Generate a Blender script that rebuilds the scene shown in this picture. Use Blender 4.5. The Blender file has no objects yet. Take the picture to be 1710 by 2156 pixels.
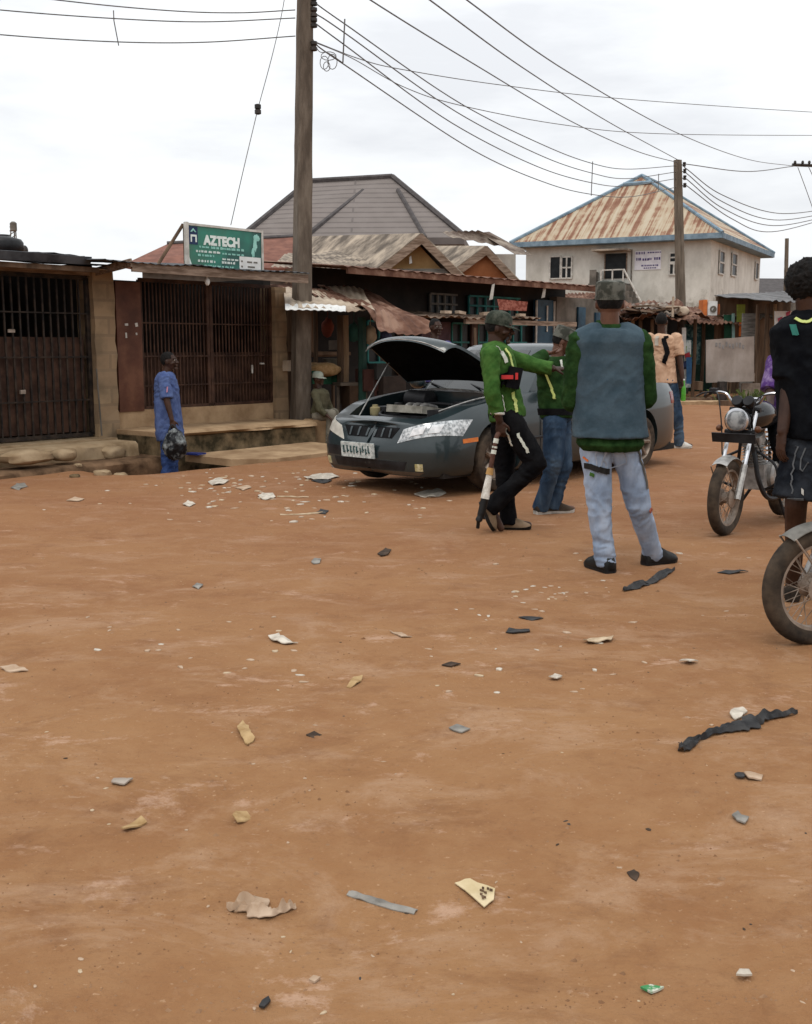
import bpy, bmesh, math, random
from mathutils import Vector, Matrix, noise
from mathutils.bvhtree import BVHTree
V = Vector
S = bpy.context.scene
COL = S.collection
R = math.radians
# ------------------------------------------------------------------ camera, sky, sun, exposure
FP, CX, CY, HOR, CAMH = 2300.0, 855.0, 1078.0, 730.0, 1.43
PITCH = math.atan((CY - HOR) / FP)
cd = bpy.data.cameras.new('camera'); cam = bpy.data.objects.new('camera', cd); COL.objects.link(cam)
cd.sensor_fit = 'VERTICAL'; cd.sensor_height = 36; cd.lens = FP / 2156 * 36
cd.clip_start = .05; cd.clip_end = 3000
cam.location = (0, 0, CAMH); cam.rotation_euler = (math.pi / 2 - PITCH, 0, 0)
S.camera = cam
w = bpy.data.worlds.new('World'); S.world = w; w.use_nodes = True
nt = w.node_tree; bg = nt.nodes['Background']; bg.inputs['Strength'].default_value = .1
SUN_EL, SUN_AZ = R(62), R(200)
sk = nt.nodes.new('ShaderNodeTexSky'); sk.sky_type = 'NISHITA'; sk.sun_disc = False
sk.sun_elevation = SUN_EL; sk.sun_rotation = SUN_AZ; sk.dust_density = 3
tc = nt.nodes.new('ShaderNodeTexCoord'); mp = nt.nodes.new('ShaderNodeMapping'); mp.inputs['Scale'].default_value = (1.2, 1.2, 5)
nz = nt.nodes.new('ShaderNodeTexNoise'); nz.inputs['Scale'].default_value = 2.3; nz.inputs['Detail'].default_value = 7; nz.inputs['Roughness'].default_value = .55
nt.links.new(tc.outputs['Generated'], mp.inputs['Vector']); nt.links.new(mp.outputs[0], nz.inputs['Vector'])
rp = nt.nodes.new('ShaderNodeValToRGB')
rp.color_ramp.elements[0].position = .36; rp.color_ramp.elements[0].color = (.84, .86, .895, 1)
rp.color_ramp.elements[1].position = .54; rp.color_ramp.elements[1].color = (1.05, 1.07, 1.085, 1)
nt.links.new(nz.outputs['Fac'], rp.inputs['Fac'])
sc = nt.nodes.new('ShaderNodeVectorMath'); sc.operation = 'SCALE'; sc.inputs['Scale'].default_value = 10.5
# an overcast sky is brighter overhead than at the horizon
sxy = nt.nodes.new('ShaderNodeSeparateXYZ'); nt.links.new(tc.outputs['Generated'], sxy.inputs[0])
gr = nt.nodes.new('ShaderNodeMapRange'); gr.inputs['From Min'].default_value = 0; gr.inputs['From Max'].default_value = 1; gr.inputs['To Min'].default_value = 10.2; gr.inputs['To Max'].default_value = 17.5
nt.links.new(sxy.outputs['Z'], gr.inputs['Value']); nt.links.new(gr.outputs[0], sc.inputs['Scale'])
nt.links.new(rp.outputs['Color'], sc.inputs[0])
mx = nt.nodes.new('ShaderNodeMix'); mx.data_type = 'RGBA'; mx.inputs['Factor'].default_value = .93
nt.links.new(sk.outputs['Color'], mx.inputs['A']); nt.links.new(sc.outputs[0], mx.inputs['B'])
nt.links.new(mx.outputs['Result'], bg.inputs['Color'])
sd = bpy.data.lights.new('sun', 'SUN'); sd.energy = .9; sd.angle = R(14); sd.color = (1, .95, .87)
so = bpy.data.objects.new('sun', sd); COL.objects.link(so)
sdir = V((math.sin(SUN_AZ) * math.cos(SUN_EL), math.cos(SUN_AZ) * math.cos(SUN_EL), math.sin(SUN_EL)))
so.rotation_euler = (-sdir).to_track_quat('-Z', 'Y').to_euler(); so.location = (0, 0, 40)
S.view_settings.view_transform = 'Standard'; S.view_settings.look = 'None'
S.view_settings.exposure = -.12; S.view_settings.gamma = 1
S.cycles.use_denoising = True
S.cycles.max_bounces = 6

# ------------------------------------------------------------------ helpers
cp, sp_ = math.cos(PITCH), math.sin(PITCH)
def ray(px, py):
    a, b = (px - CX) / FP, -(py - CY) / FP
    d = V((a, cp + b * sp_, b * cp - sp_))
    return d / d.y
def at(px, py, Y):
    """the point at distance Y seen in that direction from the standing place"""
    return V((0, 0, CAMH)) + ray(px, py) * Y
def gp(px, py, z=0):
    d = ray(px, py)
    return V((0, 0, CAMH)) + d * ((z - CAMH) / d.z)
RN = random.Random(7)
def sstep(a, b, x):
    t = min(1, max(0, (x - a) / (b - a))); return t * t * (3 - 2 * t)
UA = R(40)
UX = V((math.sin(UA), math.cos(UA), 0)); NX = V((math.cos(UA), -math.sin(UA), 0))   # along the row of shops / out of it
ROWZ = math.atan2(UX.y, UX.x); SROW = -12.3
def rowp(t, d, z=0):
    return UX * t + NX * (SROW - d) + V((0, 0, z))
def rowt(px, d=0):
    k = (px - CX) / FP; s = SROW - d
    Y = s / (NX.x * k + NX.y)
    return UX.x * k * Y + UX.y * Y
def gz(x, y):
    s = NX.x * x + NX.y * y; t = UX.x * x + UX.y * y
    z = 0
    g = sstep(-10.15, -10.75, s) if s > -11.2 else 1.0
    z -= .33 * g * sstep(7.2, 8.0, t) * (1 - sstep(12.3, 13.2, t)) * (1 - sstep(-11.5, -12, s))
    n = noise.noise(V((x * .35, y * .35, 0))) * .055 + noise.noise(V((x * 1.3, y * 1.3, 3))) * .018 + noise.noise(V((x * 4, y * 4, 8))) * .006
    return z + n * (1 if y < 40 else .3)
def gpz(px, py):
    p = gp(px, py)
    for _ in range(4): p = gp(px, py, gz(p.x, p.y))
    return p

def new_mat(name):
    m = bpy.data.materials.new(name); m.use_nodes = True
    n = m.node_tree; return m, n, n.nodes['Principled BSDF']
def pm(name, c1, c2=None, scale=4, detail=6, rough=.8, metal=0, bump=0, bscale=None, lo=.38, hi=.62, c3=None, stretch=(1, 1, 1), spec=.22, coat=0, brough=None, dist=.01):
    m, n, b = new_mat(name)
    L = n.links.new
    b.inputs['Roughness'].default_value = rough; b.inputs['Metallic'].default_value = metal
    b.inputs['Specular IOR Level'].default_value = spec; b.inputs['Coat Weight'].default_value = coat; b.inputs['Coat Roughness'].default_value = .06
    t = n.nodes.new('ShaderNodeTexCoord'); mp = n.nodes.new('ShaderNodeMapping'); mp.inputs['Scale'].default_value = stretch
    L(t.outputs['Object'], mp.inputs['Vector'])
    z = n.nodes.new('ShaderNodeTexNoise'); z.inputs['Scale'].default_value = scale; z.inputs['Detail'].default_value = detail; z.inputs['Roughness'].default_value = .6
    L(mp.outputs[0], z.inputs['Vector'])
    if c2 is None: c2 = tuple(min(1, c * 1.25) for c in c1); c1 = tuple(c * .82 for c in c1)
    r = n.nodes.new('ShaderNodeValToRGB'); e = r.color_ramp.elements
    e[0].position = lo; e[0].color = (*c1, 1); e[1].position = hi; e[1].color = (*c2, 1)
    if c3: x = e.new((lo + hi) / 2); x.color = (*c3, 1)
    L(z.outputs['Fac'], r.inputs['Fac']); L(r.outputs['Color'], b.inputs['Base Color'])
    if bump:
        z2 = n.nodes.new('ShaderNodeTexNoise'); z2.inputs['Scale'].default_value = bscale or scale * 4; z2.inputs['Detail'].default_value = 5
        L(mp.outputs[0], z2.inputs['Vector'])
        bp = n.nodes.new('ShaderNodeBump'); bp.inputs['Strength'].default_value = bump; bp.inputs['Distance'].default_value = dist
        L(z2.outputs['Fac'], bp.inputs['Height']); L(bp.outputs['Normal'], b.inputs['Normal'])
    return m
def brick_mat(name, c1, c2, mortar, bw=.4, bh=.2, ms=.012, bump=.4, rough=.9, rot=(R(90), 0, 0), nscale=3, stain=(.10, .07, .045), stainamt=.55):
    m, n, b = new_mat(name); L = n.links.new
    b.inputs['Roughness'].default_value = rough
    t = n.nodes.new('ShaderNodeTexCoord'); mp = n.nodes.new('ShaderNodeMapping'); mp.inputs['Rotation'].default_value = rot
    L(t.outputs['Object'], mp.inputs['Vector'])
    k = n.nodes.new('ShaderNodeTexBrick'); k.inputs['Scale'].default_value = 1; k.inputs['Brick Width'].default_value = bw; k.inputs['Row Height'].default_value = bh
    k.inputs['Mortar Size'].default_value = ms; k.inputs['Color1'].default_value = (*c1, 1); k.inputs['Color2'].default_value = (*c2, 1); k.inputs['Mortar'].default_value = (*mortar, 1)
    L(mp.outputs[0], k.inputs['Vector'])
    z = n.nodes.new('ShaderNodeTexNoise'); z.inputs['Scale'].default_value = nscale; z.inputs['Detail'].default_value = 8; L(t.outputs['Object'], z.inputs['Vector'])
    r = n.nodes.new('ShaderNodeValToRGB'); r.color_ramp.elements[0].position = .45; r.color_ramp.elements[1].position = .7
    L(z.outputs['Fac'], r.inputs['Fac'])
    sc = n.nodes.new('ShaderNodeMath'); sc.operation = 'MULTIPLY'; sc.inputs[1].default_value = stainamt; L(r.outputs['Color'], sc.inputs[0])
    x = n.nodes.new('ShaderNodeMix'); x.data_type = 'RGBA'; L(sc.outputs[0], x.inputs['Factor']); L(k.outputs['Color'], x.inputs['A']); x.inputs['B'].default_value = (*stain, 1)
    L(x.outputs['Result'], b.inputs['Base Color'])
    bp = n.nodes.new('ShaderNodeBump'); bp.inputs['Strength'].default_value = bump; bp.inputs['Distance'].default_value = .02; bp.invert = True
    L(k.outputs['Fac'], bp.inputs['Height']); L(bp.outputs['Normal'], b.inputs['Normal'])
    return m

RM = {}
def root_m(o): return RM.get(o.name, Matrix.Identity(4))
class MB:
    def __init__(s): s.bm = bmesh.new()
    def face(s, vs):
        try: return s.bm.faces.new(vs)
        except ValueError: return None
    def box(s, c, size, rot=None):
        c = V(c); h = V(size) / 2
        vs = []
        for x in (-1, 1):
            for y in (-1, 1):
                for z in (-1, 1):
                    p = V((x * h.x, y * h.y, z * h.z))
                    if rot is not None: p = rot @ p
                    vs.append(s.bm.verts.new(c + p))
        for f in ((0, 1, 3, 2), (4, 6, 7, 5), (0, 4, 5, 1), (2, 3, 7, 6), (0, 2, 6, 4), (1, 5, 7, 3)): s.face([vs[i] for i in f])
        return s
    def span(s, a, b): # axis aligned box from corner to corner
        a, b = V(a), V(b); return s.box((a + b) / 2, b - a)
    def poly(s, pts, off):
        off = V(off); n = len(pts)
        A = [s.bm.verts.new(V(p)) for p in pts]; B = [s.bm.verts.new(V(p) + off) for p in pts]
        s.face(A[::-1]); s.face(B)
        for i in range(n): s.face([A[i], A[(i + 1) % n], B[(i + 1) % n], B[i]])
        return s
    def loft(s, rings, cap=True, closed=True):
        L = [[s.bm.verts.new(V(p)) for p in r] for r in rings]; n = len(L[0])
        for a, b in zip(L, L[1:]):
            for i in range(n if closed else n - 1): s.face([a[i], a[(i + 1) % n], b[(i + 1) % n], b[i]])
        if cap: s.face(L[0][::-1]); s.face(L[-1])
        return s
    def tube(s, pts, r, n=8, cap=True, flat=None):
        pts = [V(p) for p in pts]; k = len(pts)
        rs = r if isinstance(r, (list, tuple)) else [r] * k
        t0 = (pts[1] - pts[0]).normalized(); u = t0.orthogonal().normalized()
        rings = []
        for i, p in enumerate(pts):
            t = ((pts[min(i + 1, k - 1)] - p).normalized() + (p - pts[max(i - 1, 0)]).normalized())
            t = t.normalized() if t.length > 1e-6 else t0
            u = (u - t * u.dot(t)); u = u.normalized() if u.length > 1e-6 else t.orthogonal().normalized()
            v = t.cross(u)
            rings.append([p + (u * math.cos(2 * math.pi * j / n) + v * math.sin(2 * math.pi * j / n)) * rs[i] for j in range(n)])
            if flat is not None:
                d, f = flat
                rings[-1] = [q - d * ((q - p).dot(d)) * (1 - f) for q in rings[-1]]
        return s.loft(rings, cap)
    def capsule(s, a, b, ra, rb, n=14, flat=None):
        a, b = V(a), V(b); t = (b - a); L = t.length; t = t / L if L > 1e-6 else V((0, 0, 1))
        pts, rs = [], []
        for k in (80, 55, 28): pts.append(a - t * ra * math.sin(R(k))); rs.append(ra * math.cos(R(k)))
        pts.append(a); rs.append(ra); pts.append((a + b) / 2); rs.append((ra + rb) / 2); pts.append(b); rs.append(rb)
        for k in (28, 55, 80): pts.append(b + t * rb * math.sin(R(k))); rs.append(rb * math.cos(R(k)))
        return s.tube(pts, rs, n, True, flat)
    def ell(s, c, r, M=None, u=20, v=12, fn=None):
        c = V(c); rings = []
        for i in range(1, v):
            th = math.pi * i / v; ring = []
            for j in range(u):
                ph = 2 * math.pi * j / u
                p = V((math.sin(th) * math.cos(ph), math.sin(th) * math.sin(ph), -math.cos(th)))
                if fn: p = fn(p)
                p = V((p.x * r[0], p.y * r[1], p.z * r[2]))
                ring.append(c + (M @ p if M is not None else p))
            rings.append(ring)
        return s.loft(rings, True)
    def lathe(s, prof, c=(0, 0, 0), n=24, M=None, closed=False):
        c = V(c); rings = []
        for r, z in prof:
            ring = []
            for j in range(n):
                a = 2 * math.pi * j / n; p = V((r * math.cos(a), r * math.sin(a), z))
                ring.append(c + (M @ p if M is not None else p))
            rings.append(ring)
        if closed: rings.append(rings[0]); return s.loft2(rings)
        return s.loft(rings, True)
    def loft2(s, rings):
        L = [[s.bm.verts.new(p) for p in r] for r in rings[:-1]]; n = len(L[0]); k = len(L)
        for i in range(k):
            a, b = L[i], L[(i + 1) % k]
            for j in range(n): s.face([a[j], a[(j + 1) % n], b[(j + 1) % n], b[j]])
        return s
    def sheet(s, p00, p10, p11, p01, nu=40, nv=6, waves=0, amp=.012, jit=0, th=.006, seed=0):
        """sheet of (corrugated) metal or cloth: waves run along p00->p01"""
        p00, p10, p11, p01 = map(V, (p00, p10, p11, p01))
        nrm = (p10 - p00).cross(p01 - p00).normalized()
        rows = []
        for j in range(nv + 1):
            row = []
            for i in range(nu + 1):
                u, v = i / nu, j / nv
                p = p00 * (1 - u) * (1 - v) + p10 * u * (1 - v) + p11 * u * v + p01 * (1 - u) * v
                h = amp * math.sin(u * waves * 2 * math.pi) if waves else 0
                if jit: h += jit * noise.noise(p * 1.7 + V((seed, 0, 0)))
                row.append(p + nrm * h)
            rows.append(row)
        A = [[s.bm.verts.new(p) for p in r] for r in rows]; B = [[s.bm.verts.new(p - nrm * th) for p in r] for r in rows]
        for j in range(nv):
            for i in range(nu):
                s.face([A[j][i], A[j][i + 1], A[j + 1][i + 1], A[j + 1][i]]); s.face([B[j][i], B[j + 1][i], B[j + 1][i + 1], B[j][i + 1]])
        for j in range(nv):
            s.face([A[j][0], A[j + 1][0], B[j + 1][0], B[j][0]]); s.face([A[j][nu], B[j][nu], B[j + 1][nu], A[j + 1][nu]])
        for i in range(nu):
            s.face([A[0][i], B[0][i], B[0][i + 1], A[0][i + 1]]); s.face([A[nv][i], A[nv][i + 1], B[nv][i + 1], B[nv][i]])
        return s
    def mesh(s, name='m', recalc=True):
        if recalc: bmesh.ops.recalc_face_normals(s.bm, faces=s.bm.faces)
        me = bpy.data.meshes.new(name); s.bm.to_mesh(me); s.bm.free(); return me
    def build(s, name, mat, parent=None, smooth=False, angle=40, world=False, bevel=0):
        if bevel:
            es = [e for e in s.bm.edges if len(e.link_faces) == 2 and e.calc_face_angle(0) > .5]
            bmesh.ops.bevel(s.bm, geom=es, offset=bevel, segments=1, affect='EDGES')
        return put(name, s.mesh(name), mat, parent, smooth, angle, world)
def put(name, me, mat, parent=None, smooth=False, angle=40, world=False):
    if parent is not None and world: me.transform(root_m(parent).inverted())
    me.materials.clear(); me.materials.append(mat)
    if smooth:
        for p in me.polygons: p.use_smooth = True
        me.set_sharp_from_angle(angle=R(angle))
    o = bpy.data.objects.new(name, me); COL.objects.link(o)
    if parent is not None: o.parent = parent; RM[o.name] = root_m(parent)
    return o
def tag(o, label=None, cat=None, group=None, kind=None):
    if label: o['label'] = label
    if cat: o['category'] = cat
    if group: o['group'] = group
    if kind: o['kind'] = kind
    return o
def thing(name, label, cat, loc=(0, 0, 0), rz=0, group=None):
    o = bpy.data.objects.new(name, None); COL.objects.link(o)
    o.location = loc; o.rotation_euler = (0, 0, rz); o.empty_display_size = .2
    RM[o.name] = Matrix.Translation(V(loc)) @ Matrix.Rotation(rz, 4, 'Z')
    return tag(o, label, cat, group)
def single(mb, name, mat, label, cat, loc=(0, 0, 0), group=None, smooth=False, angle=40):
    """a thing that is one mesh: made in place, its origin set at loc"""
    loc = V(loc); me = mb.mesh(name); me.transform(Matrix.Translation(-loc))
    o = put(name, me, mat, None, smooth, angle); o.location = loc
    return tag(o, label, cat, group)
def rowthing(name, label, cat, t, d=0, z=0, group=None):
    return thing(name, label, cat, rowp(t, d, z), ROWZ, group)
# ------------------------------------------------------------------ materials
def ground_mat():
    m, n, b = new_mat('laterite dirt'); L = n.links.new; b.inputs['Roughness'].default_value = .95; b.inputs['Specular IOR Level'].default_value = .15
    t = n.nodes.new('ShaderNodeTexCoord')
    def nz(scale, stretch=(1, 1, 1), det=6, rough=.6, dist=0, rot=0):
        mp = n.nodes.new('ShaderNodeMapping'); mp.inputs['Scale'].default_value = stretch; mp.inputs['Rotation'].default_value = (0, 0, rot); L(t.outputs['Object'], mp.inputs['Vector'])
        z = n.nodes.new('ShaderNodeTexNoise'); z.inputs['Scale'].default_value = scale; z.inputs['Detail'].default_value = det; z.inputs['Roughness'].default_value = rough; z.inputs['Distortion'].default_value = dist
        L(mp.outputs[0], z.inputs['Vector']); return z.outputs['Fac']
    def ramp(f, a, b_, c=(1, 1, 1), d=(0, 0, 0)):
        r = n.nodes.new('ShaderNodeValToRGB'); r.color_ramp.elements[0].position = a; r.color_ramp.elements[1].position = b_
        r.color_ramp.elements[0].color = (*d, 1); r.color_ramp.elements[1].color = (*c, 1); L(f, r.inputs['Fac']); return r.outputs['Color']
    def mix(fac, a, bcol, k=1):
        x = n.nodes.new('ShaderNodeMix'); x.data_type = 'RGBA'
        if k != 1:
            mm = n.nodes.new('ShaderNodeMath'); mm.operation = 'MULTIPLY'; mm.inputs[1].default_value = k; L(fac, mm.inputs[0]); fac = mm.outputs[0]
        L(fac, x.inputs['Factor']); L(a, x.inputs['A'])
        if isinstance(bcol, tuple): x.inputs['B'].default_value = (*bcol, 1)
        else: L(bcol, x.inputs['B'])
        return x.outputs['Result']
    base = ramp(nz(.55, (1, 1.3, 1), 7, .6), .36, .66, (.335, .178, .080), (.262, .124, .054))
    c = mix(ramp(nz(5, (1, 1.1, 1), 7, .72), .42, .68), base, (.35, .195, .095), .6)
    c = mix(ramp(nz(2.0, (.8, 1.25, 1), 8, .76, .5, .2), .51, .67), c, (.41, .255, .155), .75)      # pale dusty drifts
    c = mix(ramp(nz(2.3, (.9, 1.3, 1), 8, .76, .3), .58, .66), c, (.47, .295, .195), .9)       # pinkish scuffs
    c = mix(ramp(nz(2.4, (.9, 1.25, 1), 8, .78, .4, .5), .52, .68), c, (.190, .085, .038), .6)
    ys = n.nodes.new('ShaderNodeSeparateXYZ'); L(t.outputs['Object'], ys.inputs[0]); yr = n.nodes.new('ShaderNodeMapRange'); yr.inputs['From Min'].default_value = 3.5; yr.inputs['From Max'].default_value = 10; L(ys.outputs['Y'], yr.inputs['Value'])
    c = mix(yr.outputs[0], c, (.235, .100, .050), .42)     # the trodden middle of the yard is redder earth
    c = mix(ramp(nz(6, (.85, 1.3, 1), 8, .78, .4, -.3), .61, .70), c, (.46, .31, .21), .7)
    c = mix(ramp(nz(9, (.9, 1.2, 1), 8, .78, .3, .9), .61, .72), c, (.17, .078, .034), .6)          # damp darker patches
    c = mix(ramp(nz(40, (1, 1, 1), 3, .6), .62, .75), c, (.22, .10, .045), .5)                  # grit
    c = mix(ramp(nz(55, (1, 1, 1), 2, .5), .68, .76), c, (.52, .33, .20), .5)
    L(c, b.inputs['Base Color'])
    h = n.nodes.new('ShaderNodeMath'); h.operation = 'ADD'; L(nz(7, (1, 1.6, 1), 8, .7), h.inputs[0])
    h2 = n.nodes.new('ShaderNodeMath'); h2.operation = 'MULTIPLY'; h2.inputs[1].default_value = .25; L(nz(60, det=4), h2.inputs[0]); L(h2.outputs[0], h.inputs[1])
    bp = n.nodes.new('ShaderNodeBump'); bp.inputs['Strength'].default_value = .75; bp.inputs['Distance'].default_value = .04; L(h.outputs[0], bp.inputs['Height']); L(bp.outputs['Normal'], b.inputs['Normal'])
    return m
M = {}
M['ground'] = ground_mat()
M['black_iron'] = pm('black iron', (.010, .008, .007), (.045, .030, .021), 9, rough=.65, bump=.2)
M['brown_iron'] = pm('brown iron', (.035, .016, .010), (.085, .042, .026), 5, rough=.6, bump=.1)
M['door_brown'] = pm('brown painted steel', (.075, .028, .016), (.15, .064, .036), 2.5, rough=.5, bump=.05, c3=(.105, .040, .023))
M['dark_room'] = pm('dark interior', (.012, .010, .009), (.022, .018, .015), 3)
M['plaster'] = pm('weathered sand plaster', (.20, .135, .075), (.34, .25, .155), 3, detail=9, rough=.95, bump=.5, bscale=30, c3=(.29, .205, .12))
M['block'] = brick_mat('sand block', (.32, .22, .125), (.27, .18, .105), (.235, .16, .095), .45, .225, .02, .25, stainamt=.75, nscale=4, stain=(.15, .105, .06))
M['concrete'] = pm('dusty concrete', (.27, .17, .092), (.44, .30, .175), 2.5, detail=9, rough=.95, bump=.4, bscale=25)
M['moss'] = pm('damp mossy concrete', (.035, .026, .012), (.24, .165, .09), 4, detail=9, rough=.95, bump=.6, bscale=18, lo=.40, hi=.72)
M['fascia'] = pm('weathered fascia plank', (.13, .085, .058), (.30, .22, .165), 3, rough=.85, bump=.4, stretch=(1, 6, 8))
M['old_sheet'] = pm('weathered roofing sheet', (.10, .07, .055), (.30, .25, .20), 2, detail=9, rough=.8, c3=(.19, .15, .12), bump=.2)
M['dark_sheet'] = pm('dark tarred sheet', (.020, .022, .026), (.075, .080, .088), 2.5, rough=.6, bump=.2)
M['rust_sheet'] = pm('rusty roofing sheet', (.085, .038, .024), (.25, .15, .105), 3, detail=8, rough=.85, c3=(.145, .07, .045), bump=.3)
M['pale_sheet'] = pm('pale zinc sheet', (.28, .21, .15), (.50, .41, .31), 2.5, detail=8, rough=.7, bump=.2)
M['white_sheet'] = pm('white zinc sheet', (.6, .6, .58), (.75, .75, .72), 4, rough=.5)
M['grey_tile'] = brick_mat('grey roof shingles', (.165, .140, .126), (.180, .152, .138), (.115, .096, .088), 60, .34, .04, .8, rot=(0, 0, 0), nscale=1.5, stain=(.22, .19, .175), stainamt=.35)
M['ridge'] = pm('dark ridge cap', (.06, .053, .052), (.09, .08, .078), 4, rough=.8)
M['red_roof'] = pm('red aluminium roof', (.135, .052, .034), (.215, .090, .060), 3, rough=.75, bump=.2)
M['asbestos'] = pm('old asbestos sheet', (.105, .085, .068), (.42, .345, .265), 1.6, detail=9, rough=.95, c3=(.25, .205, .16), bump=.4, bscale=14)
M['yellow_wall'] = pm('ochre plaster', (.34, .20, .085), (.50, .31, .14), 1.2, detail=8, rough=.95, c3=(.42, .26, .115))
M['orange_wall'] = pm('orange plaster', (.28, .10, .04), (.40, .16, .07), 1.5, rough=.95)
M['grey_board'] = pm('grey boarding', (.09, .085, .078), (.20, .19, .17), 3, rough=.9, stretch=(1, 1, 7), bump=.4)
M['plank'] = pm('old timber', (.06, .038, .024), (.17, .11, .07), 4, rough=.9, stretch=(1, 1, .15), bump=.5)
M['tan_post'] = pm('tan timber', (.20, .125, .07), (.33, .23, .14), 4, rough=.9, stretch=(1, 1, .2), bump=.4)
M['dark_green'] = pm('dark green paint', (.006, .028, .020), (.014, .05, .036), 4, rough=.6)
M['teal'] = pm('teal paint', (.012, .11, .105), (.03, .20, .19), 4, rough=.6)
M['blue_door'] = pm('deep blue paint', (.012, .035, .06), (.025, .07, .11), 3, rough=.5)
M['grey_wall'] = pm('grey render', (.095, .085, .072), (.19, .17, .145), 2, detail=9, rough=.95)
M['pole'] = pm('weathered concrete pole', (.085, .066, .050), (.175, .142, .110), 5, detail=9, rough=.92, bump=.5, bscale=25, stretch=(1.5, 1.5, .35), c3=(.125, .098, .075))
M['pole_b'] = pm('grey timber pole', (.10, .078, .058), (.18, .145, .11), 5, rough=.9, stretch=(2, 2, .3), bump=.4)
M['wire'] = pm('aluminium wire', (.10, .095, .09), (.16, .155, .15), 8, rough=.5, metal=.2)
M['ceramic'] = pm('brown ceramic', (.02, .018, .016), (.05, .04, .035), 8, rough=.3)
M['rubber'] = pm('dusty rubber', (.018, .014, .011), (.080, .058, .040), 6, rough=.9, bump=.3)
M['black_plastic'] = pm('black plastic', (.010, .010, .011), (.022, .022, .024), 8, rough=.45)
M['chrome'] = pm('chrome', (.45, .45, .46), (.70, .70, .72), 9, rough=.22, metal=1)
M['alloy'] = pm('cast alloy', (.22, .21, .20), (.42, .41, .39), 12, rough=.5, metal=.6, bump=.2)
M['dusty_rim'] = pm('dusty steel', (.16, .12, .09), (.34, .28, .23), 8, rough=.55, metal=.4)
M['white'] = pm('white paint', (.62, .62, .60), (.76, .76, .74), 4, rough=.7)
M['sky_blue'] = pm('pale blue paint', (.13, .19, .24), (.22, .30, .36), 3, rough=.7)
M['frame_white'] = pm('dirty white frame', (.40, .38, .34), (.60, .58, .53), 6, rough=.7)
def glass_mat(name, c, rough=.08):
    m = pm(name, c, tuple(x * 1.3 for x in c), 3, rough=rough, spec=.6); return m
M['dark_glass'] = glass_mat('dark glass', (.010, .012, .013))
M['win_dark'] = pm('dark window', (.010, .012, .013), (.02, .023, .024), 3, rough=.35)
def house_mat():
    m, n, b = new_mat('stained cream render'); L = n.links.new; b.inputs['Roughness'].default_value = .95
    t = n.nodes.new('ShaderNodeTexCoord')
    def nz(scale, st=(1, 1, 1)):
        mp = n.nodes.new('ShaderNodeMapping'); mp.inputs['Scale'].default_value = st; L(t.outputs['Object'], mp.inputs['Vector'])
        z = n.nodes.new('ShaderNodeTexNoise'); z.inputs['Scale'].default_value = scale; z.inputs['Detail'].default_value = 9; z.inputs['Roughness'].default_value = .7; L(mp.outputs[0], z.inputs['Vector']); return z.outputs['Fac']
    r = n.nodes.new('ShaderNodeValToRGB'); e = r.color_ramp.elements; e[0].position = .34; e[0].color = (.42, .40, .35, 1); e[1].position = .62; e[1].color = (.63, .61, .55, 1); L(nz(.9, (1, 1, .6)), r.inputs['Fac'])
    sp = n.nodes.new('ShaderNodeSeparateXYZ'); L(t.outputs['Object'], sp.inputs[0])
    mr = n.nodes.new('ShaderNodeMapRange'); mr.inputs['From Min'].default_value = 4.6; mr.inputs['From Max'].default_value = 2.2; mr.inputs['To Min'].default_value = -.16; mr.inputs['To Max'].default_value = .2; L(sp.outputs['Z'], mr.inputs['Value'])
    ad = n.nodes.new('ShaderNodeMath'); L(nz(1.4), ad.inputs[0]); L(mr.outputs[0], ad.inputs[1])
    r2 = n.nodes.new('ShaderNodeValToRGB'); r2.color_ramp.elements[0].position = .48; r2.color_ramp.elements[1].position = .6; L(ad.outputs[0], r2.inputs['Fac'])
    x = n.nodes.new('ShaderNodeMix'); x.data_type = 'RGBA'; k = n.nodes.new('ShaderNodeMath'); k.operation = 'MULTIPLY'; k.inputs[1].default_value = .75; L(r2.outputs['Color'], k.inputs[0]); L(k.outputs[0], x.inputs['Factor'])
    L(r.outputs['Color'], x.inputs['A']); x.inputs['B'].default_value = (.20, .18, .14, 1); L(x.outputs['Result'], b.inputs['Base Color'])
    return m
M['house'] = house_mat()
def rustroof_mat():
    m, n, b = new_mat('rust streaked zinc'); L = n.links.new; b.inputs['Roughness'].default_value = .8
    t = n.nodes.new('ShaderNodeTexCoord')
    mp = n.nodes.new('ShaderNodeMapping'); mp.inputs['Scale'].default_value = (2.6, .10, .10); mp.inputs['Rotation'].default_value = (0, 0, 0); L(t.outputs['Object'], mp.inputs['Vector'])
    z = n.nodes.new('ShaderNodeTexNoise'); z.inputs['Scale'].default_value = 1.5; z.inputs['Detail'].default_value = 7; z.inputs['Roughness'].default_value = .65; L(mp.outputs[0], z.inputs['Vector'])
    z2 = n.nodes.new('ShaderNodeTexNoise'); z2.inputs['Scale'].default_value = 1.6; z2.inputs['Detail'].default_value = 8; L(t.outputs['Object'], z2.inputs['Vector'])
    ad = n.nodes.new('ShaderNodeMath'); L(z.outputs['Fac'], ad.inputs[0]); mu = n.nodes.new('ShaderNodeMath'); mu.operation = 'MULTIPLY'; mu.inputs[1].default_value = .35; L(z2.outputs['Fac'], mu.inputs[0]); L(mu.outputs[0], ad.inputs[1])
    r = n.nodes.new('ShaderNodeValToRGB'); e = r.color_ramp.elements; e[0].position = .57; e[0].color = (.43, .36, .26, 1); e[1].position = .80; e[1].color = (.17, .066, .032, 1)
    q = e.new(.67); q.color = (.37, .28, .185, 1); q = e.new(.72); q.color = (.25, .13, .075, 1)
    L(ad.outputs[0], r.inputs['Fac']); L(r.outputs['Color'], b.inputs['Base Color']); return m
M['rust_roof'] = rustroof_mat()

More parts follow.
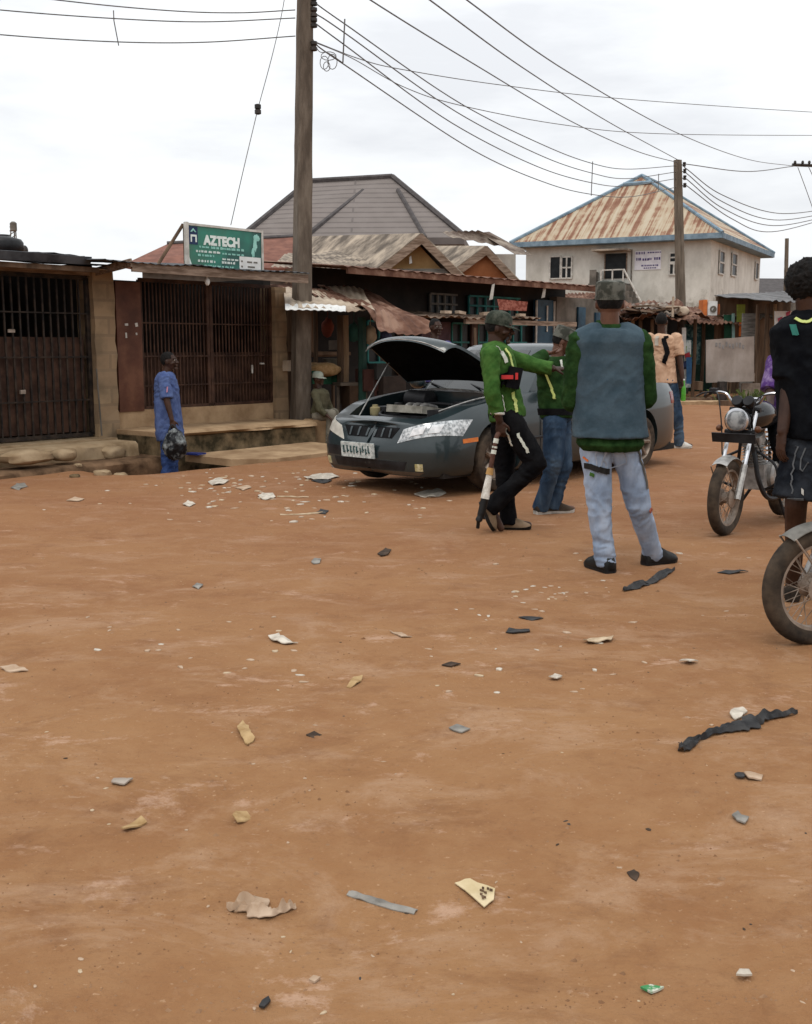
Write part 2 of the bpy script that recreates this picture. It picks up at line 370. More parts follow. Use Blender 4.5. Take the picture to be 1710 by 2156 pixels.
# ------------------------------------------------------------------ ground
def axis(lo, hi, fine0, fine1, step, grow):
    xs = []; x = fine0
    while x <= fine1: xs.append(x); x += step
    st = step; x = xs[-1]
    while x < hi: st *= grow; x += st; xs.append(min(x, hi))
    st = step; x = xs[0]; pre = []
    while x > lo: st *= grow; x -= st; pre.append(max(x, lo))
    return pre[::-1] + xs
gx = axis(-900, 900, -7, 8, .12, 1.22); gy = axis(-60, 1500, 1.5, 20, .12, 1.15)
me = bpy.data.meshes.new('ground'); vs = [(x, y, gz(x, y)) for y in gy for x in gx]; nx = len(gx)
me.from_pydata(vs, [], [(j * nx + i, j * nx + i + 1, (j + 1) * nx + i + 1, (j + 1) * nx + i) for j in range(len(gy) - 1) for i in range(nx - 1)])
g = put('ground', me, M['ground'], smooth=True, angle=180); g['kind'] = 'structure'

# ------------------------------------------------------------------ gated shop at the far left
def bars_gate(mb, x0, x1, z0, z1, y, step, r, rails, rr=.009):
    x = x0 + step / 2
    while x < x1:
        mb.box((x, y, (z0 + z1) / 2), (r * 2, r * 2, z1 - z0)); x += step
    for z in rails: mb.box(((x0 + x1) / 2, y - .02, z), (x1 - x0, .012, rr * 2))
    mb.box((x0, y, (z0 + z1) / 2), (.05, .05, z1 - z0)); mb.box((x1, y, (z0 + z1) / 2), (.05, .05, z1 - z0))
    mb.box(((x0 + x1) / 2, y, z0), (x1 - x0, .05, .05)); mb.box(((x0 + x1) / 2, y, z1), (x1 - x0, .05, .05))
T0 = rowt(0); tcol0, tcol1 = rowt(203), rowt(246)
sh = rowthing('lock_up_shop', 'closed lock-up shop with black barred gate at the left edge, stone column at its right', 'shop', T0)
x_c0, x_c1 = tcol0 - T0, tcol1 - T0
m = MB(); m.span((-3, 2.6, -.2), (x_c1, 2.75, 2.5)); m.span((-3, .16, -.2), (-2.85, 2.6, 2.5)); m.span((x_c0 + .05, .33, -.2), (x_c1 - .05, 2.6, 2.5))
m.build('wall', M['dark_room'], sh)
m = MB(); m.span((-3, -.32, -.2), (x_c0 + .1, 2.6, .26)); m.build('floor_plinth', M['plaster'], sh, bevel=.02)
rings = []
for k in range(15):
    z = -.1 + k * .178; j = lambda: RN.uniform(-.012, .012)
    rings.append([(x_c0 + j(), -.06 + j(), z), (x_c1 + j(), -.06 + j(), z), (x_c1 + j(), .32, z), (x_c0 + j(), .32, z)])
MB().loft(rings).build('column', M['block'], sh)
m = MB(); bars_gate(m, -2.8, -1.0, .30, 2.30, .05, .105, .011, (.75, 1.3, 1.85)); m.build('gate_leaf', M['black_iron'], sh)
m = MB(); bars_gate(m, -.94, x_c0 - .03, .30, 2.30, .05, .105, .011, (.75, 1.3, 1.85)); gl = m.build('gate_leaf', M['black_iron'], sh)
m = MB(); m.span((-.90, .09, .34), (x_c0 - .08, .10, 1.55)); m.span((-2.7, .09, .34), (-1.02, .10, 1.55)); m.build('gate_panel', M['brown_iron'], sh)
for bx_, sz_ in (((.33, 0, .88), (.07, .03, .05)), ((.22, 0, 1.62), (.09, .02, .04))): m = MB(); m.box(bx_, sz_); m.build('padlock', M['dusty_rim'], gl, bevel=.006)
m = MB(); m.span((-3, -.02, 2.33), (x_c0, .14, 2.43)); m.build('lintel', M['fascia'], sh)
m = MB(); m.tube([(x_c0 - .01, -.075, 1.15), (x_c0 + .02, -.09, .28)], .010, 6); m.build('drain_pipe', M['grey_wall'], sh, True)
m = MB(); m.sheet((-3.2, -.62, 2.45), (x_c1 + .1, -.5, 2.43), (x_c1 + .1, 3, 2.72), (-3.2, 3, 2.74), 90, 6, 24, .006, .04); m.build('roof_sheet', M['dark_sheet'], sh, True)
m = MB(); m.sheet((-3.2, -.5, 2.41), (x_c0 + .05, -.42, 2.385), (x_c0 + .05, 1, 2.46), (-3.2, 1, 2.5), 60, 3, 17, .006, .04); m.build('under_sheet', M['pale_sheet'], sh, True)
m = MB(); m.sheet((-3.3, -.66, 2.40), (1.0, -.56, 2.42), (1.0, -.60, 2.51), (-3.3, -.70, 2.51), 60, 3, 0, .0, .025, .01); m.build('flashing', M['dark_sheet'], sh, True)
m = MB(); m.sheet((-3.3, -.6, 2.50), (.95, -.52, 2.52), (.95, 1.8, 2.62), (-3.3, 1.8, 2.62), 60, 3, 17, .005, .05, seed=4); m.build('top_sheet', M['dark_sheet'], sh, True)
m = MB(); m.span((-3, -.5, 2.34), (x_c0 - .2, -.44, 2.40)); m.build('eave_beam', M['plank'], sh)

# ------------------------------------------------------------------ raised shop with the brown door
sh = rowthing('lock_up_shop', 'raised lock-up shop with brown barred gate and door leaf under the green sign', 'shop', tcol1)
e0 = tcol1
gx0, gx1 = rowt(308) - e0, rowt(577) - e0; pl1 = rowt(603) - e0; xe = rowt(668, -.95) - e0
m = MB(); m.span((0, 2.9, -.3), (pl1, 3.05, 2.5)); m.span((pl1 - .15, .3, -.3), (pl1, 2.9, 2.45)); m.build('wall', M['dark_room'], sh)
m = MB(); m.span((.02, .0, .3), (gx1, .2, .585)); m.build('sill', M['concrete'], sh, bevel=.015)
rings = []
for k in range(13):
    z = .3 + k * .168; j = lambda: RN.uniform(-.01, .01)
    rings.append([(gx1 + .02 + j(), -.05 + j(), z), (pl1 + j(), -.05 + j(), z), (pl1 + j(), .3, z), (gx1 + .02 + j(), .3, z)])
MB().loft(rings).build('column', M['block'], sh)
m = MB(); m.span((.05, -.02, .57), (gx0 - .03, .03, 2.28)); dl = m.build('door_leaf', M['door_brown'], sh, bevel=.006)
for a, b_, c_, d_ in ((.20, 1.72, .05, .03), (.36, 1.72, .04, .05), (.19, 1.58, .025, .07), (.355, 1.6, .025, .03)): m = MB(); m.box((a, -.024, b_), (c_, .006, d_), Matrix.Rotation(.15 - a, 3, 'Y')); m.build('chalk_mark', M['frame_white'], dl)
m = MB(); bars_gate(m, gx0, (gx0 + gx1) / 2 - .03, .60, 2.32, .05, .062, .009, (.9, 1.3, 1.75)); m.build('gate_leaf', M['brown_iron'], sh)
m = MB(); bars_gate(m, (gx0 + gx1) / 2 + .03, gx1, .60, 2.32, .05, .062, .009, (.9, 1.3, 1.75)); gl = m.build('gate_leaf', M['brown_iron'], sh)
m = MB(); m.box((gx1 - .22, 0, 1.18), (.08, .02, .02)); m.box((gx1 - .42, 0, 1.1), (.02, .02, .12)); m.build('bolt', M['frame_white'], gl)
m = MB(); m.span((.03, .12, .6), (gx1, .14, 1.35)); m.build('gate_panel', M['brown_iron'], sh)
m = MB(); m.span((0, 1.6, .3), (pl1 - .2, 1.66, 2.4)); m.build('partition', M['dark_room'], sh)
fx0, fx1 = rowt(290, -.9) - e0, rowt(652, -.9) - e0
m = MB(); m.box(((fx0 + fx1) / 2, -.9, 2.395), (fx1 - fx0, .03, .115), Matrix.Rotation(R(.2), 3, 'Y')); m.build('fascia_plank', M['fascia'], sh)
m = MB(); m.box((fx0 - .02, -.55, 2.41), (.025, .75, .10), Matrix.Rotation(R(-6), 3, 'X')); m.build('barge_plank', M['fascia'], sh)
m = MB(); m.sheet((fx0 - .45, -.95, 2.46), (fx1, -.95, 2.47), (fx1, 2.4, 2.74), (fx0 - .45, 2.4, 2.72), 90, 6, 26, .008, .03); m.build('roof_sheet', M['dark_sheet'], sh, True)
m = MB(); m.ell((rowt(445, -.8) - e0, -.8, 2.28), (.035, .035, .05)); m.tube([(rowt(445, -.8) - e0, -.8, 2.32), (rowt(445, -.8) - e0, -.8, 2.40)], .012, 6); m.build('bulb', M['white'], sh, True)
# porch, ramp slab and blocks at the gutter
def jag(x0, x1, y0, y1, z0, z1, n, name, mat, root, seed=0):
    """masonry mass with a worn, uneven front"""
    rings = []
    for i in range(n + 1):
        x = x0 + (x1 - x0) * i / n; q = lambda k: noise.noise(V((x * 2.1 + seed, k * 3.3, seed)))
        rings.append([(x, y1, z0), (x, y0 + .07 * q(1), z0), (x, y0 + .05 * q(2) - .01, (z0 + z1) / 2), (x, y0 + .03 * q(3), z1 - .035 + .012 * q(6)), (x, y0 + .045 + .02 * q(4), z1 + .008 * q(5)), (x, y1, z1 + .012 * q(7))])
    return MB().loft(rings).build(name, mat, root, True, 50)
po = rowthing('porch', 'raised earth coloured porch with a mossy front in front of the brown gate', 'porch', tcol1)
jag(-.05, xe, -.95, -.005, .28, .35, 40, 'deck', M['concrete'], po, 3)
jag(-.05, xe - .02, -.93, -.03, -.45, .29, 40, 'mossy_face', M['moss'], po, 9)
a, b = rowt(395, -1.05) - e0, rowt(690, -1.3) - e0
sl = [(a - .05, -1.05, .05), (a + .12, -1.75, .02), (a + .55, -2.05, .01), (b - .5, -2.0, .015), (b + .1, -1.75, .02), (b - .05, -1.02, .06)]
m = MB(); m.poly([rowp(tcol1 + x, y, z - .09) for x, y, z in sl], (0, 0, .09)); single(m, 'ramp_slab', M['concrete'], 'flat concrete slab bridging the gutter before the raised porch', 'slab', rowp(tcol1 + (a + b) / 2, -1.5, 0))
def boulder(name, mat, label, cat, c, r, rz=0, seed=0, group=None, amp=.18, sq=.75):
    Mx = Matrix.Rotation(rz, 3, 'Z'); m = MB()
    def f(p):
        q = V([math.copysign(abs(v) ** sq, v) for v in p]); return q * (1 + amp * noise.noise(q * 1.6 + V((seed, seed, 0))))
    m.ell(c, r, Mx, 24, 14, f); return single(m, name, mat, label, cat, c, group, True)
for px, py, d, r, lb, sd_ in ((52, 962, -1.05, (.30, .20, .085), 'long tan sandbag lying at the gutter, leftmost of the three by the black gate', 1),
                         (132, 957, -1.0, (.14, .14, .075), 'short tan sandbag butting the long one by the black gate', 2),
                         (236, 953, -.75, (.16, .13, .085), 'tan broken block beside the mossy porch corner', 3)):
    t = rowt(px, d); p = rowp(t, d, 0); p.z = at(px, py, p.y).z
    boulder('sandbag' if sd_ < 3 else 'broken_block', M['plaster'], lb, 'sandbag' if sd_ < 3 else 'block', p, r, ROWZ + .1 * sd_, sd_)
M['bank_dirt'] = pm('damp rubble dirt', (.055, .030, .015), (.21, .125, .07), 5, detail=9, rough=.95, bump=.8, bscale=14, lo=.36, hi=.68)
bank = rowthing('earth_bank', 'low earth bank with rubble below the black barred gate', 'earth bank', T0)
jag(-3.5, x_c1 - .1, -1.25, -.3, -.3, .06, 40, 'bank', M['bank_dirt'], bank, 5)
jag(-3.5, x_c0 + .1, -.75, -.3, 0, .24, 30, 'step', M['plaster'], bank, 6)
rr = random.Random(31)
for i in range(34):
    t = rr.uniform(T0 - .2, T0 + 3.1); d = rr.uniform(-1.9, -1.0); p = rowp(t, d, 0); s_ = rr.uniform(.025, .075); p.z = gz(p.x, p.y) + s_ * .2 + (.05 if d > -1.25 and t < T0 + x_c1 else 0)
    boulder('rubble_stone', rr.choice((M['plaster'], M['bank_dirt'], M['moss'])), 'small rubble stone lying in the dirt along the gutter', 'stone', p, (s_ * 1.3, s_, s_ * .6), rr.uniform(0, 3), i, 'rubble stones along the gutter')
m = MB(); m.poly([rowp(rowt(x, -1.1), -1.1 - dd, zz) for x, dd, zz in ((380, 0, .06), (400, .02, .062), (412, .2, .058), (392, .22, .058))], (0, 0, .02))
single(m, 'cloth_rag', pm('blue rag', (.02, .03, .14), (.035, .05, .22), 5), 'small blue rag left on the slab edge beside the man with the bag', 'rag', rowp(rowt(395, -1.2), -1.2, .06))

# ------------------------------------------------------------------ green shop sign
s0, s1 = rowt(407, -.7), rowt(559, -.7)
sg = rowthing('shop_sign', 'green and white shop signboard standing on the roof edge above the brown gate', 'sign', s0, -.7, 2.41)
W, H = s1 - s0, .60
Mg, n_, b_ = new_mat('green sign print'); t_ = n_.nodes.new('ShaderNodeTexCoord'); sx = n_.nodes.new('ShaderNodeSeparateXYZ'); n_.links.new(t_.outputs['Object'], sx.inputs[0])
z_ = n_.nodes.new('ShaderNodeTexNoise'); z_.inputs['Scale'].default_value = 2.5; n_.links.new(t_.outputs['Object'], z_.inputs['Vector'])
a_ = n_.nodes.new('ShaderNodeMath'); a_.operation = 'MULTIPLY_ADD'; n_.links.new(sx.outputs['X'], a_.inputs[0]); a_.inputs[1].default_value = .45; n_.links.new(z_.outputs['Fac'], a_.inputs[2])
r_ = n_.nodes.new('ShaderNodeValToRGB'); e = r_.color_ramp.elements; e[0].position = .5; e[0].color = (.035, .145, .095, 1); e[1].position = 1.0; e[1].color = (.012, .085, .072, 1); q = e.new(.75); q.color = (.02, .20, .14, 1)
n_.links.new(a_.outputs[0], r_.inputs['Fac']); n_.links.new(r_.outputs['Color'], b_.inputs['Base Color']); b_.inputs['Roughness'].default_value = .5
tilt = Matrix.Rotation(R(0), 4, 'Y')
def sgb(x0, x1, z0, z1, y0, y1): return MB().span((x0, y0, z0), (x1, y1, z1))
sgb(0, W, 0, H, 0, .02).build('panel', Mg, sg)
m = MB(); m.span((-.03, -.012, -.03), (.012, .04, H + .03)); m.span((W - .012, -.012, -.03), (W + .02, .04, H + .02)); m.span((.012, -.012, -.03), (W - .012, .04, .012)); m.span((.012, -.012, H - .01), (W - .012, .04, H + .02)); m.build('frame', M['frame_white'], sg)
def text(s, size, x, z, mat, parent, y=-.004, bold=.0, name='lettering', rot=0, ext=.002, align='LEFT', sx=1.0, rz=0):
    c = bpy.data.curves.new('t', 'FONT'); c.body = s; c.size = size; c.extrude = ext; c.offset = bold; c.align_x = align
    o = bpy.data.objects.new('t', c); COL.objects.link(o)
    me = bpy.data.meshes.new_from_object(o.evaluated_get(bpy.context.evaluated_depsgraph_get())) if False else o.to_mesh().copy()
    o.to_mesh_clear(); bpy.data.objects.remove(o); bpy.data.curves.remove(c)
    me.transform(Matrix.Translation((x, y, z)) @ Matrix.Rotation(R(rz), 4, 'Z') @ Matrix.Rotation(R(90), 4, 'X') @ Matrix.Diagonal((sx, 1, 1, 1)))
    return put(name, me, mat, parent)
LW = pm('sign white', (.62, .70, .66), (.75, .82, .78), 6, rough=.6); LT = pm('sign mint', (.25, .55, .48), (.34, .64, .56), 6, rough=.6); NV = pm('sign navy', (.02, .035, .085), (.03, .05, .11), 6)
text('AZTECH', .165, .27, H - .235, LW, sg, bold=.010, sx=.98)
sgb(.02, .165, H - .25, H - .02, -.004, 0).build('logo_ground', NV, sg)
m = MB(); m.poly([(.045, -.008, H - .09), (.09, -.008, H - .04), (.14, -.008, H - .09), (.115, -.008, H - .09), (.09, -.008, H - .066), (.07, -.008, H - .09)], (0, .004, 0)); m.build('logo', LT, sg)
m = MB(); m.span((.045, -.008, H - .15), (.145, -.004, H - .125)); m.span((.045, -.008, H - .22), (.065, -.004, H - .15)); m.span((.125, -.008, H - .22), (.145, -.004, H - .15)); m.build('logo', LW, sg)
def dashes(x0, x1, z, h, mat, seed):
    rr = random.Random(seed); m = MB(); x = x0
    while x < x1 - .02:
        l = min(rr.uniform(.02, .075), x1 - x)
        # each run of small print is a row of tiny strokes
        k = x
        while k < x + l - .008:
            m.span((k, -.006, z), (k + .009, -.002, z + h * rr.uniform(.75, 1))); k += .012
        x += l + rr.uniform(.012, .022)
    m.build('small_print', mat, sg)
dashes(.19, .36, .315, .026, LT, 1); dashes(.39, .98, .312, .034, LT, 2)
dashes(.13, .54, .255, .030, LW, 3); dashes(.58, .98, .250, .024, LT, 4)
dashes(.16, .47, .205, .030, LT, 5); dashes(.58, .90, .178, .024, LW, 6)
dashes(.16, .48, .130, .034, LW, 7); dashes(.57, .80, .130, .034, LW, 8)
dashes(.26, .78, .078, .022, LT, 9)
sgb(.885, W - .03, .01, .245, -.005, 0).build('white_panel', M['white'], sg)
m = MB()
for i, (x, z, l) in enumerate(((.91, .17, .03), (1.02, .165, .09), (1.14, .165, .07), (1.03, .10, .13), (1.0, .06, .1), (.91, .1, .03))): m.span((x, -.008, z), (min(x + l, W - .05), -.005, z + .022))
m.build('small_print', M['grey_wall'], sg)
# pale swirl at the top right of the board and light corner at the lower left
for cx_, cz_, rx_, rz_, sd_ in ((W - .10, H - .09, .055, .045, 1), (W - .13, H - .19, .035, .075, 2), (W - .17, H - .29, .03, .06, 3)):
    m = MB(); m.ell((cx_, -.002, cz_), (rx_, .004, rz_), None, 20, 10, lambda p: p * (1 + .45 * noise.noise(p * 2 + V((sd_, 0, 0))))); m.build('pale_figure_print', LT, sg, True)
m = MB(); m.poly([(.012, -.004, .012), (.16, -.004, .012), (.06, -.004, .07), (.012, -.004, .2)], (0, .003, 0)); m.build('corner_flash', LW, sg)
for pr_ in ([(-.02, .06, H), (-.42, .10, .06)], [(-.01, .05, H), (-.01, .05, -.02)], [(W - .05, .06, H - .05), (W - .05, .5, .1)]): m = MB(); m.tube(pr_, .022, 6); m.build('prop', M['plank'], sg)
# ------------------------------------------------------------------ poles
def px_pole(name, label, cat, pb, ptop, Y, w0, w1, mat, ins=()):
    """square tapered pole from base pixel to top pixel (both at distance Y)"""
    b = at(pb[0], pb[1], Y); t = at(ptop[0], ptop[1], Y)
    r = thing(name, label, cat, (b.x, b.y, b.z))
    ax = (t - b).normalized(); rings = []
    for k in range(25):
        f = k / 24; wd = (w0 * (1 - f) + w1 * f) / 2; p = V((0, 0, 0)) + (t - b) * f
        c = Matrix.Rotation(R(28), 3, 'Z'); j = lambda: RN.uniform(-.004, .004)
        rg = []
        for x, y in ((-1, -.8), (-.8, -1), (.8, -1), (1, -.8), (1, .8), (.8, 1), (-.8, 1), (-1, .8)): rg.append(p + c @ V((x * wd + j(), y * wd + j(), 0)))
        rings.append(rg)
    MB().loft(rings).build('shaft', mat, r)
    for q in ins:
        p = at(q[0], q[1], Y - .05) - b; m = MB()
        m.lathe([(.02, -.07), (.05, -.06), (.05, -.02), (.03, 0), (.05, .02), (.05, .06), (.02, .07)], p, 12); m.build('insulator', M['ceramic'], r, True)
        m = MB(); m.tube([p + V((-.04, .12, 0)), p], .015, 6); m.build('bracket', M['ceramic'], r)
    return r
YP1 = 16.55; YP2 = 34
px_pole('utility_pole', 'tall grey brown square utility pole at the right end of the raised porch', 'utility pole', (633, 884), (643, -60), YP1, .255, .19, M['pole'], ((661, 2), (661, 26), (661, 48), (661, 97)))
px_pole('utility_pole', 'brown utility pole in front of the two storey house with rusty roof', 'utility pole', (1437, 829), (1427, 337), YP2, .27, .19, M['pole_b'], ((1441, 346), (1442, 360), (1442, 374), (1442, 390)))
px_pole('utility_pole', 'distant thin grey pole right of the two storey house', 'utility pole', (1652, 735), (1657, 502), 62, .22, .16, M['pole_b'])
r = thing('utility_pole', 'pole with a crossarm at the right edge of the picture, high up', 'utility pole', at(1745, 760, 44))
Vb = at(1745, 760, 44); m = MB(); m.tube([(0, 0, 0), at(1745, 335, 44) - Vb], .11, 8); m.build('shaft', M['pole_b'], r, True)
m = MB(); a = at(1668, 347, 44) - Vb; b = at(1800, 352, 44) - Vb; m.tube([a, b], .06, 6); m.build('crossarm', M['ceramic'], r)
for px in (1674, 1690, 1704): m = MB(); q = at(px, 345, 44) - Vb; m.lathe([(.03, 0), (.06, .03), (.05, .09), (.03, .12)], q, 8); m.build('insulator', M['ceramic'], r, True)

# ------------------------------------------------------------------ things behind the left shops
b = at(8, 545, 21); m = MB(); m.lathe([(.35, 0), (.37, .03), (.37, .12), (.35, .14), (.37, .16), (.37, .30), (.33, .36), (.14, .41), (.13, .44), (.02, .45)], b, 24)
single(m, 'water_tank', M['black_plastic'], 'black plastic water tank behind the roof at the left edge', 'water tank', b, None, True, 50)
b = at(29, 545, 70); r = thing('radio_mast', 'grey lattice radio mast far behind the left roof', 'mast', b)
m = MB(); top = at(28, 470, 70) - b
for dx, dy in ((-.25, 0), (.25, 0), (0, .3)): m.tube([(dx, dy, 0), top + V((dx * .5, dy * .5, 0))], .04, 5)
for k in range(9): z = top.z * k / 9; m.tube([(-.25 + .012 * k, 0, z), (.25 - .012 * k, 0, z + top.z / 9)], .03, 4)
m.build('lattice', M['grey_wall'], r)
m = MB(); m.lathe([(.1, 0), (.22, .05), (.22, .5), (.1, .6)], top + V((0, 0, -.5)), 8); m.build('antenna', M['grey_wall'], r)
b = at(52, 548, 45); m = MB(); m.tube([b, at(52, 528, 45)], [.12, .08], 8); m.ell(at(52, 527, 45), (.14, .14, .2)); single(m, 'vent_pipe', M['ceramic'], 'small dark vent pipe poking above the left roof', 'pipe', b, None, True)

def hip_roof(mb, A, B, C, D, r0, r1, th=.12):
    """A front left, B front right, C back right, D back left, ridge r0 (left) r1 (right)"""
    A, B, C, D, r0, r1 = map(V, (A, B, C, D, r0, r1)); dz = V((0, 0, -th))
    for f in ((A, B, r1, r0), (B, C, r1), (C, D, r0, r1), (D, A, r0)): mb.face([mb.bm.verts.new(p) for p in f])
    for p, q in ((A, B), (B, C), (C, D), (D, A)): mb.face([mb.bm.verts.new(x) for x in (p, q, q + dz, p + dz)])
    mb.face([mb.bm.verts.new(x + dz) for x in (A, B, C, D)])
    return mb
# red roofed house behind the sign
Y = 33; r = thing('red_roof_house', 'house with plain red roof just behind the green sign', 'house', (at(450, 600, Y).x, Y, 0))
A, B = at(262, 556, Y), at(640, 566, Y); C, D = B + V((1, 8, 0)), A + V((1, 8, 0)); q0, q1 = at(352, 514, Y + 3), at(636, 498, Y + 3.5)
m = hip_roof(MB(), A, B, C, D, q0, q1); m.build('roof', M['red_roof'], r, world=True)
m = MB(); m.span((A.x + .4, Y + .5, 0), (B.x - .3, Y + 7, A.z)); m.build('wall', M['grey_wall'], r, world=True)
m = MB(); m.tube([q0, q1], .09, 6); m.build('ridge_cap', M['ridge'], r, world=True)
# big hip roofed house
Y = 42; r = thing('hip_roof_house', 'large house with a tall grey shingled hip roof behind the gabled shops', 'house', (at(740, 600, Y).x, Y, 0))
A, B = at(505, 503, Y), at(978, 500, Y); C, D = B + V((1.0, 9, 0)), A + V((.5, 9, 0)); q0, q1 = at(650, 384, Y + 4.2), at(826, 374, Y + 4.2)
m = hip_roof(MB(), A, B, C, D, q0, q1, .25); m.build('roof', M['grey_tile'], r, world=True)
m = MB(); m.span((A.x + .6, Y + .7, 0), (B.x - .6, Y + 8.4, A.z - .1)); m.build('wall', M['grey_wall'], r, world=True)
m = MB()
for p, q in ((q0, q1), (q1, B), (q0, A), (q1, C)): m.tube([p + V((0, 0, .05)), q + V((0, 0, .05))], .11, 6)
m.build('ridge_cap', M['ridge'], r, world=True)
# lower front hip with its own valley lines
f0 = at(765, 402, Y + 3.4); m = MB(); m.tube([f0, at(640, 500, Y - .05)], .10, 6); m.tube([at(838, 400, Y + 3.2), at(895, 500, Y - .02)], .09, 6); m.build('hip_cap', M['ridge'], r, world=True)
m = MB(); m.sheet(at(930, 488, Y - 3), at(1010, 486, Y - 3), at(1115, 530, Y - 2), at(945, 498, Y - 4), 20, 4, 6, .03); m.sheet(at(1010, 490, Y - 2.6), at(1030, 488, Y - 2), at(1120, 537, Y - 3), at(1085, 536, Y - 3.5), 10, 4, 0); m.build('lean_to_roof', M['old_sheet'], r, world=True)
m = MB(); m.poly([at(1040, 535, Y - 2), at(1086, 535, Y - 2), at(1086, 640, Y - 2), at(1040, 640, Y - 2)], (0, 1.2, 0)); m.build('lean_to_wall', M['house'], r, world=True)

# gabled shops
def gable(name, label, Y, apex, eL, eR, back_px, wall, root_px, over=1.0, panel=None, dback=9, slant=.0):
    r = thing(name, label, 'house', (at(root_px, 700, Y).x, Y, 0))
    ap, l, rr = at(*apex, Y), at(*eL, Y), at(*eR, Y)
    bk = at(back_px[0], back_px[1], Y + dback); sh = bk - ap
    inn = V((0, over, 0)) + sh * (over / max(.1, sh.y)) * 0
    W = lambda p: p + sh * .06
    m = MB(); m.poly([W(l) + V((.1, 0, -.1)), W(rr) + V((-.1, 0, -.1)), W(rr) + V((-.1, 0, -4)), W(l) + V((.1, 0, -4))], sh * .9)
    m.poly([W(l) + V((.1, 0, -.1)), W(rr) + V((-.1, 0, -.1)), W(ap) + V((0, 0, -.12))], sh * .9); m.build('wall', wall, r, world=True)
    m = MB(); m.sheet(ap, l, l + sh, ap + sh, 6, 40, 0, th=.05); m.sheet(rr, ap, ap + sh, rr + sh, 6, 40, 0, th=.05); m.build('roof', M['asbestos'], r, world=True)
    m = MB()
    for p, q in ((l, ap), (ap, rr)):
        d = (q - p); m.poly([p + V((0, -.03, .03)), q + V((0, -.03, .03)), q + V((0, -.03, -.24)), p + V((0, -.03, -.24))], (0, .04, 0))
    m.build('barge_board', M['fascia'], r, world=True)
    return r, ap, l, rr, sh
r, ap, l, rr, sh = gable('gabled_shop', 'ochre gabled shop with blotched asbestos roof and grey boarded gable', 29, (888, 494), (790, 572), (982, 588), (660, 500), M['yellow_wall'], 880, dback=7)
m = MB(); m.poly([at(836, 566, 29.3), at(836, 594, 29.3), at(960, 594, 29.3), at(935, 566, 29.3)], (0, -.06, 0)); m.build('gable_board', M['grey_board'], r, world=True)
m = MB(); m.poly([at(862, 542, 29.3), at(866, 538, 29.3), at(868, 554, 29.3), at(862, 556, 29.3)], (0, -.05, 0)); m.build('vent_slot', M['white'], r, world=True)
m = MB(); a0, a1 = at(570, 562, 27), at(800, 570, 29); m.sheet(at(600, 535, 33.5), at(855, 522, 31.5), a1, a0, 60, 5, 20, .02, .05); m.build('side_roof', M['asbestos'], r, world=True)
m = MB(); m.poly([at(600, 566, 27.3), at(770, 571, 28.3), at(770, 640, 28.3), at(600, 640, 27.3)], (0, .5, 0)); m.build('side_wall', M['plank'], r, world=True)
r, ap, l, rr, sh = gable('gabled_shop', 'second smaller gabled shop with orange gable wall left of the two storey house', 33, (1024, 520), (950, 575), (1100, 600), (915, 520), M['orange_wall'], 1020, dback=4)

# ------------------------------------------------------------------ stall with rusty awning between the pole and the car
st = rowthing('market_stall', 'open wooden stall with pale and rusty awning sheets right of the tall pole', 'market stall', rowt(605))
t0 = rowt(605)
m = MB(); m.sheet(at(596, 602, 17.6), at(760, 606, 19.3), at(790, 655, 16.9), at(601, 651, 15.55), 60, 6, 12, .009, .07); m.build('roof_sheet', M['pale_sheet'], st, True, world=True)
m = MB(); m.sheet(at(600, 640, 15.9), at(728, 645, 16.5), at(728, 656, 16.3), at(601, 652, 15.5), 40, 2, 8, .006, .02); m.build('roof_sheet', M['white_sheet'], st, True, world=True)
m = MB(); m.sheet(at(668, 603, 18.4), at(770, 610, 19.6), at(912, 688, 17.4), at(790, 664, 16.2), 50, 8, 9, .012, .14, seed=2); m.build('roof_sheet', M['rust_sheet'], st, True, world=True)
m = MB(); m.sheet(at(784, 648, 16.6), at(850, 662, 17), at(930, 698, 16.6), at(800, 690, 15.8), 40, 6, 7, .012, .14, seed=7); m.build('roof_sheet', M['rust_sheet'], st, True, world=True)
m = MB(); m.sheet(at(560, 594, 19), at(660, 598, 19), at(760, 640, 17.3), at(650, 620, 17), 40, 5, 10, .02, .1, seed=11); m.build('roof_sheet', M['rust_sheet'], st, True, world=True)
for px, py0, py1, Y, wd, mt in ((728, 664, 850, 17.4, .09, 'tan_post'), (716, 664, 850, 17.5, .12, 'plank'), (762, 668, 850, 17.2, .14, 'dark_green'), (664, 655, 800, 18.2, .08, 'plank'), (1000, 690, 800, 19, .05, 'plank')):
    a, b = at(px, py1, Y), at(px, py0, Y); m = MB(); m.tube([a, (a + b) / 2 + V((.01, 0, 0)), b], wd / 2, 6); m.build('post', M[mt], st, world=True)
m = MB(); m.span((.25, 2.2, -.2), (2.8, 2.3, 2.4)); m.span((.0, .6, -.2), (.12, 2.2, 2.4)); m.build('back_wall', M['dark_room'], st)
m = MB(); m.span((-.02, -.15, 1.35), (.45, -.05, 2.0)); m.span((-.02, .1, -.1), (.4, .2, 1.35)); m.build('side_plank', M['plank'], st)
m = MB(); a, b = at(655, 745, 18.6), at(735, 745, 19.4); m.tube([a, b], .05, 6); m.tube([at(655, 722, 18.8), at(720, 722, 19.6)], .04, 6); m.build('shelf', M['plank'], st, world=True)
m = MB(); m.poly([at(668, 718, 18.9), at(712, 716, 19), at(712, 736, 19), at(668, 738, 18.9)], (0, .2, 0)); m.build('shelf_box', M['grey_wall'], st, world=True)
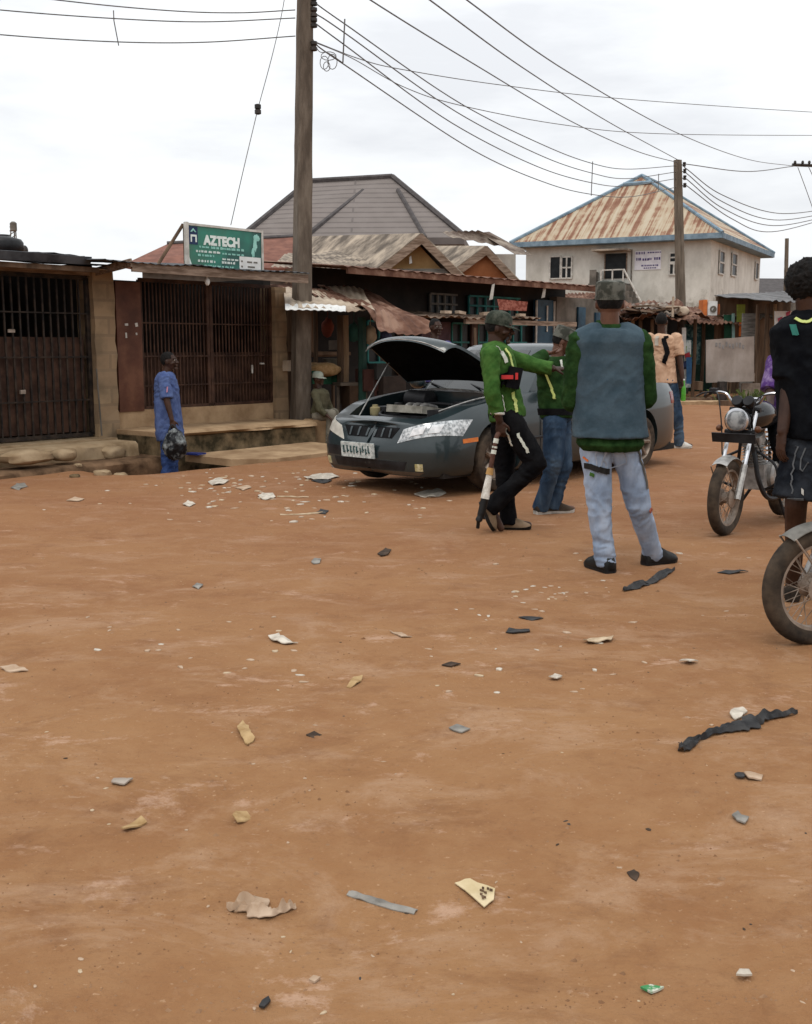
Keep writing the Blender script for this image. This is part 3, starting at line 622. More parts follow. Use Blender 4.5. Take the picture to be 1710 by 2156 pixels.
# stall table with a green cover, goods on it
p = at(690, 880, 17.1); tb = thing('table', 'stall table with a green cloth front beside the crouching person', 'table', (p.x, p.y, gz(p.x, p.y)))
zt = at(690, 786, 17.1).z; p0, p1 = at(655, 786, 17.0), at(735, 786, 17.8)
m = MB(); m.poly([p0, p1, p1 + V((-.3, .7, 0)), p0 + V((-.3, .7, 0))], (0, 0, .035)); m.build('top', M['plank'], tb, world=True)
m = MB(); m.sheet(p0 + V((.02, -.03, .04)), p1 + V((-.15, -.03, .04)), p1 + V((-.15, -.05, -.18)), p0 + V((.02, -.05, -.16)), 40, 4, 9, .02); m.build('cloth', pm('green cloth', (.012, .06, .03), (.025, .11, .055), 5), tb, True, world=True)
for q in (p0 + V((.05, .05, 0)), p1 + V((-.05, .05, 0)), p1 + V((-.3, .6, 0))): m = MB(); m.tube([(q.x, q.y, gz(q.x, q.y)), q], .03, 6); m.build('leg', M['plank'], tb, world=True)
boulder('grain_heap', pm('grain', (.28, .17, .07), (.42, .27, .13), 20, bump=.5), 'heap of tan grain on the stall table by the pole', 'grain heap', at(678, 778, 17.3), (.28, .22, .11), .4, 3)
for px, py, Y, s, lb in ((648, 770, 17.6, (.24, .2, .16), 'pale carton on the wall end behind the tall pole'),):
    c = at(px - 40, py, 16.9); m = MB(); m.box(c, s, Matrix.Rotation(ROWZ, 3, 'Z')); single(m, 'carton', M['pale_sheet'], lb, 'carton', c - V((0, 0, s[2] / 2)))
for k, (px, py, w_, h_, c) in enumerate(((775, 800, .30, .34, (.05, .02, .015)), (800, 782, .26, .25, (.03, .03, .028)), (746, 838, .3, .4, (.06, .035, .02)), (742, 808, .55, .05, (.10, .08, .06)), (822, 812, .4, .3, (.035, .025, .02)))):
    Y = 17.3; c0 = at(px, py, Y); m = MB(); m.box(c0, (w_, .3, h_), Matrix.Rotation(.5, 3, 'Z')); z0 = c0.z - h_ / 2
    for sx_ in (-1, 1):
        for sy in (-1, 1): m.box(V((c0.x + sx_ * w_ * .4, c0.y + sy * .1, (z0 + gz(c0.x, c0.y)) / 2)), (.04, .04, z0 - gz(c0.x, c0.y)))
    single(m, 'bench' if k == 3 else 'wooden_crate', pm('crate wood', c, None, 6, bump=.3), ['dark red crate on legs behind the open bonnet', 'dark grey crate on legs beside the red one behind the bonnet', 'brown crate on legs under the bench by the stall', 'low wooden bench before the stall table', 'dark brown crate on legs close behind the bonnet'][k], 'bench' if k == 3 else 'crate', V((c0.x, c0.y, gz(c0.x, c0.y))))

hrr = random.Random(9)
for k, (px, py, Y, c, lb) in enumerate(((690, 690, 17.9, (.20, .05, .03), 'faded red bag hanging in the stall beside the tall pole'), (745, 700, 17.6, (.03, .10, .08), 'dark teal bag hanging at the stall post'), (780, 706, 17.3, (.30, .24, .16), 'tan bag hanging under the rusty awning'), (812, 712, 17.6, (.05, .06, .12), 'navy bag hanging under the rusty awning'), (705, 760, 17.9, (.22, .20, .16), 'pale basin sitting on the stall table'))):
    c0 = at(px, py, Y); m = MB()
    if k < 4: m.ell(c0, (.10, .07, .15), None, 16, 12, lambda p: p * (1 + .25 * noise.noise(p * 2 + V((k, 0, 0))))); m.tube([c0 + V((0, 0, .12)), c0 + V((.01, 0, .42))], .006, 5); single(m, 'hanging_bag', pm('bag cloth', c, None, 7, bump=.4), lb, 'bag', c0, None, True, 60)
    else: m.lathe([(.01, 0), (.12, 0), (.19, .10), (.20, .10), (.125, -.01), (.01, -.01)], c0 - V((0, 0, .06)), 24); single(m, 'basin', pm('enamel', c, None, 7, rough=.4), lb, 'basin', c0, None, True)
# ------------------------------------------------------------------ long dark shop with teal window bars
t0, t1 = rowt(745), rowt(1258)
sh = rowthing('barred_shop', 'long low dark shop with teal framed barred windows and a rusty fascia behind the car', 'shop', t0)
L_ = t1 - t0
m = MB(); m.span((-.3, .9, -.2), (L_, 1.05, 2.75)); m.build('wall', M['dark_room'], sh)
m = MB(); m.box((L_ / 2 - .3, -.3, 2.62), (L_ + .3, .05, .10)); m.build('fascia', M['rust_sheet'], sh)
m = MB(); m.sheet((-.7, -.35, 2.68), (L_ - .1, -.35, 2.68), (L_ - .1, 2.2, 2.9), (-.7, 2.2, 2.9), 80, 4, 30, .015); m.build('roof_sheet', M['rust_sheet'], sh, True)
def grid_window(x0, x1, z0, z1, mat, step, d=.82, rails=2, name='window'):
    m = MB(); m.span((x0, d + .03, z0), (x1, d + .07, z1)); f = m.build(name, M['win_dark'], sh)
    m = MB(); x = x0
    while x <= x1 + .001: m.box((x, d, (z0 + z1) / 2), (.035, .035, z1 - z0)); x += step
    for k in range(rails + 1): m.box(((x0 + x1) / 2, d - .01, z0 + (z1 - z0) * k / rails), (x1 - x0, .03, .035))
    m.build('bars', mat, f)
xr = lambda px, d=.82: rowt(px, d) - t0
grid_window(xr(905), xr(960), 2.05, 2.42, M['grey_wall'], .22); grid_window(xr(985), xr(1090), 2.05, 2.42, M['teal'], .28)
for a, b in ((775, 835), (850, 872), (950, 985), (1005, 1050), (1060, 1105)): grid_window(xr(a), xr(b), 1.15, 1.88, M['teal'], .3)
for a, b in ((838, 848), (886, 946), (990, 1003)): m = MB(); m.span((xr(a), .80, .9), (xr(b), .85, 1.9)); m.build('shutter', pm('faded mauve paint', (.07, .045, .06), (.12, .08, .10), 4) if a == 886 else M['brown_iron'], sh)
m = MB(); m.sheet((xr(880, -.2), -.35, 1.96), (xr(1122, -.2), -.35, 1.98), (xr(1122, -.2), .8, 2.05), (xr(880, -.2), .8, 2.05), 60, 3, 16, .02, .05); m.span((xr(880), -.3, 1.84), (xr(1115), -.24, 1.93)); m.build('lower_awning', M['fascia'], sh, True)
m = MB()
for px in (935, 965, 1015, 1090): m.box((xr(px, -.3), -.33, 2.03), (.2, .1, .05), Matrix.Rotation(RN.uniform(-.1, .1), 3, 'Y'))
m.build('tin_flap', M['pale_sheet'], sh)
m = MB(); m.span((xr(1117), .72, 0), (xr(1152), .80, 2.42)); dr = m.build('door', M['blue_door'], sh)
m = MB(); m.span((xr(1137), .69, 1.75), (xr(1139), .71, 2.3)); m.span((xr(1115), .69, 0), (xr(1117), .72, 2.4)); m.span((xr(1152), .69, 0), (xr(1154), .72, 2.4)); m.build('door_trim', M['frame_white'], dr)
m = MB(); m.span((xr(1154), .66, 0), (xr(1262), .85, 2.5)); m.build('render_panel', M['grey_wall'], sh)
m = MB(); m.span((xr(1195), .60, 1.6), (xr(1210), .65, 2.3)); m.build('shutter', M['blue_door'], sh)
m = MB(); m.span((xr(1232), .60, 1.7), (xr(1250), .65, 2.2)); m.build('shutter', M['blue_door'], sh)
c = at(1082, 646, 20.7); sgn = thing('shop_banner', 'small red banner hanging under the long rusty fascia', 'banner', c)
m = MB(); m.sheet((-.32, 0, .14), (.28, .15, .10), (.26, .15, -.07), (-.28, 0, -.06), 20, 6, 0, 0, .05); m.build('cloth', pm('red print', (.17, .045, .03), (.30, .11, .08), 18, lo=.45, hi=.55), sgn, True)
for k, (px, py) in enumerate(((1030, 632), (1140, 628))):
    q = at(px, py, 20.5 + k * 1.5); m = MB(); m.poly([q, q + V((.07, 0, .02)), q + V((.10, 0, .30)), q + V((.05, 0, .28))], (0, .02, 0)); single(m, 'paper_tag', M['frame_white'], 'white paper tag hanging from the long fascia, %s' % ('the longer left one' if k == 0 else 'the shorter one near the blue door'), 'tag', q)

# ------------------------------------------------------------------ two storey house
C0 = at(1488, 770, 52); C0.z = 0
ax = V((-.879, .477, 0)); ay = V((.477, .879, 0))
hz = math.atan2(-ax.y, -ax.x)   # local +x runs from the left end to the near corner
hs = thing('two_storey_house', 'two storey cream house with rusty hip roof and pale blue eaves', 'house', C0, math.atan2(.477 * -1, .879))
# local frame: x along the front (negative = left end), y into the house
HZ = 6.35; WF = 9.25; DP = 11.6
m = MB(); m.span((-WF, 0, -.3), (0, DP, HZ)); m.build('wall', M['house'], hs)
o = .62; e = [V((-WF - o, -o, HZ)), V((o, -o, HZ)), V((o, DP + o, HZ)), V((-WF - o, DP + o, HZ))]
HA = V((-WF / 2 - .1, 4.4, HZ + 3.75)); HB = V((-WF / 2 - .1, DP - 4.4, HZ + 3.75))
m = MB(); e2 = [p + V((0, 0, .2)) for p in e]; hip_roof(m, *e2, HA, HB, .02) if False else None
bm = m.bm
for f in ((e2[0], e2[1], HA), (e2[1], e2[2], HB, HA), (e2[2], e2[3], HB), (e2[3], e2[0], HA, HB)): m.face([bm.verts.new(p) for p in f])
m.build('roof', M['rust_roof'], hs)
m = MB(); th = .03
for p, q in zip(e, e[1:] + e[:1]):
    d = (q - p).normalized(); n2 = V((d.y, -d.x, 0)); m.poly([p + n2 * .02, q + n2 * .02, q + n2 * .02 + V((0, 0, .24)), p + n2 * .02 + V((0, 0, .24))], -n2 * .05)
m.span((-WF - o + .03, -o + .03, HZ - .02), (o - .03, DP + o - .03, HZ + .02)); m.build('eave_board', M['sky_blue'], hs)
m = MB()
for p, q in ((HA, e2[0]), (HA, e2[1]), (HB, e2[2]), (HA, HB)): m.tube([p + V((0, 0, .04)), q + V((0, 0, .04))], .09, 6)
m.tube([HA.lerp(e2[0], .14) + V((0, -.05, .05)), HA.lerp(e2[1], .14) + V((0, -.05, .05))], .10, 6); m.build('ridge_cap', M['sky_blue'], hs)
def hwin(x0, x1, z0, z1, side=False, open_leaf=None, panes=(2, 2)):
    P = (lambda a, d, z: V((a, d, z))) if not side else (lambda a, d, z: V((-d, a, z)))
    def sp(m, a0, a1, d0, d1, zz0, zz1):
        p, q = P(a0, d0, zz0), P(a1, d1, zz1); m.span([min(*k) for k in zip(p, q)], [max(*k) for k in zip(p, q)])
    m = MB(); sp(m, x0, x1, -.03, .02, z0, z1); f = m.build('window', M['win_dark'], hs)
    m = MB(); n, k = panes; t = .07
    for i in range(n + 1): x = x0 + (x1 - x0) * i / n; sp(m, x - t / 2, x + t / 2, -.08, -.031, z0, z1)
    for i in range(k + 1): z = z0 + (z1 - z0) * i / k; sp(m, x0 - t / 2, x1 + t / 2, -.075, -.032, z - t / 2, z + t / 2)
    m.build('frame', M['frame_white'], f)
def hx(px, side=False): # local coordinate along the front (or the side) of a picture column
    k = (px - CX) / FP; d = ax * -1 if not side else ay
    return (k * C0.y - C0.x) / (d.x - k * d.y)
def hzv(py, px, side=False):
    s = hx(px, side); P = C0 + ((ax * -1) if not side else ay) * s
    return at(px, py, P.y).z
def pxwin(x0, x1, y0, y1, side=False, **kw):
    xm = (x0 + x1) / 2; hwin(hx(x0, side), hx(x1, side), hzv(y1, xm, side), hzv(y0, xm, side), side, **kw)
def hzv(py, px, side=False):
    s = hx(px, side); P = C0 + ((ax * -1) if not side else ay) * s
    return at(px, py, P.y).z
pxwin(1152, 1174, 540, 587, panes=(1, 1)); pxwin(1176, 1197, 541, 586)
pxwin(1398, 1426, 532, 552); pxwin(1398, 1426, 555, 578, panes=(3, 1))
pxwin(1498, 1508, 529, 577, True, panes=(1, 2)); pxwin(1524, 1534, 534, 581, True, panes=(1, 2)); pxwin(1573, 1579, 553, 588, True, panes=(1, 1))
z0, z1 = hzv(586, 1288), hzv(534, 1288); m = MB(); m.span((hx(1266), -.04, z0), (hx(1309), .02, z1)); dr = m.build('door', M['win_dark'], hs)
m = MB(); m.span((hx(1264), -.08, z0), (hx(1266), -.04, z1)); m.span((hx(1309), -.08, z0), (hx(1311), -.04, z1)); m.build('frame', M['fascia'], dr)
m = MB(); m.span((hx(1250), -1.0, z1 + .08), (hx(1320), .02, z1 + .16)); m.build('door_canopy', M['asbestos'], hs)
zb = hzv(590, 1280); m = MB(); m.span((hx(1247), -1.15, zb - .35), (hx(1318), -.01, zb - .2)); m.build('balcony', M['grey_wall'], hs)
m = MB(); m.span((hx(1249), -1.12, zb - .2), (hx(1262), -1.04, zb + .45)); m.span((hx(1249), -1.1, zb - .2), (hx(1249) + .08, -.02, zb + .4)); m.build('balustrade', M['grey_wall'], hs)
m = MB()
for x in (1272, 1295, 1317): m.box((hx(x), -1.08, zb + .1), (.06, .06, .7))
m.box((hx(1294), -1.08, zb + .42), (hx(1318) - hx(1268), .06, .06)); m.build('hand_rail', M['frame_white'], hs)
m = MB(); x0, x1 = hx(1318), hx(1395); n = 12
for k in range(n):
    f = k / n; z = (zb - .3) * (1 - f) + .9 * f; xx = x0 + (x1 - x0) * f; m.span((xx, -1.12, z - 1.0), (xx + (x1 - x0) / n + .002, -.02, z))
m.build('stair', M['grey_wall'], hs)
m = MB(); m.tube([(x0, -1.1, zb + .42), (x1, -1.1, 1.9)], .05, 6); m.build('stair_rail', M['frame_white'], hs)
z0, z1 = hzv(568, 1350), hzv(528, 1350); m = MB(); m.span((hx(1326), -.03, z0), (hx(1380), .0, z1)); bn = m.build('banner', pm('white banner', (.58, .56, .60), (.70, .68, .70), 3), hs)
m = MB(); rr = random.Random(4)
for (xa, xb, f0, f1) in ((1328, 1345, .82, .95), (1352, 1378, .86, .93), (1329, 1340, .5, .64), (1342, 1352, .48, .60), (1355, 1361, .5, .62), (1366, 1378, .5, .64), (1340, 1376, .18, .26), (1345, 1370, .06, .12)):
    x = hx(xa)
    while x < hx(xb): l = rr.uniform(.03, .09); m.span((x, -.04, z0 + (z1 - z0) * f0), (x + l, -.03, z0 + (z1 - z0) * f1)); x += l + .035
m.build('lettering', pm('navy ink', (.05, .04, .13), (.10, .07, .2), 6), bn)
m = MB(); m.tube([(hx(1320), -.06, HZ - .3), (hx(1320), -.06, 1)], .035, 6); m.build('drain_pipe', M['grey_wall'], hs)

# far teal roofed house to the right
Y = 72; r = thing('far_house', 'distant low house with grey roof right of the two storey house', 'house', (at(1640, 700, Y).x, Y, 0))
A, B = at(1580, 616, Y), at(1760, 618, Y); m = hip_roof(MB(), A, B, B + V((0, 8, 0)), A + V((0, 8, 0)), at(1592, 586, Y + 3), at(1750, 587, Y + 3)); m.build('roof', M['ridge'], r, world=True)
m = MB(); m.span((A.x + .3, Y + .4, 0), (B.x, Y + 7, A.z)); m.build('wall', M['grey_wall'], r, world=True)
# ------------------------------------------------------------------ stalls in front of the two storey house
def G(px, Y, dz=0): # ground point in that direction at that distance
    k = (px - CX) / FP * math.sqrt(1) ; p = at(px, 730, Y); return V((p.x, Y, gz(p.x, Y) + dz))
def stall(name, label, x0, x1, Y, ytop, ybot_front, roofmat, posts, wall, depth=2.5, over=1.0, jit=.12, seed=0, back=True):
    r = thing(name, label, 'market stall', G((x0 + x1) / 2, Y))
    zf, zb = at(x0, ybot_front, Y - over).z, at(x0, ytop, Y + depth).z
    a, b = at(x0, 730, Y), at(x1, 730, Y)
    m = MB(); m.sheet((a.x, Y + depth, zb), (b.x, Y + depth, zb + .1), (b.x + .2, Y - over, zf - .05), (a.x - .1, Y - over, zf), 50, 8, 14, .03, jit, seed=seed); m.build('roof_sheet', M[roofmat], r, True, world=True)
    for px, wd, mt in posts:
        p = G(px, Y); m = MB(); m.tube([p, p + V((.02, .01, 1.2)), p + V((0, 0, zf - .02))], wd / 2, 6); m.build('post', M[mt], r, world=True)
    if back: m = MB(); m.span((a.x, Y + depth - .3, -.1), (b.x, Y + depth - .2, zb - .05)); m.build('back_wall', M[wall], r, world=True)
    return r, zf, a, b
r, zf, a, b = stall('market_stall', 'brown roofed stall with a faded red sheet, right of the long barred shop', 1185, 1300, 29, 622, 645, 'rust_sheet', ((1200, .1, 'plank'), (1295, .1, 'plank')), 'grey_wall', seed=3)
m = MB(); m.span((at(1205, 0, 29).x, 28.7, .1), (at(1290, 0, 29).x, 28.8, 1.25)); m.build('counter', M['fascia'], r, world=True)
r, zf, a, b = stall('market_stall', 'long low stall with ragged rusty sheets in front of the two storey house', 1305, 1470, 31, 640, 668, 'rust_sheet', ((1316, .12, 'plank'), (1331, .10, 'tan_post'), (1347, .10, 'plank'), (1372, .10, 'plank'), (1398, .13, 'frame_white'), (1432, .20, 'black_iron'), (1462, .1, 'plank')), 'dark_room', seed=5, jit=.22)
m = MB(); m.sheet(at(1312, 640, 32.5), at(1430, 646, 32.5), at(1436, 662, 30.2), at(1306, 655, 30.2), 40, 4, 9, .03, .2, seed=8); m.build('roof_sheet', M['old_sheet'], r, True, world=True)
m = MB(); m.span((at(1310, 0, 31).x, 30.8, .05), (at(1390, 0, 31).x, 30.9, 1.2)); m.build('counter', M['plank'], r, world=True)
for k, (px, py, l, rot) in enumerate(((1330, 652, 1.3, .1), (1368, 655, 1.6, -.12), (1400, 650, .9, .2), (1345, 645, 1.1, -.05))):
    q = at(px, py, 30.3 + k * .2); m = MB(); m.box(q, (l, .22, .05), Matrix.Rotation(rot, 3, 'Y') @ Matrix.Rotation(rot * 3, 3, 'Z')); m.build('roof_plank', M['plank' if k % 2 else 'fascia'], r, world=True)
q = at(1417, 648, 30.2); m = MB(); m.tube([q + V((0, 0, -.25)), q + V((0, 0, .3))], .035, 6); m.tube([q + V((-.2, 0, .02)), q + V((.2, 0, .02))], .03, 6); single(m, 'wooden_cross_stick', M['pale_sheet'], 'pale crossed sticks standing on the ragged rusty stall roof', 'stick', q)
q = at(1437, 655, 30.4); boulder('sack', M['pale_sheet'], 'small pale sack lying on the rusty stall roof by the second pole', 'sack', q, (.17, .14, .13), 0, 3)
r, zf, a, b = stall('market_stall', 'dark phone kiosk stall with a bottle coloured poster front beside the grey board', 1440, 1545, 33.5, 655, 678, 'rust_sheet', ((1447, .16, 'black_iron'), (1480, .1, 'plank'), (1540, .1, 'plank')), 'dark_green', seed=9)
m = MB(); m.span((at(1452, 0, 33.5).x, 33.3, .9), (at(1500, 0, 33.5).x, 33.4, 2.1)); pn = m.build('poster', pm('mottled teal print', (.01, .05, .06), (.12, .2, .19), 9, lo=.45, hi=.6), r, world=True)
pr = random.Random(12)
q0 = at(1460, 0, 32).x; q1 = at(1490, 0, 32).x
ps = thing('printed_poster', 'colourful printed poster panel leaning left of the grey board', 'poster', V((q0, 32, gz(q0, 32))))
m = MB(); m.poly([(q0, 32, .25), (q1, 32.2, .25), (q1, 32.35, 1.62), (q0 + .1, 32.15, 1.62)], (0, .04, 0)); m.build('panel', pm('pale poster print', (.30, .36, .36), (.62, .66, .62), 7, lo=.42, hi=.55), ps, world=True)
for k, c in enumerate(((.35, .03, .04), (.02, .04, .09), (.10, .22, .04), (.05, .07, .16), (.25, .35, .12), (.02, .02, .03))):
    x, z = pr.uniform(q0 + .08, q1 - .12), pr.uniform(.35, 1.45)
    m = MB(); m.poly([(x, 31.96, z), (x + pr.uniform(.06, .2), 31.98, z + pr.uniform(-.05, .05)), (x + .12, 32.08, z + .2), (x - .04, 32.06, z + .14)], (0, .05, 0)); m.build('printed_patch', pm('patch ink', c, None, 9), ps, world=True)
# grey board on its stand
Y = 29.5; q = G(1535, Y); bd = thing('notice_board', 'plain dusty grey board standing on a low stand left of the shed', 'board', q)
P = [at(1487, 716, Y), at(1588, 708, Y), at(1588, 803, Y), at(1487, 806, Y)]
m = MB(); m.poly(P, (0, .05, 0)); m.build('panel', pm('dusty grey board', (.22, .185, .16), (.34, .30, .27), 1.8, detail=8, c3=(.28, .24, .21), stretch=(1, 1, .6)), bd, world=True)
m = MB()
for x in (1505, 1560): m.box((at(x, 0, Y).x, Y + .1, at(x, 812, Y).z), (.12, .5, .22))
m.span((at(1497, 0, Y).x, Y + .06, q.z), (at(1590, 0, Y).x, Y + .16, q.z + .12)); m.build('stand', M['plank'], bd, world=True)
m = MB(); m.span((at(1545, 0, Y).x, Y - .2, q.z), (at(1562, 0, Y).x, Y + .04, at(1550, 803, Y).z)); m.build('foot_block', M['ceramic'], bd, world=True)
m = MB()
for k in range(9):
    x = P[0].x + .25 + k * .09; z = P[0].z - .17 - .03 * (k % 3); m.span((x, Y - .012, z), (x + .05, Y - .004, z + .10 + .03 * (k % 2)))
m.build('faded_lettering', pm('faded letters', (.20, .19, .185), None, 8), bd, world=True)
# signs and drinks fridge on the stall roofs
q = at(1480, 664, 33); m = MB(); m.span(q + V((0, 0, 0)), at(1490, 631, 33) + V((0, .5, 0))); single(m, 'orange_sign', pm('orange paint', (.50, .13, .035), (.62, .20, .06), 5), 'orange box sign on the roof of the dark kiosk', 'sign', q)
q = at(1491, 664, 32.9); m = MB(); m.span(q, at(1511, 634, 32.9) + V((0, .4, 0))); o = single(m, 'white_sign', M['white'], 'white box sign with a grey emblem beside the orange sign', 'sign', q)
m = MB(); c = at(1502, 651, 32.88) - q; m.lathe([(.05, -.005), (.10, -.005), (.10, .005), (.05, .005)], c, 16, Matrix.Rotation(R(90), 3, 'X'), True); m.box(c + V((.02, 0, -.02)), (.06, .012, .14), Matrix.Rotation(.6, 3, 'Y')); m.build('emblem', M['grey_wall'], o)
q = at(1513, 662, 33); m = MB(); m.span(q, at(1516, 640, 33) + V((0, .3, 0))); single(m, 'orange_strip', pm('orange strip', (.45, .12, .04), None, 5), 'narrow orange strip sign right of the white emblem sign', 'sign', q)
r, zf, a, b = stall('market_stall', 'narrow stall with thatched edge and hanging green and orange panels behind the grey board', 1515, 1600, 34, 648, 668, 'asbestos', ((1520, .1, 'plank'), (1560, .14, 'plank'), (1590, .1, 'plank')), 'plank', seed=13, jit=.2)
def panel(px0, px1, py0, py1, Y, c, label, name='cloth_banner', cat='banner'):
    q = at(px0, py1, Y); m = MB(); m.sheet(at(px0, py0, Y), at(px1, py0, Y), at(px1, py1, Y), q, 8, 8, 0, 0, .08, .03, px0); single(m, name, pm(label[:14], c, None, 5), label, cat, q)
panel(1524, 1540, 663, 712, 32.8, (.015, .07, .04), 'dark green cloth panel hanging right of the kiosk'); panel(1541, 1547, 660, 716, 32.7, (.25, .42, .40), 'narrow mint strip hanging beside the dark green cloth panel')
panel(1551, 1568, 641, 678, 32.7, (.22, .27, .05), 'lime green panel hanging over the orange one'); panel(1556, 1571, 679, 708, 32.6, (.50, .13, .03), 'bright orange panel hanging just above the grey board')
panel(1445, 1456, 752, 808, 31.5, (.06, .17, .36), 'faded blue cloth hanging behind the man in the peach shirt')
panel(1436, 1444, 690, 742, 30.6, (.55, .55, .52), 'narrow white board on the post beside the black kiosk post')
# shed at the right with poster
r, zf, a, b = stall('shed', 'weathered timber shed with a thin dark roof and a white poster at the right edge', 1585, 1760, 30, 622, 634, 'ceramic', ((1592, .1, 'plank'), (1612, .12, 'plank'), (1628, .1, 'tan_post'), (1700, .1, 'plank')), 'plank', depth=4, over=1.6, jit=.05, seed=15); r['category'] = 'shed'
m = MB(); m.span((a.x, 31, -.1), (at(1632, 0, 31).x, 31.1, 2.35)); m.build('side_wall', M['grey_board'], r, world=True)
m = MB(); m.span((at(1600, 0, 29.8).x, 29.8, .5), (at(1627, 0, 29.8).x, 29.9, .72)); m.span((at(1600, 0, 29.8).x, 29.8, .1), (at(1640, 0, 29.8).x, 29.9, .45)); m.build('low_board', M['old_sheet'], r, world=True)
m = MB(); m.poly([at(1632, 655, 29.6), at(1692, 655, 29.6), at(1692, 735, 29.6), at(1632, 735, 29.6)], (0, .05, 0)); pn = m.build('poster', M['white'], r, world=True)
for k in range(12):
    x, y = pr.uniform(1636, 1665), pr.uniform(662, 728); m = MB(); q = at(x, y, 29.55); m.poly([q, q + V((pr.uniform(.06, .18), 0, .02)), q + V((.1, 0, .14)), q + V((-.02, 0, .09))], (0, .02, 0)); m.build('printed_patch', pm('ink', ((.02, .02, .03), (.4, .08, .12), (.05, .05, .06))[k % 3], None, 9), pn, world=True)
# low kerb and planks on the far side of the road, weeds
q = G(1500, 27); m = MB(); m.loft([[(at(x, 0, 27).x, 27 + .05 * noise.noise(V((x, 0, 0))), -.1), (at(x, 0, 27).x, 27 + .06 * noise.noise(V((x * .07, 1, 0))), .09 + .03 * noise.noise(V((x * .05, 2, 0)))), (at(x, 0, 27).x, 27.5, .10), (at(x, 0, 27).x, 27.5, -.1)] for x in range(1420, 1616, 6)]); single(m, 'kerb', M['concrete'], 'low broken concrete kerb across the road behind the motorcycle', 'kerb', q)
for x0, x1, py, Y, lb in ((1440, 1500, 822, 28.2, 'long weathered plank lying in front of the grey board stand'), (1520, 1585, 835, 26.6, 'dark plank lying by the kerb right of the motorcycle handlebars')):
    q = at(x0, py, Y); q.z = gz(q.x, Y); m = MB(); m.span(q, (at(x1, py, Y).x, Y + .25, q.z + .12)); single(m, 'plank', M['plank'], lb, 'plank', q)
def tuft(px, Y, n, h, label, sp=.3):
    q = G(px, Y); m = MB(); rr = random.Random(px)
    for k in range(n):
        b0 = V((rr.gauss(0, sp), rr.gauss(0, sp * .6), 0)); d = V((rr.gauss(0, .35), rr.gauss(0, .35), 1)) * h * rr.uniform(.5, 1.1); s_ = V((rr.uniform(-1, 1), rr.uniform(-1, 1), 0)).normalized() * .018
        m.loft([[q + b0 - s_, q + b0 + s_, q + b0 + V((0, .006, 0))], [q + b0 + d * .6 - s_ * .8, q + b0 + d * .6 + s_ * .8, q + b0 + d * .6 + V((0, .006, 0))], [q + b0 + d + V((d.x * .3, d.y * .3, 0)) + s_ * .1, q + b0 + d * 1.01 - s_ * .1, q + b0 + d + V((0, .003, .002))]])
    single(m, 'weed_tuft', pm('weed', (.045, .07, .015), (.10, .13, .035), 6), label, 'weeds', q)
tuft(1595, 28.2, 90, .32, 'low green weeds at the foot of the grey board'); tuft(1470, 28.6, 40, .14, 'thin weeds near the long weathered plank')

# ------------------------------------------------------------------ wires
def curve3(P, n=24):
    """smooth curve through points"""
    P = [V(p) for p in P]; out = []
    Q = [P[0] * 2 - P[1]] + P + [P[-1] * 2 - P[-2]]
    for i in range(1, len(Q) - 2):
        for k in range(n):
            t = k / n; a, b, c, d = Q[i - 1], Q[i], Q[i + 1], Q[i + 2]
            out.append(.5 * ((2 * b) + (c - a) * t + (2 * a - 5 * b + 4 * c - d) * t * t + (3 * b - a - 3 * c + d) * t ** 3))
    out.append(P[-1]); return out
def wire(label, pts, r, group, mat='wire', name='overhead_wire'):
    W = [at(*p) for p in pts]; m = MB(); m.tube(curve3(W, 10), r, 5); return single(m, name, M[mat], label, 'wire', W[0], group, True)
GW = 'power lines over the street'
for k, (pts, lb) in enumerate((
    (((-260, -50, 14.4), (120, 0, 15.5), (350, 22, 16), (500, 27, 16.3), (622, 21, 16.5)), 'topmost of the three wires running left from the tall pole'),
    (((-260, -8, 14.3), (0, 21, 15.2), (240, 39, 15.7), (430, 46, 16.1), (622, 38, 16.5)), 'middle one of the three wires running left from the tall pole'),
    (((-260, 45, 14.3), (0, 73, 15.2), (240, 88, 15.7), (430, 89, 16.1), (622, 76, 16.5)), 'lowest of the three wires running left from the tall pole'))):
    wire(lb, pts, .0085, GW)
m = MB(); m.tube([at(239, 22, 15.7), at(240, 44, 15.7), at(250, 96, 15.7)], .008, 5); single(m, 'wire_spacer', M['wire'], 'spacer stick across the wires left of the tall pole', 'spacer', at(239, 22, 15.7), None)
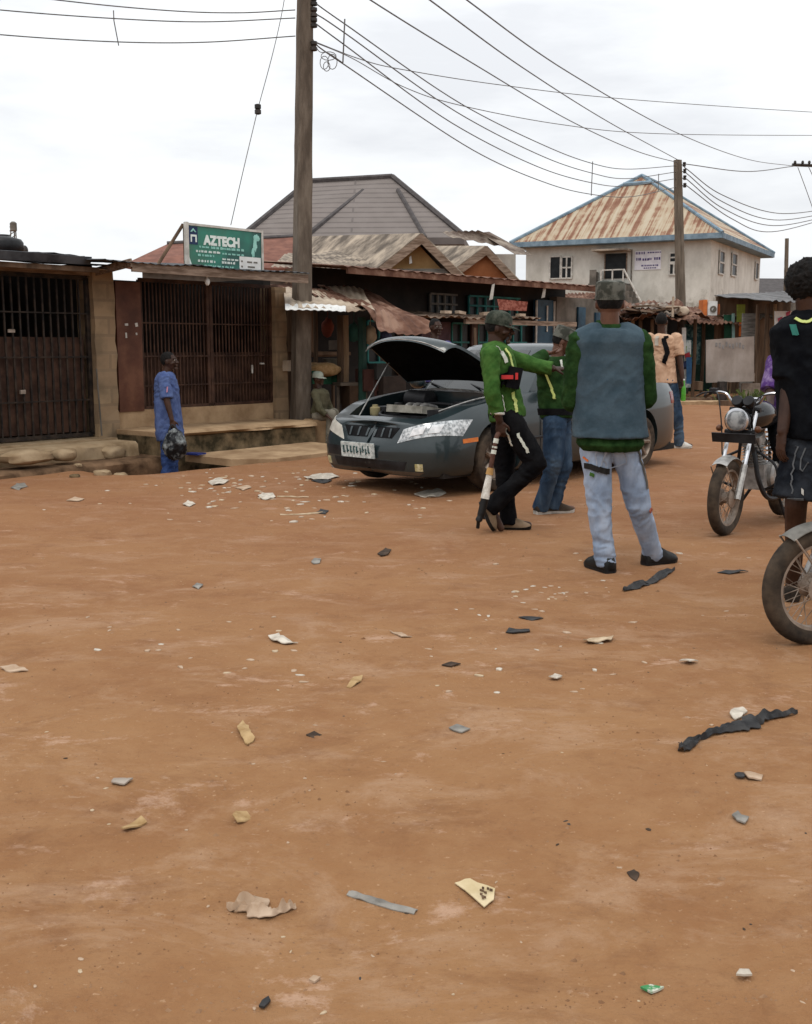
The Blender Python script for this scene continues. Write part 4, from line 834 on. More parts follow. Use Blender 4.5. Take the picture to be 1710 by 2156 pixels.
for pts, lb in (
    (((658, 2, 16.6), (724, 49, 17.6), (970, 218, 21.7), (1150, 308, 26), (1247, 344, 28.5), (1320, 356, 31), (1424, 349, 34)), 'topmost of four wires sagging between the tall pole and the second pole'),
    (((660, 26, 16.6), (724, 68, 17.5), (960, 235, 21.5), (1140, 328, 26), (1245, 364, 28.5), (1320, 376, 31), (1424, 362, 34)), 'second from the top of four wires sagging between the two poles'),
    (((660, 46, 16.6), (722, 92, 17.5), (950, 258, 21.5), (1130, 350, 26), (1242, 384, 28.5), (1320, 392, 31), (1424, 376, 34)), 'third from the top of four wires sagging between the two poles'),
    (((658, 88, 16.6), (722, 134, 17.5), (996, 316, 22.3), (1150, 385, 26), (1245, 409, 28.5), (1330, 414, 31), (1424, 394, 34)), 'lowest of four wires sagging between the tall pole and the second pole'),
    (((560, -150, 12), (780, 0, 15), (1000, 136, 19), (1200, 254, 25), (1340, 318, 30), (1430, 343, 34)), 'leftmost of three wires coming down from above to the second pole'),
    (((740, -120, 12), (905, 0, 14.5), (1100, 142, 19), (1280, 256, 26), (1430, 338, 34)), 'middle one of three wires coming down from above to the second pole'),
    (((830, -120, 12), (983, 0, 15), (1200, 154, 20), (1422, 278, 29), (1573, 335, 37), (1675, 350, 44)), 'rightmost of three wires passing over the second pole to the crossarm'),
    (((656, 85, 16.6), (760, 125, 17.5), (846, 146, 18.5), (1048, 178, 20), (1311, 208, 23), (1710, 236, 27), (2000, 250, 30)), 'upper thin service wire crossing the sky to the right'),
    (((660, 88, 16.6), (740, 122, 17), (850, 183, 18), (970, 222, 19), (1180, 262, 21.5), (1376, 281, 24), (1710, 285, 28), (2000, 282, 31)), 'lower thin service wire crossing the sky to the right'),
    (((1441, 345, 34), (1573, 361, 39), (1671, 350, 44)), 'nearly level wire from the second pole to the crossarm'),
    (((1441, 352, 34), (1520, 410, 37), (1638, 449, 41), (1760, 438, 46)), 'topmost of four wires sagging right from the second pole'),
    (((1442, 362, 34), (1520, 424, 37), (1630, 463, 41), (1760, 446, 46)), 'second of four wires sagging right from the second pole'),
    (((1442, 374, 34), (1525, 440, 37), (1630, 475, 41), (1760, 452, 46)), 'third of four wires sagging right from the second pole'),
    (((1442, 388, 34), (1540, 460, 37), (1625, 488, 41), (1760, 455, 46)), 'lowest of four wires sagging right from the second pole')):
    far = pts[-1][2] > 40
    wire(lb, pts, .007 if 'thin' in lb else (.015 if far and pts[0][2] > 30 else .0105), GW)
for (x0, y0, x1, y1, Y, lb) in ((726, 40, 722, 132, 17.5, 'spacer stick on the wires just right of the tall pole'), (1248, 340, 1245, 412, 28.5, 'spacer stick on the wires above the rusty hip roof'), (1387, 366, 1386, 404, 32.8, 'short spacer stick on the wires beside the second pole')):
    m = MB(); m.tube([at(x0, y0, Y), at(x1, y1, Y)], .012, 5); single(m, 'wire_spacer', M['wire'], lb, 'spacer', at(x0, y0, Y))
for x0, y0, x1, y1, lb in ((1680, 352, 1722, 470, 'left one of two stay wires under the crossarm'), (1703, 352, 1760, 480, 'right one of two stay wires under the crossarm')): wire(lb, ((x0, y0, 44), ((x0 + x1) / 2, (y0 + y1) / 2 - 2, 44), (x1, y1, 44)), .014, None, name='stay_wire')
q = at(486, 474, 15.3); sw = thing('stay_wire', 'slanting stay wire with a dark insulator from the pole top to the sign', 'wire', q)
m = MB(); m.tube(curve3([at(604, -40, 16), at(595, 20, 16), at(575, 110, 15.8), at(545, 222, 15.6)], 8), .006, 5); m.tube(curve3([at(541, 238, 15.6), at(512, 360, 15.4), q], 8), .006, 5); m.build('strand', M['wire'], sw, world=True)
m = MB(); c = at(543, 230, 15.6); m.lathe([(.02, -.07), (.045, -.06), (.045, -.01), (.03, 0), (.045, .01), (.045, .06), (.02, .07)], c, 10); m.build('insulator', M['ceramic'], sw, True, world=True)
# loops of spare cable hanging by the pole top
q = at(690, 125, 16.9); m = MB(); rr = random.Random(3)
for cx, cy, rx, ry in ((683, 132, 9, 14), (700, 130, 10, 16), (692, 118, 16, 9), (688, 140, 7, 10)):
    m.tube([at(cx + rx * math.cos(a * .5), cy + ry * math.sin(a * .5), 16.9 + .03 * a) for a in range(14)], .006, 5)
m.tube(curve3([at(658, 80, 16.6), at(672, 108, 16.8), at(692, 112, 16.9), at(722, 132, 17.5)], 8), .006, 5)
single(m, 'cable_loop', M['wire'], 'tangle of spare cable loops hanging just right of the tall pole', 'cable', q)
# ------------------------------------------------------------------ car with the bonnet up
CAR_A = R(43)
cu = V((math.sin(CAR_A), math.cos(CAR_A), 0))
car_o = V((-.38, 10.70, .01))
car = thing('parked_car', 'dark grey green saloon car with its bonnet propped open and engine showing', 'car', car_o, math.atan2(cu.y, cu.x))
def smix(a, b, t): return a + (b - a) * t
PAINT = pm('dark grey green paint', (.014, .024, .027), (.021, .033, .036), 1.5, rough=.32, metal=.1, coat=.45, spec=.4)
DUST = pm('dusty paint', (.07, .05, .035), (.11, .08, .055), 4, rough=.8)
OUT = [(0.0, 0.02), (0.0, .2), (.015, .38), (.045, .54), (.10, .67), (.18, .765), (.30, .83), (.46, .868), (.62, .885), (.8, .893), (.95, .897), (1.1, .9), (1.3, .903), (1.6, .905), (2.0, .907), (2.4, .908), (2.8, .908), (3.2, .905), (3.5, .9), (3.68, .895), (3.9, .885), (4.1, .87), (4.3, .845), (4.5, .80), (4.65, .73), (4.75, .62), (4.82, .46), (4.85, .25), (4.85, .02)]
def lerp_tab(tab, x):
    for (a, b), (c, d) in zip(tab, tab[1:]):
        if x <= c: return b + (d - b) * (x - a) / max(1e-6, c - a)
    return tab[-1][1]
TOPZ = [(0, .665), (.15, .695), (.3, .735), (.6, .835), (1.0, .895), (1.4, .935), (1.6, .95), (3.6, .985), (4.2, .995), (4.6, .97), (4.85, .90)]
fr_prof = [(.19, .075), (.23, .03), (.30, .0), (.42, -.01), (.50, .0), (.545, .03), (.60, .055), (.655, .085), (.70, .13)]
sd_prof = [(.19, .07), (.23, .03), (.30, .005), (.42, -.004), (.54, .0), (.64, .004), (.74, .012), (.84, .035), (.92, .09)]
rings = []
for x, hw in OUT:
    f = 1 - sstep(.05, .75, x); rr_ = sstep(4.2, 4.8, x); tz = lerp_tab(TOPZ, x); side = []
    for (z1, i1), (z2, i2) in zip(fr_prof, sd_prof):
        k = (z2 - .19) / (.92 - .19); zs = .19 + k * (tz - .19); zf = .19 + (z1 - .19) / (.70 - .19) * (tz - .19)
        z = zf * f + zs * (1 - f); ins = i1 * f + i2 * (1 - f)
        # move inwards: sideways on the flank, backwards on the nose and forwards on the tail
        nxw = f * sstep(.9, .4, hw); bx = ins * (max(0, 1 - hw / .72)) if x < .5 else 0
        bx2 = ins * (max(0, 1 - hw / .75)) if x > 4.3 else 0
        wv = max(.012, hw - ins * min(1, hw / .6))
        side.append((x + bx * 1.15 - bx2, wv, z))
    top = []; tw = side[-1][1]
    for q in (.8, .55, .28, 0): top.append((side[-1][0], tw * q, side[-1][2] + .03 * (1 - q * q) * (.5 if x > 1.5 else 1)))
    half = [(p[0], -p[1], p[2]) for p in side] + [(p[0], -p[1], p[2]) for p in top]
    ring = half + [(p[0], -p[1], p[2]) for p in half[-2::-1]]
    rings.append(ring)
def resample(rings, n=3):
    out = []
    for i in range(len(rings) - 1):
        a, b, c, d = rings[max(i - 1, 0)], rings[i], rings[i + 1], rings[min(i + 2, len(rings) - 1)]
        for k in range(n):
            t = k / n; out.append([.5 * ((2 * V(q)) + (V(r_) - V(p)) * t + (2 * V(p) - 5 * V(q) + 4 * V(r_) - V(s_)) * t * t + (3 * V(q) - V(p) - 3 * V(r_) + V(s_)) * t ** 3) for p, q, r_, s_ in zip(a, b, c, d)])
    out.append([V(p) for p in rings[-1]]); return out
def boolean(me, cutters, op='DIFFERENCE'):
    o = bpy.data.objects.new('tmp', me); COL.objects.link(o); tm = []
    for c in cutters:
        cm = c.mesh('cut'); co = bpy.data.objects.new('tmpc', cm); COL.objects.link(co); tm.append(co)
        md = o.modifiers.new('b', 'BOOLEAN'); md.operation = op; md.object = co; md.solver = 'EXACT'
    dg = bpy.context.evaluated_depsgraph_get(); res = bpy.data.meshes.new_from_object(o.evaluated_get(dg))
    for c in tm: bpy.data.objects.remove(c)
    bpy.data.objects.remove(o); return res
body0 = MB().loft(resample(rings)).mesh('body')
shell_bvh = BVHTree.FromPolygons([v.co.copy() for v in body0.vertices], [list(p.vertices) for p in body0.polygons])
RX = Matrix.Rotation(R(90), 3, 'X')
AX0, AX1, WR = .94, 3.66, .315
cuts = []
for x in (AX0, AX1):
    for s in (-1, 1): cuts.append(MB().lathe([(.365, -.20), (.365, .20)], (x, s * .83, .335), 40, RX))
bay = [(.20, .30), (.24, .50), (.42, .58), (.85, .665), (1.28, .69)]
bp_ = [(x, -y, .42) for x, y in bay] + [(x, y, .42) for x, y in bay[::-1]]
cuts.append(MB().poly(bp_, (0, 0, 1)))
body = boolean(body0, cuts)
put('body', body, PAINT, car, True, 35)
# engine bay
m = MB(); m.span((.35, -.66, .40), (1.30, .66, .43)); m.build('bay_floor', M['black_plastic'], car)
ENG = pm('dusty engine cover', (.15, .14, .115), (.36, .34, .29), 5, rough=.7, bump=.2)
m = MB(); m.box((.74, .04, .775), (.34, .50, .075), Matrix.Rotation(R(7), 3, 'Y')); m.build('engine_cover', ENG, car, bevel=.03)
m = MB(); m.lathe([(.03, 0), (.045, .01), (.045, .03), (.03, .035)], (.66, .20, .815), 16); m.build('filler_cap', M['black_plastic'], car, True)
for yy_ in (-.14, -.04, .06): m = MB(); m.tube(curve3([(.62, yy_, .80), (.70, yy_ + .02, .835), (.90, yy_ + .03, .80)], 5), .022, 8); m.build('intake_runner', M['alloy'], car, True)
m = MB(); m.box((1.08, -.42, .80), (.22, .30, .12)); m.build('fuse_box', M['black_plastic'], car, bevel=.02)
m = MB(); m.lathe([(.04, -.16), (.10, -.15), (.10, .15), (.04, .16)], (1.14, .34, .86), 18, Matrix.Rotation(R(90), 3, 'X')); m.build('brake_servo', M['black_plastic'], car, True)
m = MB(); m.box((.80, .04, .60), (.42, .62, .26)); m.build('engine_block', M['black_plastic'], car, bevel=.02)
m = MB(); m.box((.62, -.42, .72), (.22, .18, .16)); m.build('battery', M['black_plastic'], car, bevel=.015)
m = MB(); m.box((.78, .48, .74), (.26, .20, .12)); m.build('air_box', M['black_plastic'], car, bevel=.03)
m = MB(); m.lathe([(.04, 0), (.055, .02), (.055, .09), (.03, .10), (.03, .12)], (.62, .50, .70), 16); m.build('reservoir', pm('yellowed tank', (.30, .25, .13), (.42, .36, .2), 6), car, True)
for pts in ([(.36, -.3, .66), (.46, -.1, .70), (.5, .3, .72), (.7, .45, .76)], [(1.1, -.5, .84), (.9, -.38, .82), (.6, -.36, .76)], [(.98, .35, .78), (1.05, .1, .83), (1.08, -.2, .82)]):
    m = MB(); m.tube(curve3(pts, 6), .018, 8); m.build('hose', M['black_plastic'], car, True)
m = MB(); m.tube(curve3([(1.27, -.60, .93), (1.24, -.3, .965), (1.22, 0, .975), (1.24, .3, .965), (1.27, .60, .93)], 6), .012, 6); m.tube(curve3([(.42, -.56, .80), (.8, -.655, .895), (1.25, -.675, .945)], 6), .008, 6); m.build('bay_seal', M['alloy'], car, True)
m = MB(); m.span((.20, -.50, .60), (.36, .50, .635)); m.build('radiator_panel', M['black_plastic'], car, bevel=.01)
m = MB(); m.tube([(.34, .5, .66), (.95, .60, 1.27)], .007, 6); m.build('prop_rod', M['alloy'], car)
# conforming panels on the nose
def proj(p, d):
    h = shell_bvh.ray_cast(V(p) - V(d) * 1.5, V(d)); return h[0], h[1]
def patch(name, corners, d, mat, parent, off=.006, nu=14, nv=8, th=.012, fn=None, smooth=True):
    c = [V(x) for x in corners]; d = V(d).normalized(); F_, B_ = [], []
    m = MB()
    for j in range(nv + 1):
        f, b = [], []
        for i in range(nu + 1):
            u, v = i / nu, j / nv
            if fn: u, v = fn(u, v)
            p = c[0] * (1 - u) * (1 - v) + c[1] * u * (1 - v) + c[2] * u * v + c[3] * (1 - u) * v
            h, n = proj(p, d)
            if h is None: h, n = p, -d
            f.append(m.bm.verts.new(h - d * off)); b.append(m.bm.verts.new(h + d * th))
        F_.append(f); B_.append(b)
    for j in range(nv):
        for i in range(nu): m.face([F_[j][i], F_[j][i + 1], F_[j + 1][i + 1], F_[j + 1][i]]); m.face([B_[j][i], B_[j + 1][i], B_[j + 1][i + 1], B_[j][i + 1]])
    for j in range(nv): m.face([F_[j][0], F_[j + 1][0], B_[j + 1][0], B_[j][0]]); m.face([F_[j][nu], B_[j][nu], B_[j + 1][nu], F_[j + 1][nu]])
    for i in range(nu): m.face([F_[0][i], B_[0][i], B_[0][i + 1], F_[0][i + 1]]); m.face([F_[nv][i], F_[nv][i + 1], B_[nv][i + 1], B_[nv][i]])
    return m.build(name, mat, parent, smooth, 50)
GRB = pm('black grille', (.004, .004, .004), (.008, .008, .009), 9, rough=.6, spec=.1)
grl = patch('grille', [(0, -.38, .648), (0, .38, .648), (0, .30, .545), (0, -.30, .545)], (1, 0, 0), GRB, car, .004)
for k in range(6): y = -.27 + k * .108; patch('grille_bar', [(0, y - .012, .638), (0, y + .012, .638), (0, y + .010, .555), (0, y - .010, .555)], (1, 0, 0), PAINT, grl, .012, 2, 4)
patch('lower_intake', [(0, -.50, .33), (0, .50, .33), (0, .46, .245), (0, -.46, .245)], (1, 0, 0), M['black_plastic'], car, .004)
patch('bumper_slot', [(0, .16, .44), (0, .66, .44), (0, .62, .345), (0, .16, .345)], (1, 0, 0), M['black_plastic'], car, .003)
patch('valance', [(0, -.66, .235), (0, .62, .235), (0, .58, .2), (0, -.6, .2)], (1, .0, 0), DUST, car, .004, 24, 3)
HL = pm('headlamp lens', (.20, .22, .23), (.66, .69, .70), 30, detail=4, rough=.08, lo=.40, hi=.62, spec=.8, coat=.5)
HLO = pm('clouded headlamp', (.40, .38, .33), (.55, .53, .47), 8, rough=.3)
for s, mt, lb in ((-1, HL, None), (1, HLO, 'clouded yellowed headlamp')):
    h = patch('headlight', [(-.08, s * (.47 if s < 0 else .44), .55), (-.04, s * .52, .685), (.42, s * 1.0, .80), (.27, s * 1.0, .65)], (.72, -s * .62, -.32), mt, car, .006, 18, 10, fn=lambda u, v: (u, v))
    if lb: h['label'] = lb
    else:
        for u0, u1, v0, v1 in ((.16, .36, .25, .80), (.44, .62, .20, .78)):
            cs = [V(q) for q in ((-.08, s * .47, .55), (-.04, s * .52, .685), (.42, s * 1.0, .80), (.27, s * 1.0, .65))]
            bl = lambda u, v: cs[0] * (1 - u) * (1 - v) + cs[3] * u * (1 - v) + cs[2] * u * v + cs[1] * (1 - u) * v
            patch('reflector', [bl(u0, v0), bl(u1, v0), bl(u1, v1), bl(u0, v1)], (.72, -s * .62, -.32), pm('lamp reflector', (.62, .64, .65), (.85, .86, .87), 20, rough=.15), h, .012, 8, 8)
    patch('fog_lamp', [(0, s * .60, .315), (0, s * .68, .315), (0, s * .68, .245), (0, s * .60, .245)], (1, -s * .3, 0), pm('fog lens', (.35, .30, .13), (.6, .55, .35), 30), car, .008, 5, 5)
    patch('side_marker', [(.42, s * .95, .545), (.62, s * .95, .555), (.62, s * .95, .515), (.42, s * .95, .505)], (.15, -s, 0), pm('amber lens', (.55, .13, .02), (.65, .2, .04), 12, rough=.2), car, .006, 6, 3)
# number plate: unreadable small strokes, as in the photograph
pl = MB(); Rt = Matrix.Rotation(R(-6), 3, 'Y'); pc = V((-.035, .10, .415)); pl.box(pc, (.012, .46, .15), Rt); plate = pl.build('number_plate', pm('plate', (.32, .36, .35), (.60, .64, .62), 30, lo=.4, hi=.6), car, bevel=.004)
m = MB(); rr = random.Random(2); y = -.19
while y < .17:
    wv = rr.uniform(.02, .04); m.box(pc + V((-.009, -y, rr.uniform(-.012, .012))), (.004, wv * .45, rr.uniform(.05, .085)), Rt); m.box(pc + V((-.009, -y - .008, rr.uniform(-.03, .03))), (.004, wv * .8, .014), Rt); y += wv + .012
m.build('plate_marks', pm('plate ink', (.03, .07, .07), None, 8), plate)
# bonnet, hinged at the scuttle
hinge = V((1.34, 0, 1.04)); HA_ = R(32)
def hood_pt(u, v, off=0):  # u 0 hinge .. 1 tip, v -1..1
    L_ = 1.04; hw = .70 - .16 * u ** 2.2; tip = 1 - .14 * abs(v) ** 2.2 * (u ** 3)
    cv = max(0, (u - .80) / .20); x = -u * L_ * tip * (1 - .03 * cv * cv); z = -.09 * u ** 2 - .085 * cv ** 1.8 + .05 * (1 - abs(v) ** 2.5) + .03 * u + off
    y = v * hw
    return V((hinge.x + x * math.cos(HA_) + z * math.sin(HA_), y, hinge.z + -x * math.sin(HA_) + z * math.cos(HA_)))
def hood(name, o1, o2, mat, parent, s=1.0, u0=0, u1=1):
    m = MB(); nu, nv = 18, 22; A = [[m.bm.verts.new(hood_pt(u0 + (u1 - u0) * j / nu, s * (-1 + 2 * i / nv), o1)) for i in range(nv + 1)] for j in range(nu + 1)]
    B = [[m.bm.verts.new(hood_pt(u0 + (u1 - u0) * j / nu, s * (-1 + 2 * i / nv), o2)) for i in range(nv + 1)] for j in range(nu + 1)]
    for j in range(nu):
        for i in range(nv): m.face([A[j][i], A[j][i + 1], A[j + 1][i + 1], A[j + 1][i]]); m.face([B[j][i], B[j + 1][i], B[j + 1][i + 1], B[j][i + 1]])
    for j in range(nu): m.face([A[j][0], A[j + 1][0], B[j + 1][0], B[j][0]]); m.face([A[j][nv], B[j][nv], B[j + 1][nv], A[j + 1][nv]])
    for i in range(nv): m.face([A[0][i], B[0][i], B[0][i + 1], A[0][i + 1]]); m.face([A[nu][i], A[nu][i + 1], B[nu][i + 1], B[nu][i]])
    return m.build(name, mat, parent, True, 50)
hd = hood('bonnet', .012, -.018, PAINT, car)
hood('bonnet_liner', -.020, -.045, pm('black liner felt', (.003, .003, .003), (.006, .006, .006), 9, rough=.95, spec=.03), hd, .93, .05, .95)
m = MB(); m.tube(curve3([hood_pt(1, v, .0) for v in (-.99, -.8, -.5, 0, .5, .8, .99)], 6), .006, 6); m.build('chrome_lip', M['alloy'], hd, True)
# greenhouse
GB = [(1.42, .20), (1.46, .55), (1.62, .73), (2.1, .80), (2.7, .815), (3.3, .80), (3.75, .74), (4.0, .60), (4.08, .25)]
GT = [(2.12, .18), (2.14, .40), (2.2, .535), (2.4, .585), (2.7, .60), (3.0, .585), (3.18, .54), (3.26, .40), (3.28, .18)]
zb_, zt_ = .93, 1.415
def gh(f):
    r_ = []
    for (x0, y0), (x1, y1) in zip(GB, GT):
        k = f; bul = .035 * math.sin(math.pi * f)
        r_.append(V((smix(x0, x1, k) + (-bul if x0 < 2 else (bul if x0 > 3.5 else 0)), -(smix(y0, y1, k) + bul), smix(zb_, zt_, f))))
    return r_ + [V((p.x, -p.y, p.z)) for p in r_[::-1]]
rg = [gh(f) for f in (-.06, 0, .2, .4, .6, .8, .93, 1.0)]
cen = V((2.7, 0, zt_))
for s_, dz in ((.93, .02), (.75, .035), (.4, .045), (.1, .047)): rg.append([cen + V(((p.x - cen.x) * s_, p.y * s_, dz)) for p in rg[7]])
cab = MB().loft(rg).mesh('cabin'); cab_bvh = BVHTree.FromPolygons([v.co.copy() for v in cab.vertices], [list(p.vertices) for p in cab.polygons])
put('cabin', cab, PAINT, car, True, 40)
GL = M['dark_glass']
def gpatch(name, idx0, idx1, f0, f1, mat, off=.006, n=12, mirror=False, parent=car):
    m = MB(); A = []
    for j in range(7):
        f = f0 + (f1 - f0) * j / 6; full = gh(f); r_ = full[:9]
        row = []
        for i in range(n + 1):
            u = idx0 + (idx1 - idx0) * i / n
            if u < 0: p = r_[0].lerp(full[17], -u)
            else: a = min(7, int(u)); p = r_[a].lerp(r_[a + 1], u - a)
            if mirror: p = V((p.x, -p.y, p.z))
            d = (V((2.75, 0, .6)) - V((p.x, p.y, .6))).normalized() * -off
            row.append(p + d + V((0, 0, off * .5)))
        A.append(row)
    Af = [[m.bm.verts.new(p) for p in r_] for r_ in A]
    Bf = [[m.bm.verts.new(p + (V((2.75, 0, .8)) - p).normalized() * .012) for p in r_] for r_ in A]
    for j in range(6):
        for i in range(n): m.face([Af[j][i], Af[j][i + 1], Af[j + 1][i + 1], Af[j + 1][i]]); m.face([Bf[j][i], Bf[j + 1][i], Bf[j + 1][i + 1], Bf[j][i + 1]])
    for j in range(6): m.face([Af[j][0], Af[j + 1][0], Bf[j + 1][0], Bf[j][0]]); m.face([Af[j][n], Bf[j][n], Bf[j + 1][n], Af[j + 1][n]])
    for i in range(n): m.face([Af[0][i], Bf[0][i], Bf[0][i + 1], Af[0][i + 1]]); m.face([Af[6][i], Af[6][i + 1], Bf[6][i + 1], Bf[6][i]])
    return m.build(name, mat, parent, True, 60)
def fullpatch(name, ends, f0, f1, mat):
    m = MB(); A = []
    for j in range(7):
        f = f0 + (f1 - f0) * j / 6; full = gh(f); r_ = full[:9]; pts = [r_[k] for k in ends]; pts = pts + [V((p.x, -p.y, p.z)) for p in pts[::-1]]
        A.append([p + (V((p.x, p.y, 0)) - V((2.75, 0, 0))).normalized() * .007 + V((0, 0, .004)) for p in curve3(pts, 4)])
    Af = [[m.bm.verts.new(p) for p in r_] for r_ in A]; Bf = [[m.bm.verts.new(p + (V((2.75, 0, .8)) - p).normalized() * .012) for p in r_] for r_ in A]; n = len(A[0]) - 1
    for j in range(6):
        for i in range(n): m.face([Af[j][i], Af[j][i + 1], Af[j + 1][i + 1], Af[j + 1][i]]); m.face([Bf[j][i], Bf[j + 1][i], Bf[j + 1][i + 1], Bf[j][i + 1]])
    for j in range(6): m.face([Af[j][0], Af[j + 1][0], Bf[j + 1][0], Bf[j][0]]); m.face([Af[j][n], Bf[j][n], Bf[j + 1][n], Af[j + 1][n]])
    for i in range(n): m.face([Af[0][i], Bf[0][i], Bf[0][i + 1], Af[0][i + 1]]); m.face([Af[6][i], Af[6][i + 1], Bf[6][i + 1], Bf[6][i]])
    return m.build(name, mat, car, True, 60)
fullpatch('windscreen', [1, 0], .05, .93, GL)
fullpatch('rear_window', [7, 8], .08, .92, GL)
for mir in (False, True):
    gpatch('side_window', 2.4, 4.0, .08, .90, GL, mirror=mir); gpatch('side_window', 4.15, 5.6, .08, .90, GL, mirror=mir)
# wipers and scuttle, mirrors, handles, wheels
m = MB(); m.span((1.30, -.62, .925), (1.46, .62, .955)); m.build('scuttle', M['black_plastic'], car, bevel=.01)
for y in (-.35, .2): m = MB(); m.tube([(1.40, y, .97), (1.55, y + .35, 1.03)], .010, 6); m.build('wiper', M['black_plastic'], car)
for s in (-1, 1):
    m = MB(); m.ell((1.78, s * .96, 1.02), (.07, .11, .075)); m.box((1.8, s * .87, .99), (.05, .1, .03)); m.build('mirror', PAINT, car, True)
    for x in (2.35, 3.25): m = MB(); m.ell((x, s * .915, .80), (.09, .018, .016)); m.build('door_handle', PAINT, car, True)
    for x in (1.62, 2.62, 3.42):
        m = MB(); m.tube([(x, s * .905, .25), (x, s * .912, .55), (x + .01, s * .90, .82), (x + .02, s * .83, .93)], .004, 4); m.build('door_gap', M['black_plastic'], car)
    m = MB(); m.tube([(1.45, s * .91, .50), (3.2, s * .915, .52)], .016, 6, True, (V((0, 1, 0)), .4)); m.build('rub_strip', M['black_plastic'], car)
patch('tail_light', [(4.6, -.95, .88), (4.9, -.45, .88), (4.9, -.45, .72), (4.6, -.95, .74)], (-.75, .65, 0), pm('red lens', (.12, .01, .01), (.2, .02, .02), 8, rough=.2), car, .006)
patch('tail_light', [(4.6, .95, .88), (4.9, .45, .88), (4.9, .45, .72), (4.6, .95, .74)], (-.75, -.65, 0), pm('red lens', (.12, .01, .01), (.2, .02, .02), 8, rough=.2), car, .006)
for x in (AX0, AX1):
    for s in (-1, 1):
        c = (x, s * .79, WR); Mx = Matrix.Rotation(R(90) * -s, 3, 'X')
        wl = MB().lathe([(.20, -.10), (.27, -.105), (WR - .015, -.09), (WR, -.05), (WR, .05), (WR - .015, .09), (.27, .105), (.205, .095), (.20, .05)], c, 40, Mx, True).build('wheel', M['rubber'], car, True)
        m = MB(); m.lathe([(.21, -.05), (.205, .095), (.195, .08), (.19, .02), (.06, .04), (.05, .07), (.01, .07)], c, 32, Mx); m.build('rim', M['dusty_rim'], wl, True)
        m = MB()
        for k in range(7):
            a = 2 * math.pi * k / 7; d = V((math.cos(a), math.sin(a), 0)); m.tube([V(c) + Mx @ (d * .05 + V((0, 0, .065))), V(c) + Mx @ (d * .19 + V((0, 0, .075)))], [.028, .02], 6)
        m.build('spoke', M['dusty_rim'], wl, True)
m = MB(); m.span((.25, -.78, .17), (4.6, .78, .24)); m.build('underbody', M['dark_room'], car)
# ------------------------------------------------------------------ people
SKIN = pm('dark brown skin', (.030, .014, .009), (.062, .030, .019), 6, rough=.5, bump=.1)
SKIN2 = pm('brown skin', (.085, .038, .024), (.135, .066, .042), 6, rough=.5, bump=.1)
HAIR = pm('black hair', (.004, .004, .004), (.012, .010, .009), 40, rough=.9, bump=.8, bscale=60)
EYE = pm('eye white', (.20, .17, .14), None, 10, rough=.3)
def remeshed(mb, voxel, smooth=2, disp=None):
    me = mb.mesh('rm'); o = bpy.data.objects.new('rm', me); COL.objects.link(o)
    md = o.modifiers.new('r', 'REMESH'); md.mode = 'VOXEL'; md.voxel_size = voxel; md.use_smooth_shade = True
    if smooth: ms = o.modifiers.new('s', 'SMOOTH'); ms.factor = .5; ms.iterations = smooth
    out = bpy.data.meshes.new_from_object(o.evaluated_get(bpy.context.evaluated_depsgraph_get())); bpy.data.objects.remove(o); bpy.data.meshes.remove(me)
    if disp:
        nr = [v.normal.copy() for v in out.vertices]
        for v, n in zip(out.vertices, nr): v.co += n * disp(v.co)
    return out
def basis(up, fwd):
    up = up.normalized(); f = (fwd - up * fwd.dot(up)).normalized(); r = f.cross(up).normalized()
    return Matrix((r, f, up)).transposed()   # columns right, forward, up
def head_parts(mb, c, B, k=1.0):
    def f(p):
        q = p.copy()
        if q.z < 0: q.x *= 1 - .30 * (-q.z) ** 1.3; q.y = q.y * (1 - .18 * -q.z) + .10 * -q.z
        if q.y < 0: q.y *= 1.06
        return q
    mb.ell(c + B @ V((0, .0, .01)) * k, (.076 * k, .096 * k, .118 * k), B, 24, 16, f)
    P = lambda x, y, z: c + B @ (V((x, y, z)) * k)
    mb.capsule(P(0, .094, .012), P(0, .116, -.022), .009 * k, .016 * k); mb.capsule(P(-.014, .105, -.024), P(.014, .105, -.024), .010 * k, .010 * k)   # nose
    mb.capsule(P(-.020, .098, -.052), P(.020, .098, -.052), .010 * k, .010 * k); mb.capsule(P(-.018, .097, -.064), P(.018, .097, -.064), .010 * k, .010 * k)   # lips
    mb.capsule(P(-.02, .084, -.095), P(.02, .084, -.095), .018 * k, .018 * k)  # chin
    mb.capsule(P(-.045, .084, .036), P(.045, .084, .036), .012 * k, .012 * k)  # brow
    for s in (-1, 1):
        mb.ell(P(s * .079, -.008, -.002), (.010 * k, .020 * k, .032 * k), B, 10, 8); mb.capsule(P(s * .048, .070, -.018), P(s * .056, .05, -.03), .018 * k, .016 * k)
